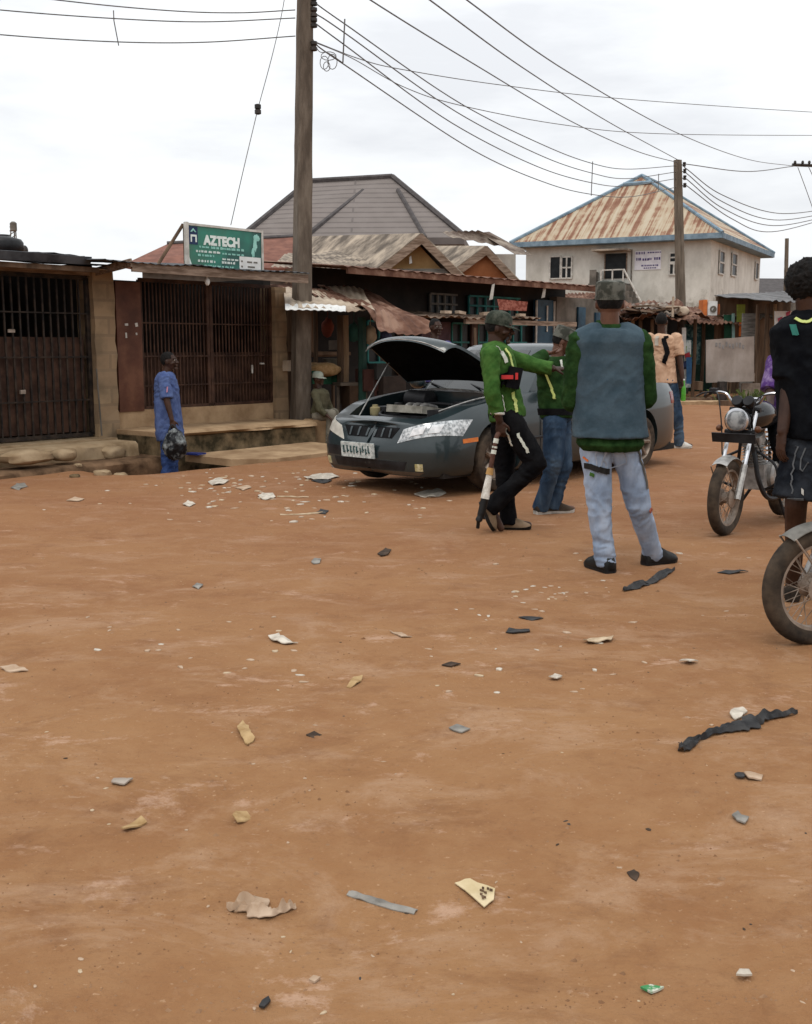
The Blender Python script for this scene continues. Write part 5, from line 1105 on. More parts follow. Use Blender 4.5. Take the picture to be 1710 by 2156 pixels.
def hand_parts(mb, wrist, d, pn, thumb, k=1.0, curl=.5, spread=.02):
    d = d.normalized(); pn = (pn - d * pn.dot(d)).normalized(); ac = d.cross(pn).normalized()
    if ac.dot(thumb) < 0: ac = -ac                     # ac points to the thumb side
    rg = []
    for f, w_, t_ in ((-.02, .026, .020), (.02, .032, .018), (.06, .041, .016), (.09, .040, .013), (.10, .034, .010)):
        rg.append([wrist + d * f * k + ac * math.cos(a) * w_ * k + pn * math.sin(a) * t_ * k for a in [2 * math.pi * i / 14 for i in range(14)]])
    mb.loft(rg)
    for i, (o, L) in enumerate(((.031, .072), (.0105, .080), (-.0105, .075), (-.031, .058))):
        p = wrist + (d * .092 + ac * o) * k; dr = (d + ac * o * spread * 30 * .3).normalized(); a = 0
        for j, fr in enumerate((.45, .30, .25)):
            a += curl * (.7, .9, .7)[j] * (1 + .08 * i); q = p + (dr * math.cos(a) + pn * math.sin(a)) * L * fr * k
            mb.capsule(p, q, (.0092 - .0008 * j) * k, (.0086 - .0009 * j) * k, 10); p = q
    p = wrist + (d * .028 + ac * .030) * k; q = p + (ac * .55 + d * .6 + pn * .35).normalized() * .045 * k; mb.capsule(p, q, .014 * k, .0105 * k, 10)
    q2 = q + (d * .8 + pn * .5 + ac * .05).normalized() * .032 * k; mb.capsule(q, q2, .0105 * k, .008 * k, 10)
def ringell(c, r, f, a, b, n=28, sq=.85):
    out = []
    for i in range(n):
        t = 2 * math.pi * i / n; x, y = math.cos(t), math.sin(t)
        out.append(c + r * math.copysign(abs(x) ** sq, x) * a + f * math.copysign(abs(y) ** sq, y) * b)
    return out
def torso_rings(J, prof, k):
    """prof rows: (fraction along pelvis>neck, half width, half depth, forward shift)"""
    pe, ne = J['pelvis'], J['neck']; rs = (J['shR'] - J['shL']).normalized(); rh = (J['hipR'] - J['hipL']).normalized(); out = []
    ch = J.get('chest')
    for f, a, b, sh in prof:
        if ch is None: c = pe.lerp(ne, f)
        else:
            t = max(0, min(1, f)); c = (pe * (1 - t) ** 2 + (ch * 2 - (pe + ne) / 2) * 2 * t * (1 - t) + ne * t ** 2) if 0 <= f <= 1 else pe + (pe - ch).normalized() * (-f) * (ne - pe).length
        r = rh.lerp(rs, max(0, min(1, f))).normalized(); up = (ne - pe).normalized(); fw = up.cross(r).normalized()
        out.append(ringell(c + fw * sh * k, r, fw, a * k, b * k))
    return out
NAKED = ((-.10, .150, .110, 0), (0, .165, .115, 0), (.2, .150, .105, 0), (.45, .140, .10, .005), (.7, .165, .115, .01), (.88, .16, .105, 0), (.97, .10, .075, -.005), (1.0, .06, .06, -.005))
def limb(mb, pts, rs, n=14, flat=None, open_end=False):
    if open_end:   # a cuff or hem: cut square instead of rounded
        mb.tube([pts[-2], pts[-1]], [rs[-2], rs[-1]], 18)
        if len(pts) == 2: mb.capsule(pts[0], pts[0].lerp(pts[1], .3), rs[0], rs[0] * .7 + rs[1] * .3, 18); return
        pts, rs = pts[:-1], rs[:-1]
    for (a, b), (ra, rb) in zip(zip(pts, pts[1:]), zip(rs, rs[1:])): mb.capsule(a, b, ra, rb, n, flat)
def folds(amp, f, seed=0, st=(1, 1, .45)):
    def fn(p):
        w_ = noise.noise(V((p.x * 3 + seed, p.y * 3, p.z * 3))) * .25
        a = noise.noise(V((p.x * f * st[0] + seed, p.y * f * st[1], (p.z + w_) * f * st[2])))
        b = 1 - 2.6 * abs(noise.noise(V((p.x * f * .7 + seed + 7, p.y * f * .7, (p.z + p.x * .5 + w_) * f * 1.25))))
        c = 1 - 2.6 * abs(noise.noise(V((p.x * f * 1.6 + seed, p.y * f * 1.6, (p.z - p.x * .6 + w_) * f * 2.1))))
        return amp * (.8 * a + .75 * b + .45 * c)
    return fn
def person(label, J, k=1.0, skin=None, voxel=.006, shirt=None, trousers=None, shoes=None, hair=None, hands=(1, 1), hd=None, curl=.5, sleeve=(1.9, 1.9), shirt_prof=None, tr_r=None, tr_end=1.0, shoe_k=1.08, shirt_vox=.0085, sl_r=(.072, .062, .050), foldamp=.007, seed=0, name='person', shirtname='shirt', foot_down=None, eyes=True, sole=None):
    """J: joints in world space. Returns root and the pieces"""
    skin = skin or SKIN; fc = (J['anL'] + J['anR']) / 2
    root = thing(name, label, 'person', (fc.x, fc.y, min(J['anL'].z, J['anR'].z) - .08 * k))
    Bh = basis(J.get('hup', V((0, 0, 1))), J['face'])
    out = {'root': root, 'Bh': Bh}
    mb = MB(); mb.loft(torso_rings(J, NAKED, k)); head_parts(mb, J['head'], Bh, k)
    mb.capsule(J['neck'] - V((0, 0, .03)), J['head'] - Bh @ V((0, .02, .05)) * k, .062 * k, .055 * k)
    for s in 'LR':
        limb(mb, [J['sh' + s], J['el' + s], J['wr' + s]], [.055 * k, .043 * k, .029 * k])
        limb(mb, [J['hip' + s], J['kn' + s], J['an' + s]], [.085 * k, .058 * k, .040 * k])
        mb.capsule(J['an' + s] - V((0, 0, .03 * k)), J['toe' + s], .036 * k, .028 * k, flat=None)
        i = 0 if s == 'L' else 1
        if hands[i]:
            dd = J.get('hd' + s, J['wr' + s] - J['el' + s]); hand_parts(mb, J['wr' + s], dd, J['pn' + s], J['th' + s], k, curl if not isinstance(curl, tuple) else curl[i])
    out['body'] = put('body', remeshed(mb, voxel, 1), skin, root, True, 180, True)
    if eyes:
        for s in (-1, 1):
            m = MB(); c = J['head'] + Bh @ V((s * .031, .087, .014)) * k; m.ell(c - Bh @ V((0, .003, 0)) * k, (.013 * k,) * 3, Bh, 12, 8); e = m.build('eye', EYE, root, True, 180, True)
            m = MB(); m.ell(c + Bh @ V((0, .007, 0)) * k, (.007 * k, .005 * k, .007 * k), Bh, 10, 6); m.build('pupil', M['black_plastic'], e, True, 180, True)
    if trousers:
        tr = tr_r or (.108, .082, .064, .070); mb = MB(); mb.loft(torso_rings(J, ((-.13, .13, .10, 0), (-.08, .168, .128, -.008), (0, .178, .130, -.008), (.10, .168, .122, 0), (.2, .160, .115, 0)), k))
        for s in 'LR':
            h, kn, an = J['hip' + s], J['kn' + s], J['an' + s]
            if tr_end >= 1: limb(mb, [h, (h * .45 + kn * .55), kn, kn.lerp(an, .55), an - (kn - an).normalized() * .035], [tr[0] * k, (tr[0] * .45 + tr[1] * .55) * k * 1.02, tr[1] * k, tr[2] * k, tr[3] * k], 18, None, True)
            else: limb(mb, [h, h.lerp(kn, .5), h.lerp(kn, tr_end)], [tr[0] * k, tr[1] * k, tr[2] * k], 18, None, True)
        out['trousers'] = put('shorts' if tr_end < 1 else 'trousers', remeshed(mb, shirt_vox, 2, folds(foldamp, 9, seed)), trousers, root, True, 180, True)
    if shirt:
        sp = shirt_prof or ((-.06, .190, .145, 0), (0, .188, .142, 0), (.25, .180, .132, .005), (.5, .180, .132, .01), (.72, .190, .135, .01), (.88, .182, .122, 0), (.97, .115, .088, -.008), (1.01, .070, .070, -.008))
        mb = MB(); mb.loft(torso_rings(J, sp, k))
        for s, sl in zip('LR', sleeve):
            a, b, c = J['sh' + s], J['el' + s], J['wr' + s]
            if sl > 1: limb(mb, [a, b, b.lerp(c, sl - 1)], [sl_r[0] * k, sl_r[1] * k, sl_r[2] * k], 18, None, True)
            elif sl > 0: limb(mb, [a, a.lerp(b, sl)], [sl_r[0] * k, sl_r[1] * k], 18, None, True)
        out['shirt'] = put(shirtname, remeshed(mb, shirt_vox, 2, folds(foldamp, 8, seed + 5)), shirt, root, True, 180, True)
    if shoes:
        for s in 'LR':
            an, toe = J['an' + s], J['toe' + s]; d = (toe - an); up = J.get('fup' + s, V((0, 0, 1))); d = (d - up * d.dot(up)); L = d.length; d.normalize(); sd_ = d.cross(up)
            base = an - up * (.075 * k); mb = MB(); rg = []
            for f, w_, h0, h1 in ((-.075, .020, .012, .05), (-.065, .034, 0, .075), (-.02, .038, 0, .10), (.04, .040, 0, .095), (.10, .046, 0, .07), (.15, .047, .004, .055), (.185, .036, .012, .042), (.20, .018, .02, .034)):
                c = base + d * f * k; hw = w_ * k * shoe_k; z0, z1 = h0 * k, h1 * k * shoe_k
                c = base + d * f * k * .94; rg.append([c + sd_ * x * hw + up * z for x, z in ((-.9, z0), (-1, z0 + .012), (-.98, z0 * .4 + z1 * .6), (-.55, z1), (.55, z1), (.98, z0 * .4 + z1 * .6), (1, z0 + .012), (.9, z0))])
            mb.loft(rg); o = mb.build('shoe', shoes, root, True, 50, True)
            if sole:
                mb = MB(); mb.loft([[c for c in (r_[0] - up * .012, r_[1] + sd_ * -.003 + up * .004, r_[6] + sd_ * .003 + up * .004, r_[7] - up * .012)] for r_ in [[V(p) for p in q] for q in rg]]); mb.build('sole', sole, o, False, 40, True)
    if hair:
        mb = MB(); c = J['head'] + Bh @ V((0, -.012, .035)) * k
        def f(p): q = p.copy(); return q
        mb.ell(c, (.082 * k, .099 * k, .100 * k), Bh, 24, 14); me = remeshed(mb, .007, 1)
        # hairline: drop what hangs over the face and neck
        bm = bmesh.new(); bm.from_mesh(me); Bi = Bh.transposed(); dl = []
        for v in bm.verts:
            q = Bi @ (v.co - J['head']) / k
            if q.z < .035 + (.05 if q.y > .055 else 0) * 1 - (.075 if q.y < -.02 else 0): dl.append(v)
        bmesh.ops.delete(bm, geom=dl, context='VERTS'); bm.to_mesh(me); bm.free()
        out['hair'] = put('hair', me, hair, root, True, 180, True)
    return out
def ribbon(o, root, pts, wd, mat, name, off=.004, toward=V((0, -1, 0)), th=.004, step=26):
    """a strip of cloth lying on a garment, found by shooting from the outside"""
    Mx = root_m(root); me = o.data; bv = BVHTree.FromPolygons([Mx @ v.co for v in me.vertices], [list(p.vertices) for p in me.polygons])
    C = curve3(pts, max(2, step // (len(pts) - 1))); m = MB(); A = []
    for i, p in enumerate(C):
        t = (C[min(i + 1, len(C) - 1)] - C[max(i - 1, 0)]).normalized(); h, n, *_ = bv.find_nearest(p)
        if h is None: continue
        n = n.normalized(); s_ = t.cross(n).normalized() * wd / 2
        A.append([h + n * off - s_, h + n * (off + th) - s_, h + n * (off + th) + s_, h + n * off + s_])
    m.loft(A); return m.build(name, mat, root, True, 40, True)
def cap(root, J, Bh, k, mat, tilt=0, peak=True, flat=True, name='cap', brimmat=None):
    B = Bh @ Matrix.Rotation(tilt, 3, 'X'); c = J['head'] + Bh @ V((0, -.006, .03)) * k; m = MB(); rg = []
    prof = ((.0, .086, .102), (.045, .089, .105), (.082, .088, .104), (.100, .082, .098), (.107, .060, .075), (.109, .02, .025)) if flat else ((.0, .086, .102), (.04, .088, .104), (.07, .080, .095), (.095, .058, .07), (.106, .03, .035), (.109, .008, .01))
    for z, a, b in prof: rg.append(ringell(c + B @ V((0, 0, z)) * k, B @ V((1, 0, 0)), B @ V((0, 1, 0)), a * k, b * k, 28, 1))
    m.loft(rg); o = m.build(name, mat, root, True, 45, True)
    m = MB(); rg = [ringell(c + B @ V((0, 0, z)) * k, B @ V((1, 0, 0)), B @ V((0, 1, 0)), .0905 * k, .1065 * k, 28, 1) for z in (-.004, .018)]; m.loft(rg); m.build('band', brimmat or mat, o, True, 45, True)
    if peak:
        m = MB(); rg = []
        for i in range(13):
            a = math.pi * (.14 + .72 * i / 12); p0 = V((.087 * math.cos(a), .103 * math.sin(a), .0)); p1 = p0 + V((.02 * math.cos(a), .068 * math.sin(a) ** 1.5, -.020 * math.sin(a))); 
            rg.append([c + B @ (q * k) for q in (p0, p1, p1 + V((0, 0, .005)), p0 + V((0, 0, .006)))])
        m.loft(rg); m.build('peak', brimmat or mat, o, True, 40, True)
    return o
def J_(d, Y):
    """joints given as direction (picture column,row) with an offset in distance"""
    o = {}
    for n, v in d.items():
        o[n] = at(v[0], v[1], Y + (v[2] if len(v) > 2 else 0))
    return o
Xv, Yv, Zv = V((1, 0, 0)), V((0, 1, 0)), V((0, 0, 1))
def foot(J, s, px, py, yaw, Y, k=1.0, lift=0):
    """put an ankle on the ground in that direction; yaw is where the toes point"""
    p = gpz(px, py); d = V((math.sin(yaw), math.cos(yaw), 0)); J['an' + s] = V((p.x, p.y, gz(p.x, p.y) + .078 * k + lift)); J['toe' + s] = J['an' + s] + d * .16 * k - V((0, 0, .04 * k))

# man in the grey vest, seen from behind
Y = 6.9
J = J_(dict(head=(1284, 640), neck=(1284, 692), chest=(1281, 790, .02), pelvis=(1284, 912), shL=(1222, 722), shR=(1345, 722), elL=(1207, 842, .06), elR=(1358, 836, .06), wrL=(1212, 838, .32), wrR=(1352, 835, .30), hipL=(1254, 945), hipR=(1315, 945), knL=(1263, 1080, -.03), knR=(1346, 1068, .02)), Y)
foot(J, 'L', 1274, 1203, R(-24), Y); foot(J, 'R', 1373, 1188, R(62), Y)
J.update(face=V((.12, 1, 0)), pnL=V((.6, 0, -.8)), pnR=V((-.6, 0, -.8)), thL=V((.5, .2, 1)), thR=V((-.5, .2, 1)), hdL=V((.7, .7, 0)), hdR=V((-.7, .7, 0)))
JEANS_P = pm('pale washed denim', (.20, .26, .36), (.38, .45, .56), 5, detail=9, rough=.9, bump=.4, bscale=60, stretch=(1, 1, .5), c3=(.29, .355, .46))
GREEN_D = pm('dark green knit', (.010, .029, .008), (.024, .058, .017), 14, spec=.06, rough=.9, bump=.3)
GREEN = pm('green knit', (.030, .082, .017), (.060, .135, .031), 12, spec=.06, rough=.9, bump=.3)
VEST = pm('blue grey vest cloth', (.030, .053, .070), (.052, .082, .104), 7, rough=.9, bump=.35, bscale=40, c3=(.041, .067, .087))
CAPG = pm('grey camouflage cloth', (.040, .042, .034), (.115, .115, .098), 16, rough=.95, lo=.44, hi=.56)
BLK = pm('black shoe leather', (.006, .006, .006), (.014, .013, .012), 12, rough=.4)
k = 1.03
P = person('man in a blue grey vest and pale jeans standing with his back to us', J, k, SKIN2, .007, GREEN_D, JEANS_P, BLK, HAIR, (1, 1), sl_r=(.080, .072, .055), shirt_prof=((-.16, .170, .140, 0), (-.10, .205, .165, -.005), (.0, .19, .14, 0), (.3, .17, .12, 0), (.6, .17, .11, .01), (.82, .18, .10, 0), (.95, .10, .07, -.01), (1.0, .07, .065, -.01), (1.08, .066, .068, 0)), tr_r=(.095, .070, .060, .063), foldamp=.007, shoe_k=1.22, eyes=False, sole=M['black_plastic'], seed=2)
mb = MB(); mb.loft(torso_rings(J, ((-.03, .232, .185, -.005), (.05, .225, .180, 0), (.25, .212, .170, 0), (.5, .212, .160, .005), (.7, .218, .152, .01), (.84, .216, .148, 0), (.93, .185, .126, -.008), (.985, .135, .108, -.01), (1.005, .095, .09, -.01)), k))
for s in 'LR': mb.capsule(J['sh' + s].lerp(J['neck'], .45) + V((0, 0, .0)), J['sh' + s].lerp(J['neck'], .20) + V((0, 0, -.012)), .088, .097)
vest = put('vest', remeshed(mb, .009, 2, folds(.0055, 5.5, 3, (1, 1, .42))), VEST, P['root'], True, 180, True)
mb = MB(); mb.loft([ringell(J['neck'] + V((0, 0, z)), Xv, Yv, a, b, 28, 1) for z, a, b in ((-.06, .10, .09), (-.02, .082, .08), (.025, .072, .074), (.028, .060, .062))]); mb.build('collar', GREEN_D, P['root'], True, 60, True)
cap(P['root'], J, P['Bh'], k, CAPG, R(4))
ribbon(P['trousers'], P['root'], [at(1232, 980, 6.84), at(1242, 985, 6.76), at(1256, 989, 6.73), at(1270, 992, 6.74), at(1284, 993, 6.80)], .036, BLK, 'thigh_strap', .009)
ribbon(P['trousers'], P['root'], [at(1238, 1000, 6.78), at(1250, 1004, 6.76)], .022, GREEN, 'green_tag', .006); ribbon(P['trousers'], P['root'], [at(1230, 962, 6.86), at(1236, 972, 6.8)], .012, pm('orange tag', (.45, .12, .03), None), 'orange_tag', .006)
ribbon(P['trousers'], P['root'], [at(1368, 1072, 6.86), at(1380, 1080, 6.86)], .03, pm('red patch', (.35, .10, .06), None), 'knee_patch', .006)
ribbon(P['trousers'], P['root'], [at(1345, 930, 6.8), at(1358, 985, 6.84), at(1362, 1030, 6.86)], .016, M['grey_wall'], 'side_trim', .005)
for x in (1268, 1300): ribbon(P['trousers'], P['root'], [at(x - 13, 955, 6.7), at(x - 12, 985, 6.7), at(x, 993, 6.7), at(x + 12, 985, 6.7), at(x + 13, 955, 6.7)], .007, pm('seam', (.28, .31, .36), None), 'pocket_seam', .002)

# man in green striding past the car
Y = 8.45
J = J_(dict(head=(1050, 692), neck=(1044, 724), chest=(1050, 790), pelvis=(1066, 868), shR=(1034, 748, -.20), elR=(1036, 826, -.26), wrR=(1052, 886, -.22), shL=(1062, 750, .18), elL=(1118, 768, .22), wrL=(1164, 776, .18), hipR=(1072, 884, -.09), knR=(1130, 976, -.12), hipL=(1062, 884, .09), knL=(1062, 985, .08)), Y)
J['anR'] = at(1036, 1066, Y - .10); J['toeR'] = at(1055, 1112, Y - .10); dn = (J['toeR'] - J['anR']).normalized(); J['fupR'] = (V((-.92, 0, .4)) - dn * V((-.92, 0, .4)).dot(dn)).normalized() * 1
J['fupR'] = V((dn.z * -1, 0, dn.x)).normalized()
foot(J, 'L', 1068, 1112, R(88), Y); J['anL'].y = Y + .06; J['toeL'].y = Y + .05
J.update(face=V((1, -.12, -.12)), hup=V((.10, 0, 1)), pnR=V((.3, .95, 0)), pnL=V((0, .2, -1)), thR=V((1, 0, -.2)), thL=V((0, -1, .3)), hdR=V((.12, 0, -1)), hdL=V((1, 0, -.02)))
BLACKT = pm('black tracksuit cloth', (.003, .003, .004), (.009, .009, .010), 8, spec=.06, rough=.85, bump=.3)
SAND = pm('dusty tan shoe', (.16, .11, .065), (.28, .20, .13), 8, rough=.9)
k = .98
P = person('man in a bright green jersey and black trousers striding right with a long stick', J, k, SKIN, .0055, GREEN, BLACKT, SAND, HAIR, (1, 1), curl=(.75, .8), sl_r=(.070, .060, .050), sleeve=(1.95, 1.72), shirt_prof=((-.10, .175, .140, 0), (.02, .178, .138, .005), (.3, .17, .128, .01), (.55, .178, .130, .012), (.75, .19, .130, .01), (.88, .18, .12, 0), (.97, .115, .09, -.01), (1.03, .072, .075, -.005)), tr_r=(.108, .080, .064, .070), foldamp=.0065, sole=BLK, seed=7)
WT = pm('reflective white tape', (.50, .53, .46), (.66, .68, .60), 10, rough=.5); YT = pm('reflective yellow tape', (.42, .50, .14), (.55, .62, .22), 10, rough=.5)
ro, so_ = P['root'], P['shirt']
ribbon(so_, ro, [at(1046, 726, Y - .2), at(1060, 742, Y - .2), at(1070, 764, Y - .2)], .03, WT, 'stripe', .004)
ribbon(so_, ro, [at(1062, 735, Y - .15), at(1074, 752, Y - .15), at(1082, 775, Y - .15)], .022, YT, 'stripe', .005)
ribbon(so_, ro, [at(1063, 830, Y - .25), at(1070, 850, Y - .25), at(1075, 868, Y - .25)], .026, WT, 'stripe', .004); ribbon(so_, ro, [at(1084, 826, Y - .2), at(1090, 846, Y - .2), at(1094, 866, Y - .2)], .026, YT, 'stripe', .004)
for a in (((1046, 812), (1066, 806), (1088, 800), (1096, 796)), ((1046, 800), (1066, 796), (1088, 786), (1094, 780))): ribbon(so_, ro, [at(x, y, Y - .25) for x, y in a], .055, BLACKT, 'chest_pack_strap', .006)
mb = MB(); mb.box(at(1082, 795, Y - .17), (.10, .12, .16), Matrix.Rotation(.2, 3, 'Y')); pk = mb.build('chest_pack', BLACKT, ro, bevel=.02, world=True)
mb = MB(); mb.box(at(1068, 794, Y - .245), (.09, .012, .03)); mb.box(at(1088, 792, Y - .235), (.02, .012, .05)); mb.build('red_trim', pm('red trim', (.40, .03, .03), None), pk, world=True)
cap(ro, J, P['Bh'], k * 1.02, pm('dark camouflage cloth', (.020, .026, .018), (.062, .068, .052), 14, rough=.95, lo=.44, hi=.56), R(-4), flat=False)
ribbon(P['trousers'], ro, [at(1098, 912, Y - .3), at(1105, 935, Y - .3), at(1112, 958, Y - .3)], .022, WT, 'leg_print', .005)
ribbon(P['trousers'], ro, [at(1058, 905, Y - .25), at(1052, 940, Y - .25), at(1048, 962, Y - .25)], .016, WT, 'leg_print', .005)
mb = MB(); mb.loft([ringell(J['wrR'].lerp(J['elR'], .22 + f), Xv, Yv, a, a, 18, 1) for f, a in ((0, .050), (.06, .056), (.1, .05))]); mb.build('cuff', M['frame_white'], ro, True, 60, True)
# the long stick in his hand
hb = at(1053, 912, Y - .21); stp = [at(1060, 890, Y - .20), at(1046, 920, Y - .24), at(1033, 985, Y - .26), at(1021, 1050, Y - .28), at(1013, 1084, Y - .29)]
sk_ = thing('carried_stick', 'long white and black banded stick with a hooked end held by the striding man', 'stick', hb)
m = MB(); m.tube(curve3([stp[0], hb, stp[1], stp[2]], 5), [.018] * 16, 10); m.build('shaft', pm('brown stick', (.05, .02, .012), (.10, .045, .03), 8, rough=.6), sk_, True, world=True)
m = MB()
for f0, f1 in ((.05, .2), (.3, .36), (.42, .55)): a, b = stp[1].lerp(stp[2], f0), stp[1].lerp(stp[2], f1); m.tube([a, b], .0205, 10)
m.build('white_tape', WT, sk_, True, world=True)
m = MB(); m.tube([stp[2], stp[3]], [.020, .034], 10); m.build('sleeve', pm('white wrap', (.45, .42, .36), (.70, .68, .62), 25, rough=.8, bump=.4), sk_, True, world=True)
m = MB(); m.tube([stp[2].lerp(stp[3], .0), stp[2].lerp(stp[3], .22)], [.024, .030], 10); m.build('orange_tape', pm('tan tape', (.38, .22, .08), None), sk_, True, world=True)
tip = at(1006, 1112, Y - .29); tip.z = max(tip.z, gz(tip.x, tip.y) + .012)
m = MB(); m.tube(curve3([stp[3], stp[4], at(1008, 1096, Y - .3), tip], 5), [.03] * 6 + [.026] * 5 + [.014] * 5, 10); m.tube([stp[4], stp[4] + V((.03, 0, -.03))], .012, 6); m.build('hooked_end', BLK, sk_, True, world=True)

# man in green and blue jeans beside him, hand at the chin
Y = 9.35
J = J_(dict(head=(1186, 722), neck=(1172, 752), chest=(1164, 800), pelvis=(1172, 872), shR=(1146, 776, -.16), elR=(1122, 764, -.30), wrR=(1152, 744, -.24), shL=(1182, 775, .18), elL=(1190, 832, .2), wrL=(1206, 872, .10), hipR=(1168, 888, -.09), knR=(1166, 975, -.10), hipL=(1178, 888, .09), knL=(1186, 978, .06)), Y)
foot(J, 'R', 1139, 1082, R(60), Y); foot(J, 'L', 1166, 1080, R(92), Y)
J.update(face=V((1, -.15, -.42)), hup=V((.38, 0, 1)), pnR=V((.2, 0, 1)), pnL=V((-1, 0, 0)), thR=V((0, -1, .3)), thL=V((0, -1, 0)), hdR=V((.95, .12, .12)), hdL=V((.3, 0, -1)))
JEANS_B = pm('blue denim', (.016, .032, .060), (.075, .115, .165), 4, spec=.06, detail=9, rough=.9, bump=.4, bscale=60, stretch=(1, 1, .45), c3=(.035, .06, .10))
P = person('man in dark green top and blue jeans bending forward with a hand at his chin', J, .95, SKIN2, .0065, GREEN_D, JEANS_B, M['rubber'], HAIR, (1, 1), curl=.7, sl_r=(.070, .060, .050), shirt_prof=((-.06, .180, .145, 0), (.02, .182, .142, .0), (.3, .178, .135, 0), (.6, .182, .13, 0), (.8, .185, .128, 0), (.92, .15, .11, 0), (1.0, .08, .078, 0)), tr_r=(.105, .082, .066, .070), foldamp=.0065, sole=M['frame_white'], seed=11)
cap(P['root'], J, P['Bh'], .97, CAPG, R(-2), flat=True)
ribbon(P['shirt'], P['root'], [at(1160, 780, Y - .3), at(1164, 810, Y - .3), at(1168, 848, Y - .3)], .022, YT, 'stripe', .005)
ribbon(P['shirt'], P['root'], [at(1188, 742, Y - .2), at(1192, 756, Y - .2), at(1196, 772, Y - .2)], .022, WT, 'stripe', .005)
mb = MB(); mb.loft(torso_rings(J, ((-.02, .192, .160, 0), (.07, .195, .160, 0)), .95)); mb.build('waistband', BLACKT, P['root'], True, 60, True)

# man in blue with the black bag
Y = 13.55
J = J_(dict(head=(356, 762), neck=(349, 784), chest=(350, 830), pelvis=(355, 885), shR=(345, 796, -.19), elR=(352, 846, -.25), wrR=(362, 884, -.27), shL=(354, 796, .17), elL=(360, 846, .2), wrL=(372, 884, .2), hipR=(354, 895, -.08), knR=(355, 958, -.08), hipL=(358, 895, .08), knL=(360, 958, .08)), Y)
for s, dy, x in (('R', -.10, 352), ('L', .09, 360)):
    p = at(x, 1000, Y + dy); J['an' + s] = V((p.x, p.y, gz(p.x, p.y) + .075)); J['toe' + s] = J['an' + s] + V((.15, -.02, -.04))
J.update(face=V((1, -.1, .18)), hup=V((-.1, 0, 1)), pnR=V((0, 1, 0)), pnL=V((0, -1, 0)), thR=V((1, 0, 0)), thL=V((1, 0, 0)), hdR=V((.15, 0, -1)), hdL=V((.1, 0, -1)))
BLUEC = pm('blue print cloth', (.050, .078, .195), (.092, .135, .285), 14, rough=.9, bump=.2, lo=.36, hi=.64)
BLUET = pm('navy cloth', (.018, .04, .13), (.04, .075, .20), 6, rough=.9, bump=.2)
P = person('man in a blue short sleeved tunic by the porch holding a black bag', J, .95, SKIN, .0065, BLUEC, BLUET, M['rubber'], HAIR, (1, 1), curl=.9, sleeve=(.85, .85), sl_r=(.078, .076, .07), shirt_prof=((-.42, .20, .17, 0), (-.25, .21, .18, 0), (0, .20, .17, 0), (.3, .19, .16, 0), (.6, .19, .15, .01), (.82, .19, .135, 0), (.95, .13, .10, 0), (1.0, .08, .08, 0)), tr_r=(.11, .09, .085, .09), foldamp=.010, seed=15)
ribbon(P['shirt'], P['root'], [at(350, 815, Y - .5), at(356, 815, Y - .5)], .07, pm('pink print', (.35, .16, .22), None), 'sleeve_print', .005)
hp = J['wrR'] + V((.02, -.01, -.10)); bg_ = thing('carrier_bag', 'black plastic bag with painted grey highlights held low by the man in blue', 'bag', hp - V((0, 0, .45)))
mb = MB()
def bagf(p): q = p.copy(); q *= 1 + .16 * noise.noise(q * 2.2 + V((3, 1, 2))) - .16 * abs(noise.noise(q * 4.5 + V((1, 7, 2)))) - .07 * abs(noise.noise(q * 9)); q.x *= 1 - .25 * max(0, q.z); return q
mb.ell(hp + V((.015, -.02, -.20)), (.155, .10, .20), None, 60, 44, bagf); mb.build('sack', pm('crumpled bag', (.010, .011, .013), (.24, .26, .26), 8, detail=8, rough=.3, lo=.47, hi=.62, bump=.9, bscale=16), bg_, True, 180, True)  # grey blotches in the colour imitate highlights on the crumpled black plastic
mb = MB(); mb.tube(curve3([hp + V((-.06, -.02, -.05)), hp + V((-.03, 0, .03)), hp + V((.0, 0, .035)), hp + V((.07, -.02, -.05))], 6), .012, 8); mb.build('handle', M['black_plastic'], bg_, True, 60, True)

# man in peach with a backpack beyond the car
Y = 15.4
J = J_(dict(head=(1393, 678), neck=(1394, 704), chest=(1394, 745), pelvis=(1396, 800), shR=(1424, 712, -.02), elR=(1432, 760, -.06), wrR=(1438, 800, -.10), shL=(1368, 712, 0), elL=(1360, 756, -.05), wrL=(1366, 792, -.14), hipL=(1383, 812), hipR=(1410, 812), knL=(1374, 872, .02), knR=(1426, 872, .02)), Y)
foot(J, 'L', 1374, 943, R(150), Y); foot(J, 'R', 1430, 943, R(110), Y)
J.update(face=V((.3, .95, 0)), pnR=V((-1, .2, 0)), pnL=V((1, 0, 0)), thR=V((0, 1, 0)), thL=V((0, 1, 0)), hdR=V((.05, -.05, -1)), hdL=V((0, -.2, -1)))
PEACH = pm('peach cloth', (.40, .24, .15), (.56, .37, .25), 6, rough=.9, bump=.2)
P = person('man in a peach shirt with dark pack straps and a green bottle beyond the car', J, .97, SKIN, .008, PEACH, JEANS_B, M['frame_white'], HAIR, (1, 1), curl=.9, sleeve=(.75, .75), sl_r=(.08, .075, .06), foldamp=.010, seed=19, sole=M['frame_white'])
ribbon(P['shirt'], P['root'], [at(1404, 700, Y - .2), at(1408, 725, Y - .3), at(1410, 752, Y - .3), at(1404, 765, Y - .3)], .07, BLACKT, 'strap', .008); ribbon(P['shirt'], P['root'], [at(1384, 700, Y - .2), at(1380, 730, Y - .3)], .05, pm('pale strap', (.4, .36, .3), None), 'strap', .008)
q = J['wrR'] + V((.01, -.02, -.09)); b = thing('bottle', 'green bottle hanging in the hand of the man in peach', 'bottle', q - V((0, 0, .2)))
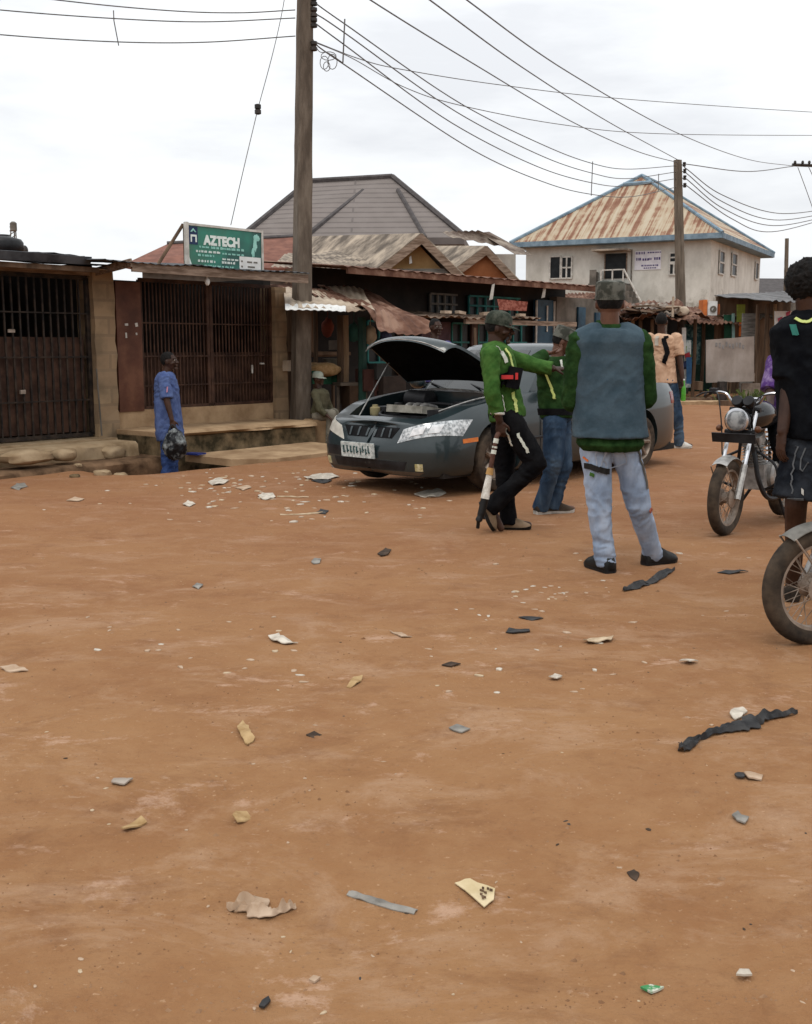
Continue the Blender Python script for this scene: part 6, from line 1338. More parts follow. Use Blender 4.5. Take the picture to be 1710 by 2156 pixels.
m = MB(); m.lathe([(.012, .09), (.013, .03), (.032, -.02), (.034, -.16), (.03, -.2), (.005, -.2)], q, 14); m.build('glass', pm('green glass', (.06, .25, .02), (.10, .36, .05), 9, rough=.2), b, True, world=True)
m = MB(); m.lathe([(.014, .085), (.014, .105), (.003, .106)], q, 12); m.build('stopper', M['white'], b, True, world=True)

# man in blue behind the bonnet
Y = 15.6
J = J_(dict(head=(917, 690), neck=(914, 716), chest=(914, 760), pelvis=(914, 830), shL=(942, 728), shR=(888, 726), elL=(950, 775), elR=(880, 775), wrL=(945, 815, -.1), wrR=(884, 815, -.1), hipL=(926, 845), hipR=(902, 845), knL=(927, 900), knR=(901, 900)), Y)
for s, x in (('L', 927), ('R', 901)):
    p = at(x, 900, Y); J['an' + s] = V((p.x, p.y, gz(p.x, p.y) + .075)); J['toe' + s] = J['an' + s] + V((.05, -.15, -.04)); J['kn' + s].z = .5; J['hip' + s].z = .92
J['pelvis'].z = .97; J['chest'].z = 1.18
J.update(face=V((.55, -.8, -.1)), pnR=V((1, 0, 0)), pnL=V((-1, 0, 0)), thR=V((0, -1, 0)), thL=V((0, -1, 0)))
P = person('man in a violet blue shirt standing behind the raised bonnet', J, .98, SKIN, .008, pm('violet cloth', (.035, .03, .12), (.07, .065, .20), 7, rough=.9), BLACKT, BLK, HAIR, (1, 1), sleeve=(1.8, 1.8), seed=23)

# person crouching beside the tall pole
Y = 16.35
J = J_(dict(head=(670, 798), neck=(672, 818), chest=(676, 838), pelvis=(672, 868), shR=(664, 828, -.15), elR=(672, 862, -.28), wrR=(690, 876, -.32), shL=(682, 828, .14), elL=(694, 858, .16), wrL=(702, 874, .02), hipR=(668, 876, -.10), knR=(698, 872, -.22), hipL=(678, 876, .08), knL=(704, 870, .06)), Y)
for s, x, dy in (('R', 692, -.2), ('L', 700, .06)):
    p = at(x, 905, Y + dy); J['an' + s] = V((p.x, p.y, gz(p.x, p.y) + .07)); J['toe' + s] = J['an' + s] + V((.15, -.04, -.04))
J.update(face=V((.85, -.5, -.1)), pnR=V((0, 0, -1)), pnL=V((0, 0, -1)), thR=V((0, 1, 0)), thL=V((0, -1, 0)))
OLIVE = pm('olive cloth', (.045, .042, .022), (.10, .09, .055), 6, rough=.95, bump=.3)
P = person('person in olive clothes and a pale cap sitting low beside the tall pole', J, .82, SKIN, .008, OLIVE, pm('dusty grey cloth', (.12, .11, .085), (.22, .20, .16), 6, rough=.95), M['rubber'], HAIR, (1, 1), sleeve=(1.8, 1.8), seed=27, tr_r=(.10, .085, .075, .07))
cap(P['root'], J, P['Bh'], .86, pm('pale green cap cloth', (.22, .25, .20), (.36, .38, .32), 6), flat=False)
q = J['pelvis']; st_ = thing('seat_block', 'low concrete block the olive clothed person sits on', 'block', V((q.x - .02, q.y, gz(q.x, q.y))))
m = MB(); m.box(V((q.x - .03, q.y, (gz(q.x, q.y) + q.z - .10) / 2)), (.38, .34, max(.1, q.z - .10 - gz(q.x, q.y)))); m.build('block', M['concrete'], st_, bevel=.02, world=True)

# person in black at the right edge
Y = 5.95
J = J_(dict(head=(1700, 608), neck=(1704, 664), chest=(1712, 760), pelvis=(1728, 900), shL=(1672, 702, .0), shR=(1776, 700, -.02), elL=(1662, 806, -.03), elR=(1800, 806, .05), wrL=(1648, 908, -.10), wrR=(1800, 900, .15), hipL=(1698, 935, -.02), hipR=(1760, 935, .02), knL=(1676, 1060, -.05), knR=(1765, 1062, .08)), Y)
foot(J, 'L', 1668, 1262, R(20), Y); foot(J, 'R', 1768, 1252, R(40), Y)
J.update(face=V((.45, .9, -.05)), pnL=V((.9, .2, 0)), pnR=V((-.9, .2, 0)), thL=V((.2, .9, -.1)), thR=V((0, 1, 0)), hdL=V((-.06, .05, -1)), hdR=V((0, .05, -1)))
BLACKC = pm('black jersey', (.003, .0035, .005), (.007, .008, .010), 10, spec=.06, rough=.9, bump=.3)
SHORT = pm('dark denim', (.008, .010, .014), (.030, .034, .041), 6, spec=.06, detail=9, rough=.9, bump=.4, bscale=50)
k = 1.04
P = person('person with a bushy afro in black T-shirt and denim shorts at the right edge', J, k, SKIN, .0055, BLACKC, SHORT, M['rubber'], None, (1, 1), curl=.35, sleeve=(.92, .92), sl_r=(.080, .092, .082), shirt_prof=((-.10, .21, .17, 0), (0, .21, .165, 0), (.3, .20, .15, 0), (.6, .20, .145, .01), (.82, .20, .135, 0), (.94, .15, .105, 0), (1.0, .085, .085, 0), (1.04, .07, .075, 0)), tr_r=(.120, .118, .122), tr_end=.92, foldamp=.007, eyes=False, seed=31)
mb = MB(); c = J['head'] + V((0, -.005, .045))
mb.ell(c, (.118, .128, .118), None, 40, 28, lambda p: p * (1 + .10 * noise.noise(p * 4) + .06 * noise.noise(p * 11))); me = remeshed(mb, .009, 0, lambda p: .010 * noise.noise(p * 70) + .006 * noise.noise(p * 140)); put('hair', me, HAIR, P['root'], True, 180, True)
ribbon(P['shirt'], P['root'], [at(1672, 664, Y - .1), at(1690, 668, Y - .15), at(1712, 668, Y - .15), at(1730, 662, Y - .1)], .016, YT, 'collar_trim', .006)
ribbon(P['shirt'], P['root'], [at(1662, 690, Y - .2), at(1672, 688, Y - .2)], .06, pm('teal print', (.03, .16, .13), None), 'shoulder_print', .005)
WS = pm('pale stitching', (.085, .09, .095), None, 10)
ribbon(P['trousers'], P['root'], [at(1664, 935, Y - .2), at(1660, 980, Y - .2), at(1658, 1040, Y - .2)], .008, WS, 'stitching', .002); ribbon(P['trousers'], P['root'], [at(1690, 940, Y - .3), at(1686, 975, Y - .3), at(1700, 985, Y - .3), at(1716, 978, Y - .3)], .008, WS, 'stitching', .002)
ribbon(P['trousers'], P['root'], [at(1655, 1066, Y - .15), at(1675, 1070, Y - .25), at(1700, 1070, Y - .25)], .012, WS, 'frayed_hem', .004); ribbon(P['trousers'], P['root'], [at(1690, 1035, Y - .3), at(1710, 1035, Y - .3)], .03, M['frame_white'], 'white_label', .004)

# person in purple on the farther motorcycle
Y = 9.1
J = J_(dict(head=(1668, 700, .1), neck=(1662, 740, .1), chest=(1654, 790), pelvis=(1655, 868), shL=(1690, 762, .08), shR=(1634, 764, -.02), elL=(1700, 820, -.05), elR=(1622, 822, -.12), wrL=(1672, 850, -.3), wrR=(1622, 858, -.40), hipL=(1672, 880, .08), hipR=(1640, 880, -.08), knL=(1690, 900, -.30), knR=(1640, 912, -.40)), Y)
for s, x, dy in (('L', 1702, -.1), ('R', 1652, -.38)):
    p = at(x, 1050, Y + dy); J['an' + s] = V((p.x, p.y, .30)); J['toe' + s] = J['an' + s] + V((-.12, -.1, -.04))
J.update(face=V((-.55, -.8, -.05)), pnR=V((0, 0, -1)), pnL=V((0, 0, -1)), thR=V((1, 0, 0)), thL=V((-1, 0, 0)))
P = person('person in purple print cloth sitting on the farther motorcycle behind the person in black', J, .92, SKIN, .007, pm('purple print', (.075, .03, .15), (.30, .22, .36), 14, rough=.9, lo=.46, hi=.68), BLACKT, BLK, HAIR, (1, 1), curl=.9, sleeve=(1.0, 1.0), sl_r=(.085, .085, .07), seed=35)
# ------------------------------------------------------------------ motorcycles
def motorcycle(label, loc, rz, seatm):
    r = thing('motorcycle', label, 'motorcycle', loc, rz); WB, RW = 1.27, .290
    def bar(name, pts, rad, mat, parent=r, n=8, smooth=True): m = MB(); m.tube(pts, rad, n); return m.build(name, mat, parent, smooth)
    def wheel(x, wd, front):
        Mx = Matrix.Rotation(R(90), 3, 'X'); c = V((x, 0, RW)); n = 48
        prof = [(.215, -wd * .36), (.238, -wd * .5), (.264, -wd * .5), (RW - .008, -wd * .34), (RW, -wd * .12), (RW, wd * .12), (RW - .008, wd * .34), (.264, wd * .5), (.238, wd * .5), (.215, wd * .36)]
        m = MB(); m.lathe(prof, c, n, Mx, True)
        w_ = m.build('wheel', M['rubber'], r, True, 50)
        m = MB(); m.lathe([(.200, -wd * .33), (.216, -wd * .36), (.222, -wd * .28), (.205, 0), (.222, wd * .28), (.216, wd * .36), (.200, wd * .33), (.194, 0)], c, n, Mx, True); m.build('rim', M['dusty_rim'], w_, True, 50)
        m = MB(); m.lathe([(.02, -.07), (.062, -.05), (.062, -.03), (.045, -.02), (.045, .02), (.062, .03), (.075, .05), (.02, .07)], c, 24, Mx)
        for k in range(36):
            a = 2 * math.pi * k / 36; b = a + (.55 if k % 4 < 2 else -.55); s_ = 1 if k % 2 else -1
            m.tube([c + Mx @ V((.056 * math.cos(b), .056 * math.sin(b), s_ * .038)), c + Mx @ V((.198 * math.cos(a), .198 * math.sin(a), 0))], .0024, 5)
        m.build('spokes', M['dusty_rim'], w_, True, 40)
    wheel(0, .082, True); wheel(WB, .092, False)
    # front end
    top = V((.325, 0, .95)); ax = V((0, 0, RW)); dr = (top - ax).normalized()
    for s in (-1, 1):
        o = V((0, s * .088, 0)); bar('fork_leg', [ax + o - dr * .01, ax + o + dr * .27], .025, M['alloy']); bar('fork_tube', [ax + o + dr * .26, top + o], .0165, M['chrome'])
    def fender(name, cx, a0, a1, rad, wd, mat, th=.004):
        m = MB(); rg = []
        for i in range(25):
            a = R(a0 + (a1 - a0) * i / 24); q = []
            for j in range(7): t = -1 + j / 3; q.append((rad - .022 * t * t, t * wd / 2))
            q += [(p + th, y) for p, y in q[::-1]]
            rg.append([V((cx + rr_ * math.cos(a), y, RW + rr_ * math.sin(a))) for rr_, y in q])
        m.loft(rg); return m.build(name, mat, r, True, 50)
    fender('front_fender', 0, 38, 122 if seatm != 'g' else 126, .318, .115, M['alloy'] if seatm != 'g' else pm('dusty grey fender', (.09, .085, .075), (.19, .18, .16), 7, rough=.6))
    for s in (-1, 1): bar('fender_stay', [(.02, s * .06, RW + .02), (-.17, s * .062, RW + .25)], .005, M['dusty_rim'])
    bar('lower_yoke', [(.235, -.12, .77), (.235, .12, .77)], .022, M['black_plastic']); bar('upper_yoke', [(.315, -.12, .94), (.315, .12, .94)], .02, M['black_plastic'])
    RY = Matrix.Rotation(R(-90), 3, 'Y'); hc = V((.18, 0, .865))
    m = MB(); m.lathe([(.02, -.10), (.06, -.08), (.085, -.03), (.09, .02), (.092, .035)], hc, 28, RY); hl = m.build('headlight', M['black_plastic'], r, True)
    m = MB(); m.lathe([(.092, .028), (.095, .04), (.082, .045)], hc, 28, RY); m.build('bezel', M['chrome'], hl, True)
    m = MB(); m.lathe([(.082, .036), (.07, .052), (.04, .062), (.005, .065)], hc, 28, RY); m.build('lens', pm('lamp glass', (.10, .105, .11), (.34, .35, .35), 14, rough=.3, lo=.4, hi=.6), hl, True)
    m = MB(); m.box((.10, 0, .735), (.012, .34, .075), Matrix.Rotation(R(-20), 3, 'Y')); m.build('front_plate', M['black_plastic'], r, bevel=.004)
    for s in (-1, 1):
        m = MB(); m.ell((.19, s * .15, .80), (.035, .026, .026)); m.build('turn_signal', pm('amber lamp', (.10, .040, .018), None, 9, rough=.35), r, True)
        m = MB(); m.lathe([(.01, -.04), (.04, -.035), (.045, .02), (.04, .03)], (.27, s * .045, 1.0), 18, Matrix.Rotation(R(-60), 3, 'Y')); m.build('gauge', M['black_plastic'], r, True)
    hb_ = [(.48, -.39, 1.03), (.36, -.30, 1.065), (.31, -.16, 1.06), (.32, -.09, .985), (.32, .09, .985), (.31, .16, 1.06), (.36, .30, 1.065), (.48, .39, 1.03)]
    bar('handlebar', curve3(hb_, 6), .0115, M['chrome'])
    for s in (-1, 1):
        bar('grip', [(.385, s * .315, 1.06), (.485, s * .393, 1.028)], .018, M['black_plastic']); bar('lever', curve3([(.33, s * .27, 1.07), (.29, s * .33, 1.06), (.37, s * .42, 1.03)], 5), .007, M['black_plastic'])
        m = MB(); m.box((.345, s * .27, 1.075), (.05, .06, .045)); m.build('switch_box', M['black_plastic'], r, bevel=.008)
    bar('brake_cable', curve3([(.33, .26, 1.07), (.16, .16, 1.05), (.12, .11, .85), (.14, .1, .6)], 6), .005, M['black_plastic']); bar('clutch_cable', curve3([(.33, -.26, 1.07), (.18, -.14, 1.03), (.22, -.1, .8), (.5, -.1, .55)], 6), .005, M['black_plastic'])
    # tank, seat, panels
    rg = []
    for x, w_, z0, z1 in ((.36, .03, .84, .90), (.38, .07, .80, .95), (.45, .12, .775, 1.0), (.55, .14, .77, 1.01), (.68, .13, .775, .985), (.80, .09, .79, .92), (.86, .05, .80, .88)):
        rg.append(ringell(V((x, 0, (z0 + z1) / 2)), V((0, 1, 0)), V((0, 0, 1)), w_, (z1 - z0) / 2, 20, .8))
    m = MB(); m.loft(rg); tk = m.build('tank', pm('black tank paint', (.006, .006, .007), (.012, .012, .013), 3, rough=.2, coat=.8), r, True, 60)
    m = MB(); m.lathe([(.03, 0), (.035, .012), (.02, .02)], (.53, 0, 1.005), 16); m.build('cap', M['chrome'], tk, True)
    rg = []
    for x, w_, z0, z1 in ((.76, .07, .80, .88), (.82, .11, .79, .885), (1.0, .125, .79, .875), (1.2, .13, .80, .895), (1.42, .125, .82, .92), (1.52, .10, .84, .915), (1.54, .06, .86, .90)): rg.append(ringell(V((x, 0, (z0 + z1) / 2)), V((0, 1, 0)), V((0, 0, 1)), w_, (z1 - z0) / 2, 20, .6))
    m = MB(); m.loft(rg); m.build('saddle', pm('grey saddle cover', (.14, .145, .145), (.26, .265, .26), 7, rough=.6) if seatm != 'g' else M['black_plastic'], r, True, 60)
    for s in (-1, 1):
        m = MB(); m.poly([(.80, s * .09, .76), (1.06, s * .10, .76), (1.02, s * .11, .56), (.86, s * .11, .54)], (0, s * .02, 0)); m.build('side_panel', M['black_plastic'], r, bevel=.008)
        bar('frame_tube', [(.33, s * .02, .86), (.42, s * .08, .46), (.5, s * .10, .30), (.95, s * .11, .29), (1.0, s * .11, .55), (.85, s * .09, .78)], .014, M['black_plastic'])
        bar('rear_frame', [(.85, s * .09, .77), (1.5, s * .10, .80)], .013, M['black_plastic']); bar('swing_arm', [(.95, s * .09, .33), (WB, s * .10, RW)], .017, M['black_plastic'])
        pts = [V((WB - .02, s * .12, .33)).lerp(V((1.2, s * .125, .76)), k / 22) for k in range(23)]
        m = MB(); m.tube(pts, [.020 if k % 2 else .030 for k in range(23)], 10); m.build('shock_absorber', M['chrome'], r, True, 30)
        bar('foot_peg', [(.72, s * .10, .30), (.72, s * .26, .30)], .016, M['rubber']); bar('crash_bar', curve3([(.42, s * .06, .62), (.40, s * .22, .52), (.42, s * .23, .38), (.5, s * .10, .30)], 6), .011, M['black_plastic'])
        m = MB(); m.ell((1.52, s * .15, .74), (.045, .035, .035)); m.build('turn_signal', pm('amber lamp', (.20, .075, .025), None, 9, rough=.25), r, True)
    fender('rear_fender', WB, -15, 120, .325, .14, M['black_plastic'])
    m = MB(); m.box((1.58, 0, .72), (.05, .14, .09)); m.build('tail_light', pm('red lamp', (.25, .015, .015), None, 9, rough=.25), r, bevel=.01)
    bar('carrier', curve3([(1.3, -.12, .90), (1.55, -.12, .93), (1.66, -.1, .93), (1.66, .1, .93), (1.55, .12, .93), (1.3, .12, .90)], 4), .009, M['dusty_rim'])
    # engine
    m = MB(); m.box((.66, 0, .40), (.30, .20, .20)); m.build('crankcase', M['alloy'], r, bevel=.035)
    for s in (-1, 1): m = MB(); m.lathe([(.03, -.02), (.10, -.01), (.105, .03), (.085, .05), (.02, .055)], (.68, s * .10, .41), 28, Matrix.Rotation(R(-90) * s, 3, 'X')); m.build('engine_cover', M['alloy'], r, True)
    m = MB(); rg = []
    cdir = V((-.30, 0, 1)).normalized(); c0 = V((.58, 0, .47))
    for k in range(17): p = c0 + cdir * (.012 * k); h = .078 if k % 2 else .058; rg.append([p + V((x * h, y * h, 0)) for x, y in ((-1, -.8), (-.8, -1), (.8, -1), (1, -.8), (1, .8), (.8, 1), (-.8, 1), (-1, .8))])
    m.loft(rg); m.build('cylinder', M['alloy'], r)
    m = MB(); m.box(c0 + cdir * .24, (.13, .15, .07), Matrix.Rotation(R(-17), 3, 'Y')); m.build('cylinder_head', M['alloy'], r, bevel=.015)
    m = MB(); m.lathe([(.03, -.05), (.04, -.04), (.04, .04), (.03, .05)], (.70, 0, .66), 14, Matrix.Rotation(R(90), 3, 'Y')); m.build('carburettor', M['alloy'], r, True)
    bar('exhaust_pipe', curve3([c0 + V((-.12, -.02, .16)), (.38, -.07, .58), (.37, -.11, .40), (.48, -.15, .25), (.8, -.17, .24), (1.0, -.17, .26)], 6), .019, M['black_plastic'])
    m = MB(); m.tube([(.95, -.17, .255), (1.02, -.17, .26), (1.5, -.18, .33), (1.58, -.18, .34)], [.025, .042, .048, .03], 14); m.build('muffler', M['alloy'], r, True)
    m = MB(); m.box((1.08, .125, .335), (.42, .02, .07), Matrix.Rotation(R(4), 3, 'Y')); m.build('chain_case', M['black_plastic'], r, bevel=.008)
    bar('kick_lever', curve3([(.78, -.12, .38), (.80, -.17, .45), (.86, -.19, .56), (.86, -.26, .57)], 5), .010, M['chrome']); bar('stand', [(.80, .10, .28), (.70, .24, .01)], .013, M['black_plastic'])
    bar('centre_stand', curve3([(.86, -.09, .26), (.93, -.15, .03), (.97, -.15, .012)], 4), .013, M['black_plastic'])
    return r
p = gpz(1521, 1128); motorcycle('black motorcycle with round headlamp and grey saddle parked right of the man in the vest', (p.x + .03, p.y + .05, gz(p.x, p.y) - .005), math.atan2(.79, .61), 'b')
p = gpz(1712, 1356); motorcycle('nearest motorcycle, its dusty front wheel and grey fender at the right edge', (p.x, p.y + .02, gz(p.x, p.y) - .006), math.atan2(.30, .95), 'g')

# ------------------------------------------------------------------ litter
PAPER = pm('dirty cream paper', (.36, .26, .16), (.54, .43, .30), 12, rough=.95)
CARD = pm('cream card', (.46, .36, .20), (.60, .49, .31), 9, rough=.9)
PALE = pm('pale trodden scrap', (.33, .22, .14), (.48, .36, .26), 10, rough=.95)
LEAF = pm('dry leaf', (.28, .17, .07), (.44, .30, .15), 14, rough=.9)
BLKP = pm('black polythene', (.012, .012, .013), (.040, .038, .037), 9, rough=.55, bump=.4)
GREYP = pm('grey plastic', (.13, .12, .105), (.27, .25, .22), 9, rough=.6)
DARKB = pm('dark scrap', (.03, .02, .014), (.07, .045, .03), 12, rough=.9)
WHITEP = pm('white polythene', (.36, .31, .25), (.62, .56, .47), 12, rough=.6)
def flat(outline, mat, label, cat, name, h=.004, curl=.012, group=None, seed=0):
    P = [gp(x, y) for x, y in outline]; c = sum(P, V()) / len(P); m = MB(); sz = max((p - c).length for p in P)
    # subdivide edges for a torn outline
    Q = []
    for i, p in enumerate(P):
        q = P[(i + 1) % len(P)]
        for k in range(3): s_ = p.lerp(q, k / 3); Q.append(s_ + V((noise.noise(s_ * 40), noise.noise(s_ * 40 + V((9, 0, 0))), 0)) * sz * .06 * (1 if k else .3))
    rings = []
    for f in (1, .72, .4, .08):
        rg = []
        for q in Q:
            v = c + (q - c) * f; z = gz(v.x, v.y) + .002 + curl * (.6 + noise.noise(V((v.x * 14 + seed, v.y * 14, seed)))) * (1 if f < 1 else .9); rg.append(V((v.x, v.y, z)))
        rings.append(rg)
    m.loft([[p - V((0, 0, h)) for p in rg] for rg in rings[::-1]] + rings); o = single(m, name, mat, label, cat, V((c.x, c.y, gz(c.x, c.y))), group, True, 60); return o
def strip(spine, mat, label, cat, name, seed=0, h=.012, jag=.5, n=9):
    """long torn piece along a spine of (column, row, width in metres)"""
    pts = curve3([V((x, y, w_ * 1000)) for x, y, w_ in spine], n); m = MB(); rg = []; P = [gp(p.x, p.y) for p in pts]; c = sum(P, V()) / len(P)
    for i, p in enumerate(P):
        t = (P[min(i + 1, len(P) - 1)] - P[max(i - 1, 0)]).normalized(); s_ = V((-t.y, t.x, 0)); w_ = max(.003, pts[i].z / 2000); q = V((i * .16 + seed, seed, 0))
        l, r_ = w_ * (1 + jag * noise.noise(q * 1.9)), w_ * (1 + jag * noise.noise(q * 1.7 + V((5, 9, 0)))); up = []
        for f, k in ((-1, 0), (-.5, 1), (0, 2), (.5, 3), (1, 4)):
            v = p + s_ * f * (l if f < 0 else r_); up.append(V((v.x, v.y, gz(v.x, v.y) + .003 + h * (.55 + .9 * noise.noise(V((i * .22, k * .8, seed)))) * (1 if 0 < abs(f) < 1 or f == 0 else .4))))
        rg.append(up + [v - V((0, 0, .003)) for v in up[::-1]])
    m.loft(rg); return single(m, name, mat, label, cat, V((c.x, c.y, gz(c.x, c.y))), None, True, 35)
strip([(1434, 1605, .02), (1446, 1594, .05), (1470, 1577, .022), (1505, 1562, .035), (1540, 1552, .06), (1566, 1546, .085), (1590, 1534, .075), (1615, 1526, .045), (1650, 1520, .035), (1678, 1513, .008)], BLKP, 'long torn strip of black polythene in the right foreground', 'litter', 'plastic_strip', 3, .03)
strip([(1312, 1246, .01), (1336, 1238, .07), (1350, 1230, .10), (1368, 1228, .06), (1392, 1216, .07), (1420, 1205, .01)], BLKP, 'torn black strip on the dirt by the shoes of the man in the vest', 'litter', 'plastic_strip', 6, .03)
strip([(735, 1871, .024), (775, 1883, .026), (830, 1900, .026), (876, 1911, .024)], GREYP, 'straight grey plastic strip beside the cream card', 'litter', 'plastic_strip', 9, .008, .1)
strip([(478, 1906, .01), (500, 1908, .03), (518, 1900, .075), (540, 1912, .07), (560, 1918, .045), (585, 1914, .02), (605, 1908, .018), (622, 1902, .01)], PALE, 'torn brown paper with ragged ends in the left foreground', 'litter', 'paper', 12, .03, .8, 7)
strip([(584, 1048, .02), (615, 1048, .025), (650, 1048, .02)], PAPER, 'thin pale stick right of the round lid', 'stick', 'stick', 15, .012, .2)
strip([(590, 1082, .02), (635, 1081, .03), (680, 1078, .02)], PAPER, 'thin pale stick below the round lid', 'stick', 'stick', 18, .012, .2)
crd = flat([(958, 1856), (990, 1853), (1043, 1872), (1040, 1892), (1020, 1908)], CARD, 'cream piece of printed card in the middle foreground', 'litter', 'card', .003, .012)
RM[crd.name] = Matrix.Translation(crd.location); rr = random.Random(8)
for k in range(9):
    q = gp(rr.uniform(1012, 1034), rr.uniform(1874, 1895)); q.z = gz(q.x, q.y) + .0165; m = MB(); m.box(q, (rr.uniform(.004, .011), .003, .006), Matrix.Rotation(-.5, 3, 'Z')); m.build('printed_mark', M['plank'], crd, world=True)
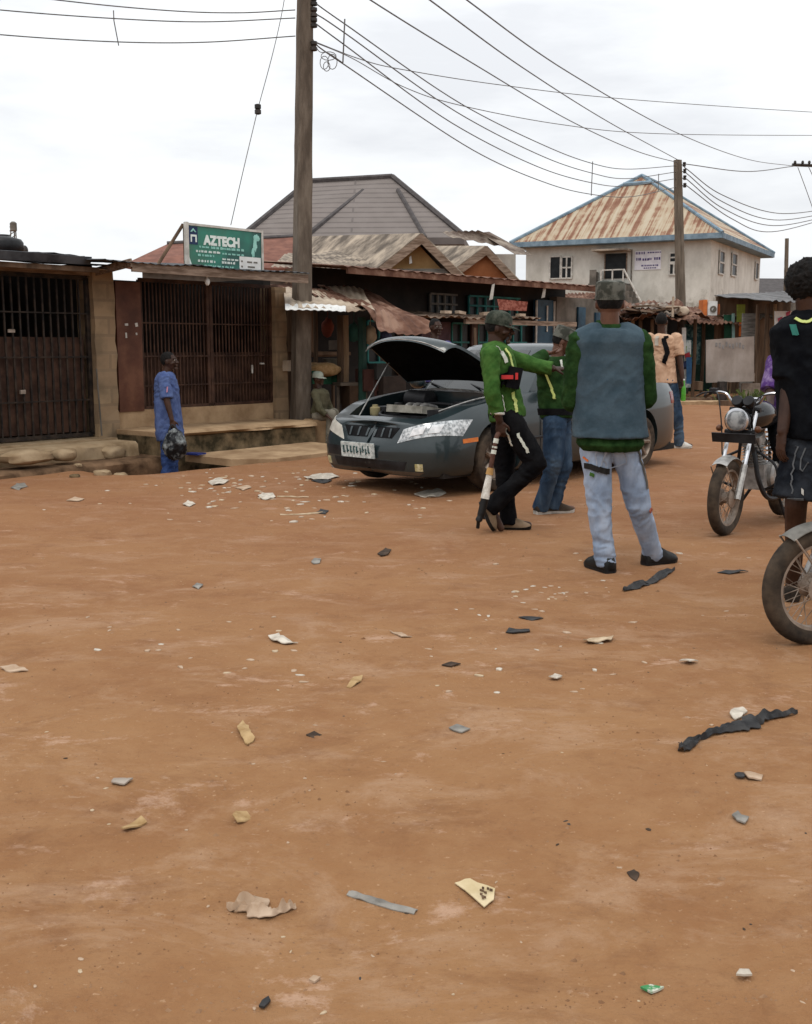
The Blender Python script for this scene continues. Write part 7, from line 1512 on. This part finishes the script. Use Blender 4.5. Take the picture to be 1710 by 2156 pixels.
for a, mt, lb, nm, c in (
    ([(490, 1733), (497, 1722), (520, 1716), (532, 1724), (515, 1735), (500, 1740)], LEAF, 'oval tan leaf piece in the left foreground', 'leaf', 'leaf'),
    ([(255, 1752), (275, 1742), (298, 1732), (310, 1738), (290, 1748), (265, 1756)], LEAF, 'long narrow tan leaf at the left of the oval one', 'leaf', 'leaf'),
    ([(235, 1660), (240, 1650), (262, 1648), (281, 1654), (262, 1664)], pm('grey flake', (.26, .21, .17), (.36, .31, .26), 9), 'flat grey tan stone flake, left foreground', 'stone', 'stone_flake'),
    ([(500, 1548), (512, 1534), (524, 1548), (528, 1565), (538, 1570), (522, 1582), (508, 1568)], LEAF, 'large curled tan leaf left of centre', 'leaf', 'leaf'),
    ([(730, 1460), (745, 1443), (764, 1437), (758, 1450), (738, 1462)], LEAF, 'narrow tan leaf just left of the picture centre', 'leaf', 'leaf'),
    ([(945, 1553), (962, 1548), (990, 1556), (972, 1562), (955, 1558)], GREYP, 'dark grey scrap near the middle of the dirt yard', 'litter', 'scrap'),
    ([(1535, 1524), (1545, 1508), (1562, 1504), (1573, 1512), (1560, 1528), (1548, 1532)], WHITEP, 'crumpled whitish paper beside the long black strip', 'litter', 'paper'),
    ([(1565, 1658), (1580, 1651), (1606, 1655), (1602, 1666), (1575, 1666)], PALE, 'round tan lid half buried below the long black strip', 'litter', 'lid'),
    ([(1545, 1660), (1552, 1650), (1570, 1652), (1566, 1664), (1550, 1664)], BLKP, 'black scrap touching the round tan lid', 'litter', 'scrap'),
    ([(1540, 1740), (1552, 1732), (1560, 1742), (1576, 1744), (1568, 1756), (1550, 1750)], GREYP, 'grey crumpled scrap under the round tan lid', 'litter', 'scrap'),
    ([(1320, 1842), (1335, 1838), (1346, 1848), (1340, 1860), (1328, 1852)], DARKB, 'dark brown curled leaf in the right foreground', 'leaf', 'leaf'),
    ([(545, 2118), (552, 2106), (566, 2098), (570, 2106), (556, 2120)], BLKP, 'small black scrap near the bottom edge, left of centre', 'litter', 'scrap'),
    ([(650, 2055), (660, 2047), (675, 2053), (662, 2062)], PALE, 'small pale chip above the bottom black scrap', 'stone', 'chip'),
    ([(1549, 2074), (1556, 2062), (1576, 2062), (1583, 2072), (1565, 2076)], WHITEP, 'whitish chip at the bottom right', 'stone', 'chip'),
    ([(1348, 2086), (1370, 2078), (1398, 2086), (1372, 2096)], pm('green white wrapper', (.05, .22, .08), (.50, .50, .42), 40, lo=.45, hi=.55), 'small green and white wrapper at the bottom right', 'litter', 'wrapper'),
    ([(543, 1048), (552, 1042), (574, 1042), (580, 1050), (565, 1056), (550, 1054)], WHITEP, 'pale round lid on the dirt before the ramp slab', 'litter', 'lid'),
    ([(665, 1078), (675, 1071), (692, 1073), (686, 1081)], BLKP, 'black scrap at the end of the lower pale stick', 'litter', 'scrap'),
    ([(872, 1042), (900, 1034), (930, 1034), (940, 1040), (915, 1046), (885, 1046)], WHITEP, 'flattened whitish bag on the dirt before the car', 'litter', 'flattened_bag'),
    ([(22, 1028), (35, 1018), (52, 1016), (58, 1024), (40, 1032)], GREYP, 'dark grey lump at the left edge before the sandbags', 'stone', 'lump'),
    ([(655, 1184), (662, 1177), (676, 1178), (674, 1187), (660, 1189)], GREYP, 'small crushed grey can in the middle distance', 'litter', 'can'),
    ([(795, 1168), (812, 1158), (824, 1160), (818, 1170), (802, 1173)], DARKB, 'reddish dark clod in the middle distance', 'clod', 'clod'),
    ([(405, 1236), (415, 1230), (428, 1234), (418, 1240)], GREYP, 'small grey scrap left of the crushed can', 'litter', 'scrap'),
    ([(1092, 1304), (1120, 1302), (1144, 1304), (1120, 1308)], BLKP, 'thin black twig below the man in green', 'stick', 'twig'),
    ([(1065, 1340), (1072, 1328), (1085, 1332), (1115, 1330), (1116, 1336), (1082, 1342)], BLKP, 'hooked black twig under the thin one', 'stick', 'twig'),
    ([(930, 1417), (950, 1413), (970, 1416), (950, 1422)], DARKB, 'dark twig fragment at the centre of the yard', 'stick', 'twig'),
    ([(1228, 1358), (1244, 1350), (1268, 1352), (1292, 1346), (1286, 1358), (1260, 1362), (1238, 1364)], PAPER, 'cluster of torn pale paper right of the hooked twig', 'litter', 'paper'),
    ([(565, 1350), (588, 1346), (600, 1356), (628, 1364), (600, 1366), (576, 1360)], WHITEP, 'pale torn paper left of the centre', 'litter', 'paper'),
    ([(820, 1334), (845, 1340), (868, 1350), (845, 1350)], PALE, 'pale broken twig left of the centre cluster', 'stick', 'twig'),
    ([(0, 1410), (25, 1404), (50, 1412), (60, 1418), (20, 1418)], PALE, 'pale fibrous scrap at the left edge of the yard', 'litter', 'scrap'),
    ([(1155, 1444), (1168, 1436), (1184, 1440), (1172, 1446)], WHITEP, 'small white scrap right of the dark twig', 'litter', 'scrap'),
    ([(645, 1562), (662, 1556), (678, 1561), (662, 1567)], DARKB, 'dark small scrap right of the curled leaf', 'litter', 'scrap'),
    ([(1510, 1212), (1535, 1209), (1575, 1212), (1535, 1216)], BLKP, 'thin black rubber sliver under the parked motorcycle', 'litter', 'scrap'),
    ([(640, 1010), (665, 998), (700, 996), (715, 1004), (690, 1012), (660, 1014)], WHITEP, 'pale crumpled wrapper by the car bumper', 'litter', 'wrapper'),
    ([(655, 1016), (680, 1010), (700, 1014), (682, 1022)], BLKP, 'black scrap beside the wrapper by the bumper', 'litter', 'scrap'),
    ([(438, 1016), (455, 1008), (482, 1012), (470, 1020), (450, 1022)], WHITEP, 'pale wrapper on the dirt below the ramp slab', 'litter', 'wrapper'),
    ([(495, 1030), (520, 1024), (530, 1030), (512, 1036)], PALE, 'tan rag of paper left of the round lid', 'litter', 'paper'),
    ([(385, 1064), (396, 1058), (412, 1062), (400, 1068)], WHITEP, 'small white scrap below the man with the bag', 'litter', 'scrap'),
    ([(140, 1058), (158, 1050), (178, 1054), (165, 1062)], PALE, 'pale lump before the black barred gate', 'stone', 'lump'),
    ([(1430, 1405), (1448, 1398), (1470, 1402), (1452, 1410)], WHITEP, 'whitish scrap left of the nearest wheel', 'litter', 'scrap')):
    flat(a, mt, lb, nm, c, .005, .014 if mt not in (LEAF, PAPER, WHITEP) else .022, None, len(lb))
m = MB(); rr = random.Random(5); q = gp(1030, 1880)
rr = random.Random(21)
def bits(n, regions, mats, label, cat, name, group, smin, smax):
    for i in range(n):
        x0, x1, y0, y1 = rr.choice(regions); px, py = rr.uniform(x0, x1), rr.uniform(y0, y1); p = gp(px, py); s_ = rr.uniform(smin, smax) * (1 + max(0, (1250 - py) / 400)); a0 = rr.uniform(0, 6.28); el = rr.uniform(.3, .9)
        k = rr.choice((5, 6, 7)); P = []
        for j in range(k): a = 6.283 * j / k; v = V((math.cos(a) * s_, math.sin(a) * s_ * el, 0)) * rr.uniform(.6, 1.2); v = Matrix.Rotation(a0, 3, 'Z') @ v; P.append(p + v)
        c = p; m = MB(); z = gz(c.x, c.y); t = s_ * rr.uniform(.12, .35)
        m.loft([[V((q.x, q.y, z - .004)) for q in P], [V((q.x, q.y, z + t * rr.uniform(.4, .9))) for q in P], [V((c.x + (q.x - c.x) * .45, c.y + (q.y - c.y) * .45, z + t)) for q in P]])
        single(m, name, rr.choice(mats), label, cat, V((c.x, c.y, z)), group, True, 50)
bits(150, [(380, 900, 985, 1060), (380, 900, 985, 1060), (0, 1000, 1010, 1100), (1000, 1700, 1150, 1300), (1040, 1300, 1230, 1260), (100, 700, 1300, 1450), (900, 1400, 1280, 1480)], [PALE, PAPER, WHITEP, PALE], 'small pale scrap trodden into the reddish dirt', 'litter', 'scrap', 'small pale scraps strewn over the yard', .010, .027)
bits(45, [(0, 1710, 1450, 2150)], [PALE, PAPER, PALE], 'tiny pale crumb of litter on the foreground dirt', 'litter', 'crumb', 'pale crumbs on the near dirt', .004, .010)
bits(26, [(0, 1710, 1020, 1500), (900, 1710, 1400, 2150), (0, 1710, 1400, 2150)], [DARKB, DARKB, BLKP], 'small dark fragment lying on the reddish dirt', 'litter', 'fragment', 'dark fragments strewn over the yard', .004, .010)
bits(70, [(380, 560, 995, 1075), (540, 760, 990, 1060), (560, 900, 1040, 1100)], [PALE, PAPER, WHITEP], 'flat pale scrap in the thick litter before the car', 'litter', 'scrap', 'thick litter before the car', .012, .034)
# grit: countless grains, one object
m = MB(); rr = random.Random(77); vs, fs = [], []
for i in range(5200):
    Yp = 2.2 + 12 * rr.random() ** 1.7; X = rr.uniform(-.40, .40) * Yp; s_ = rr.uniform(.0018, .0055) * (1 + .16 * Yp) * (.8 if rr.random() < .93 else 1.5); z = gz(X, Yp); b = len(vs)
    for j in range(5): a = 6.283 * j / 5 + rr.random(); vs.append((X + math.cos(a) * s_ * rr.uniform(.7, 1.3), Yp + math.sin(a) * s_ * rr.uniform(.6, 1.1), z - .002))
    vs.append((X + rr.uniform(-.3, .3) * s_, Yp, z + s_ * rr.uniform(.35, .8)))
    fs += [(b + j, b + (j + 1) % 5, b + 5) for j in range(5)]
me = bpy.data.meshes.new('grit'); me.from_pydata(vs, [], fs); o = put('grit', me, pm('grit grains', (.16, .075, .034), (.36, .22, .125), 1.7, detail=9, rough=.95, lo=.35, hi=.65)); tag(o, 'loose grit and crumbs of soil over the yard', 'grit', None, 'stuff')
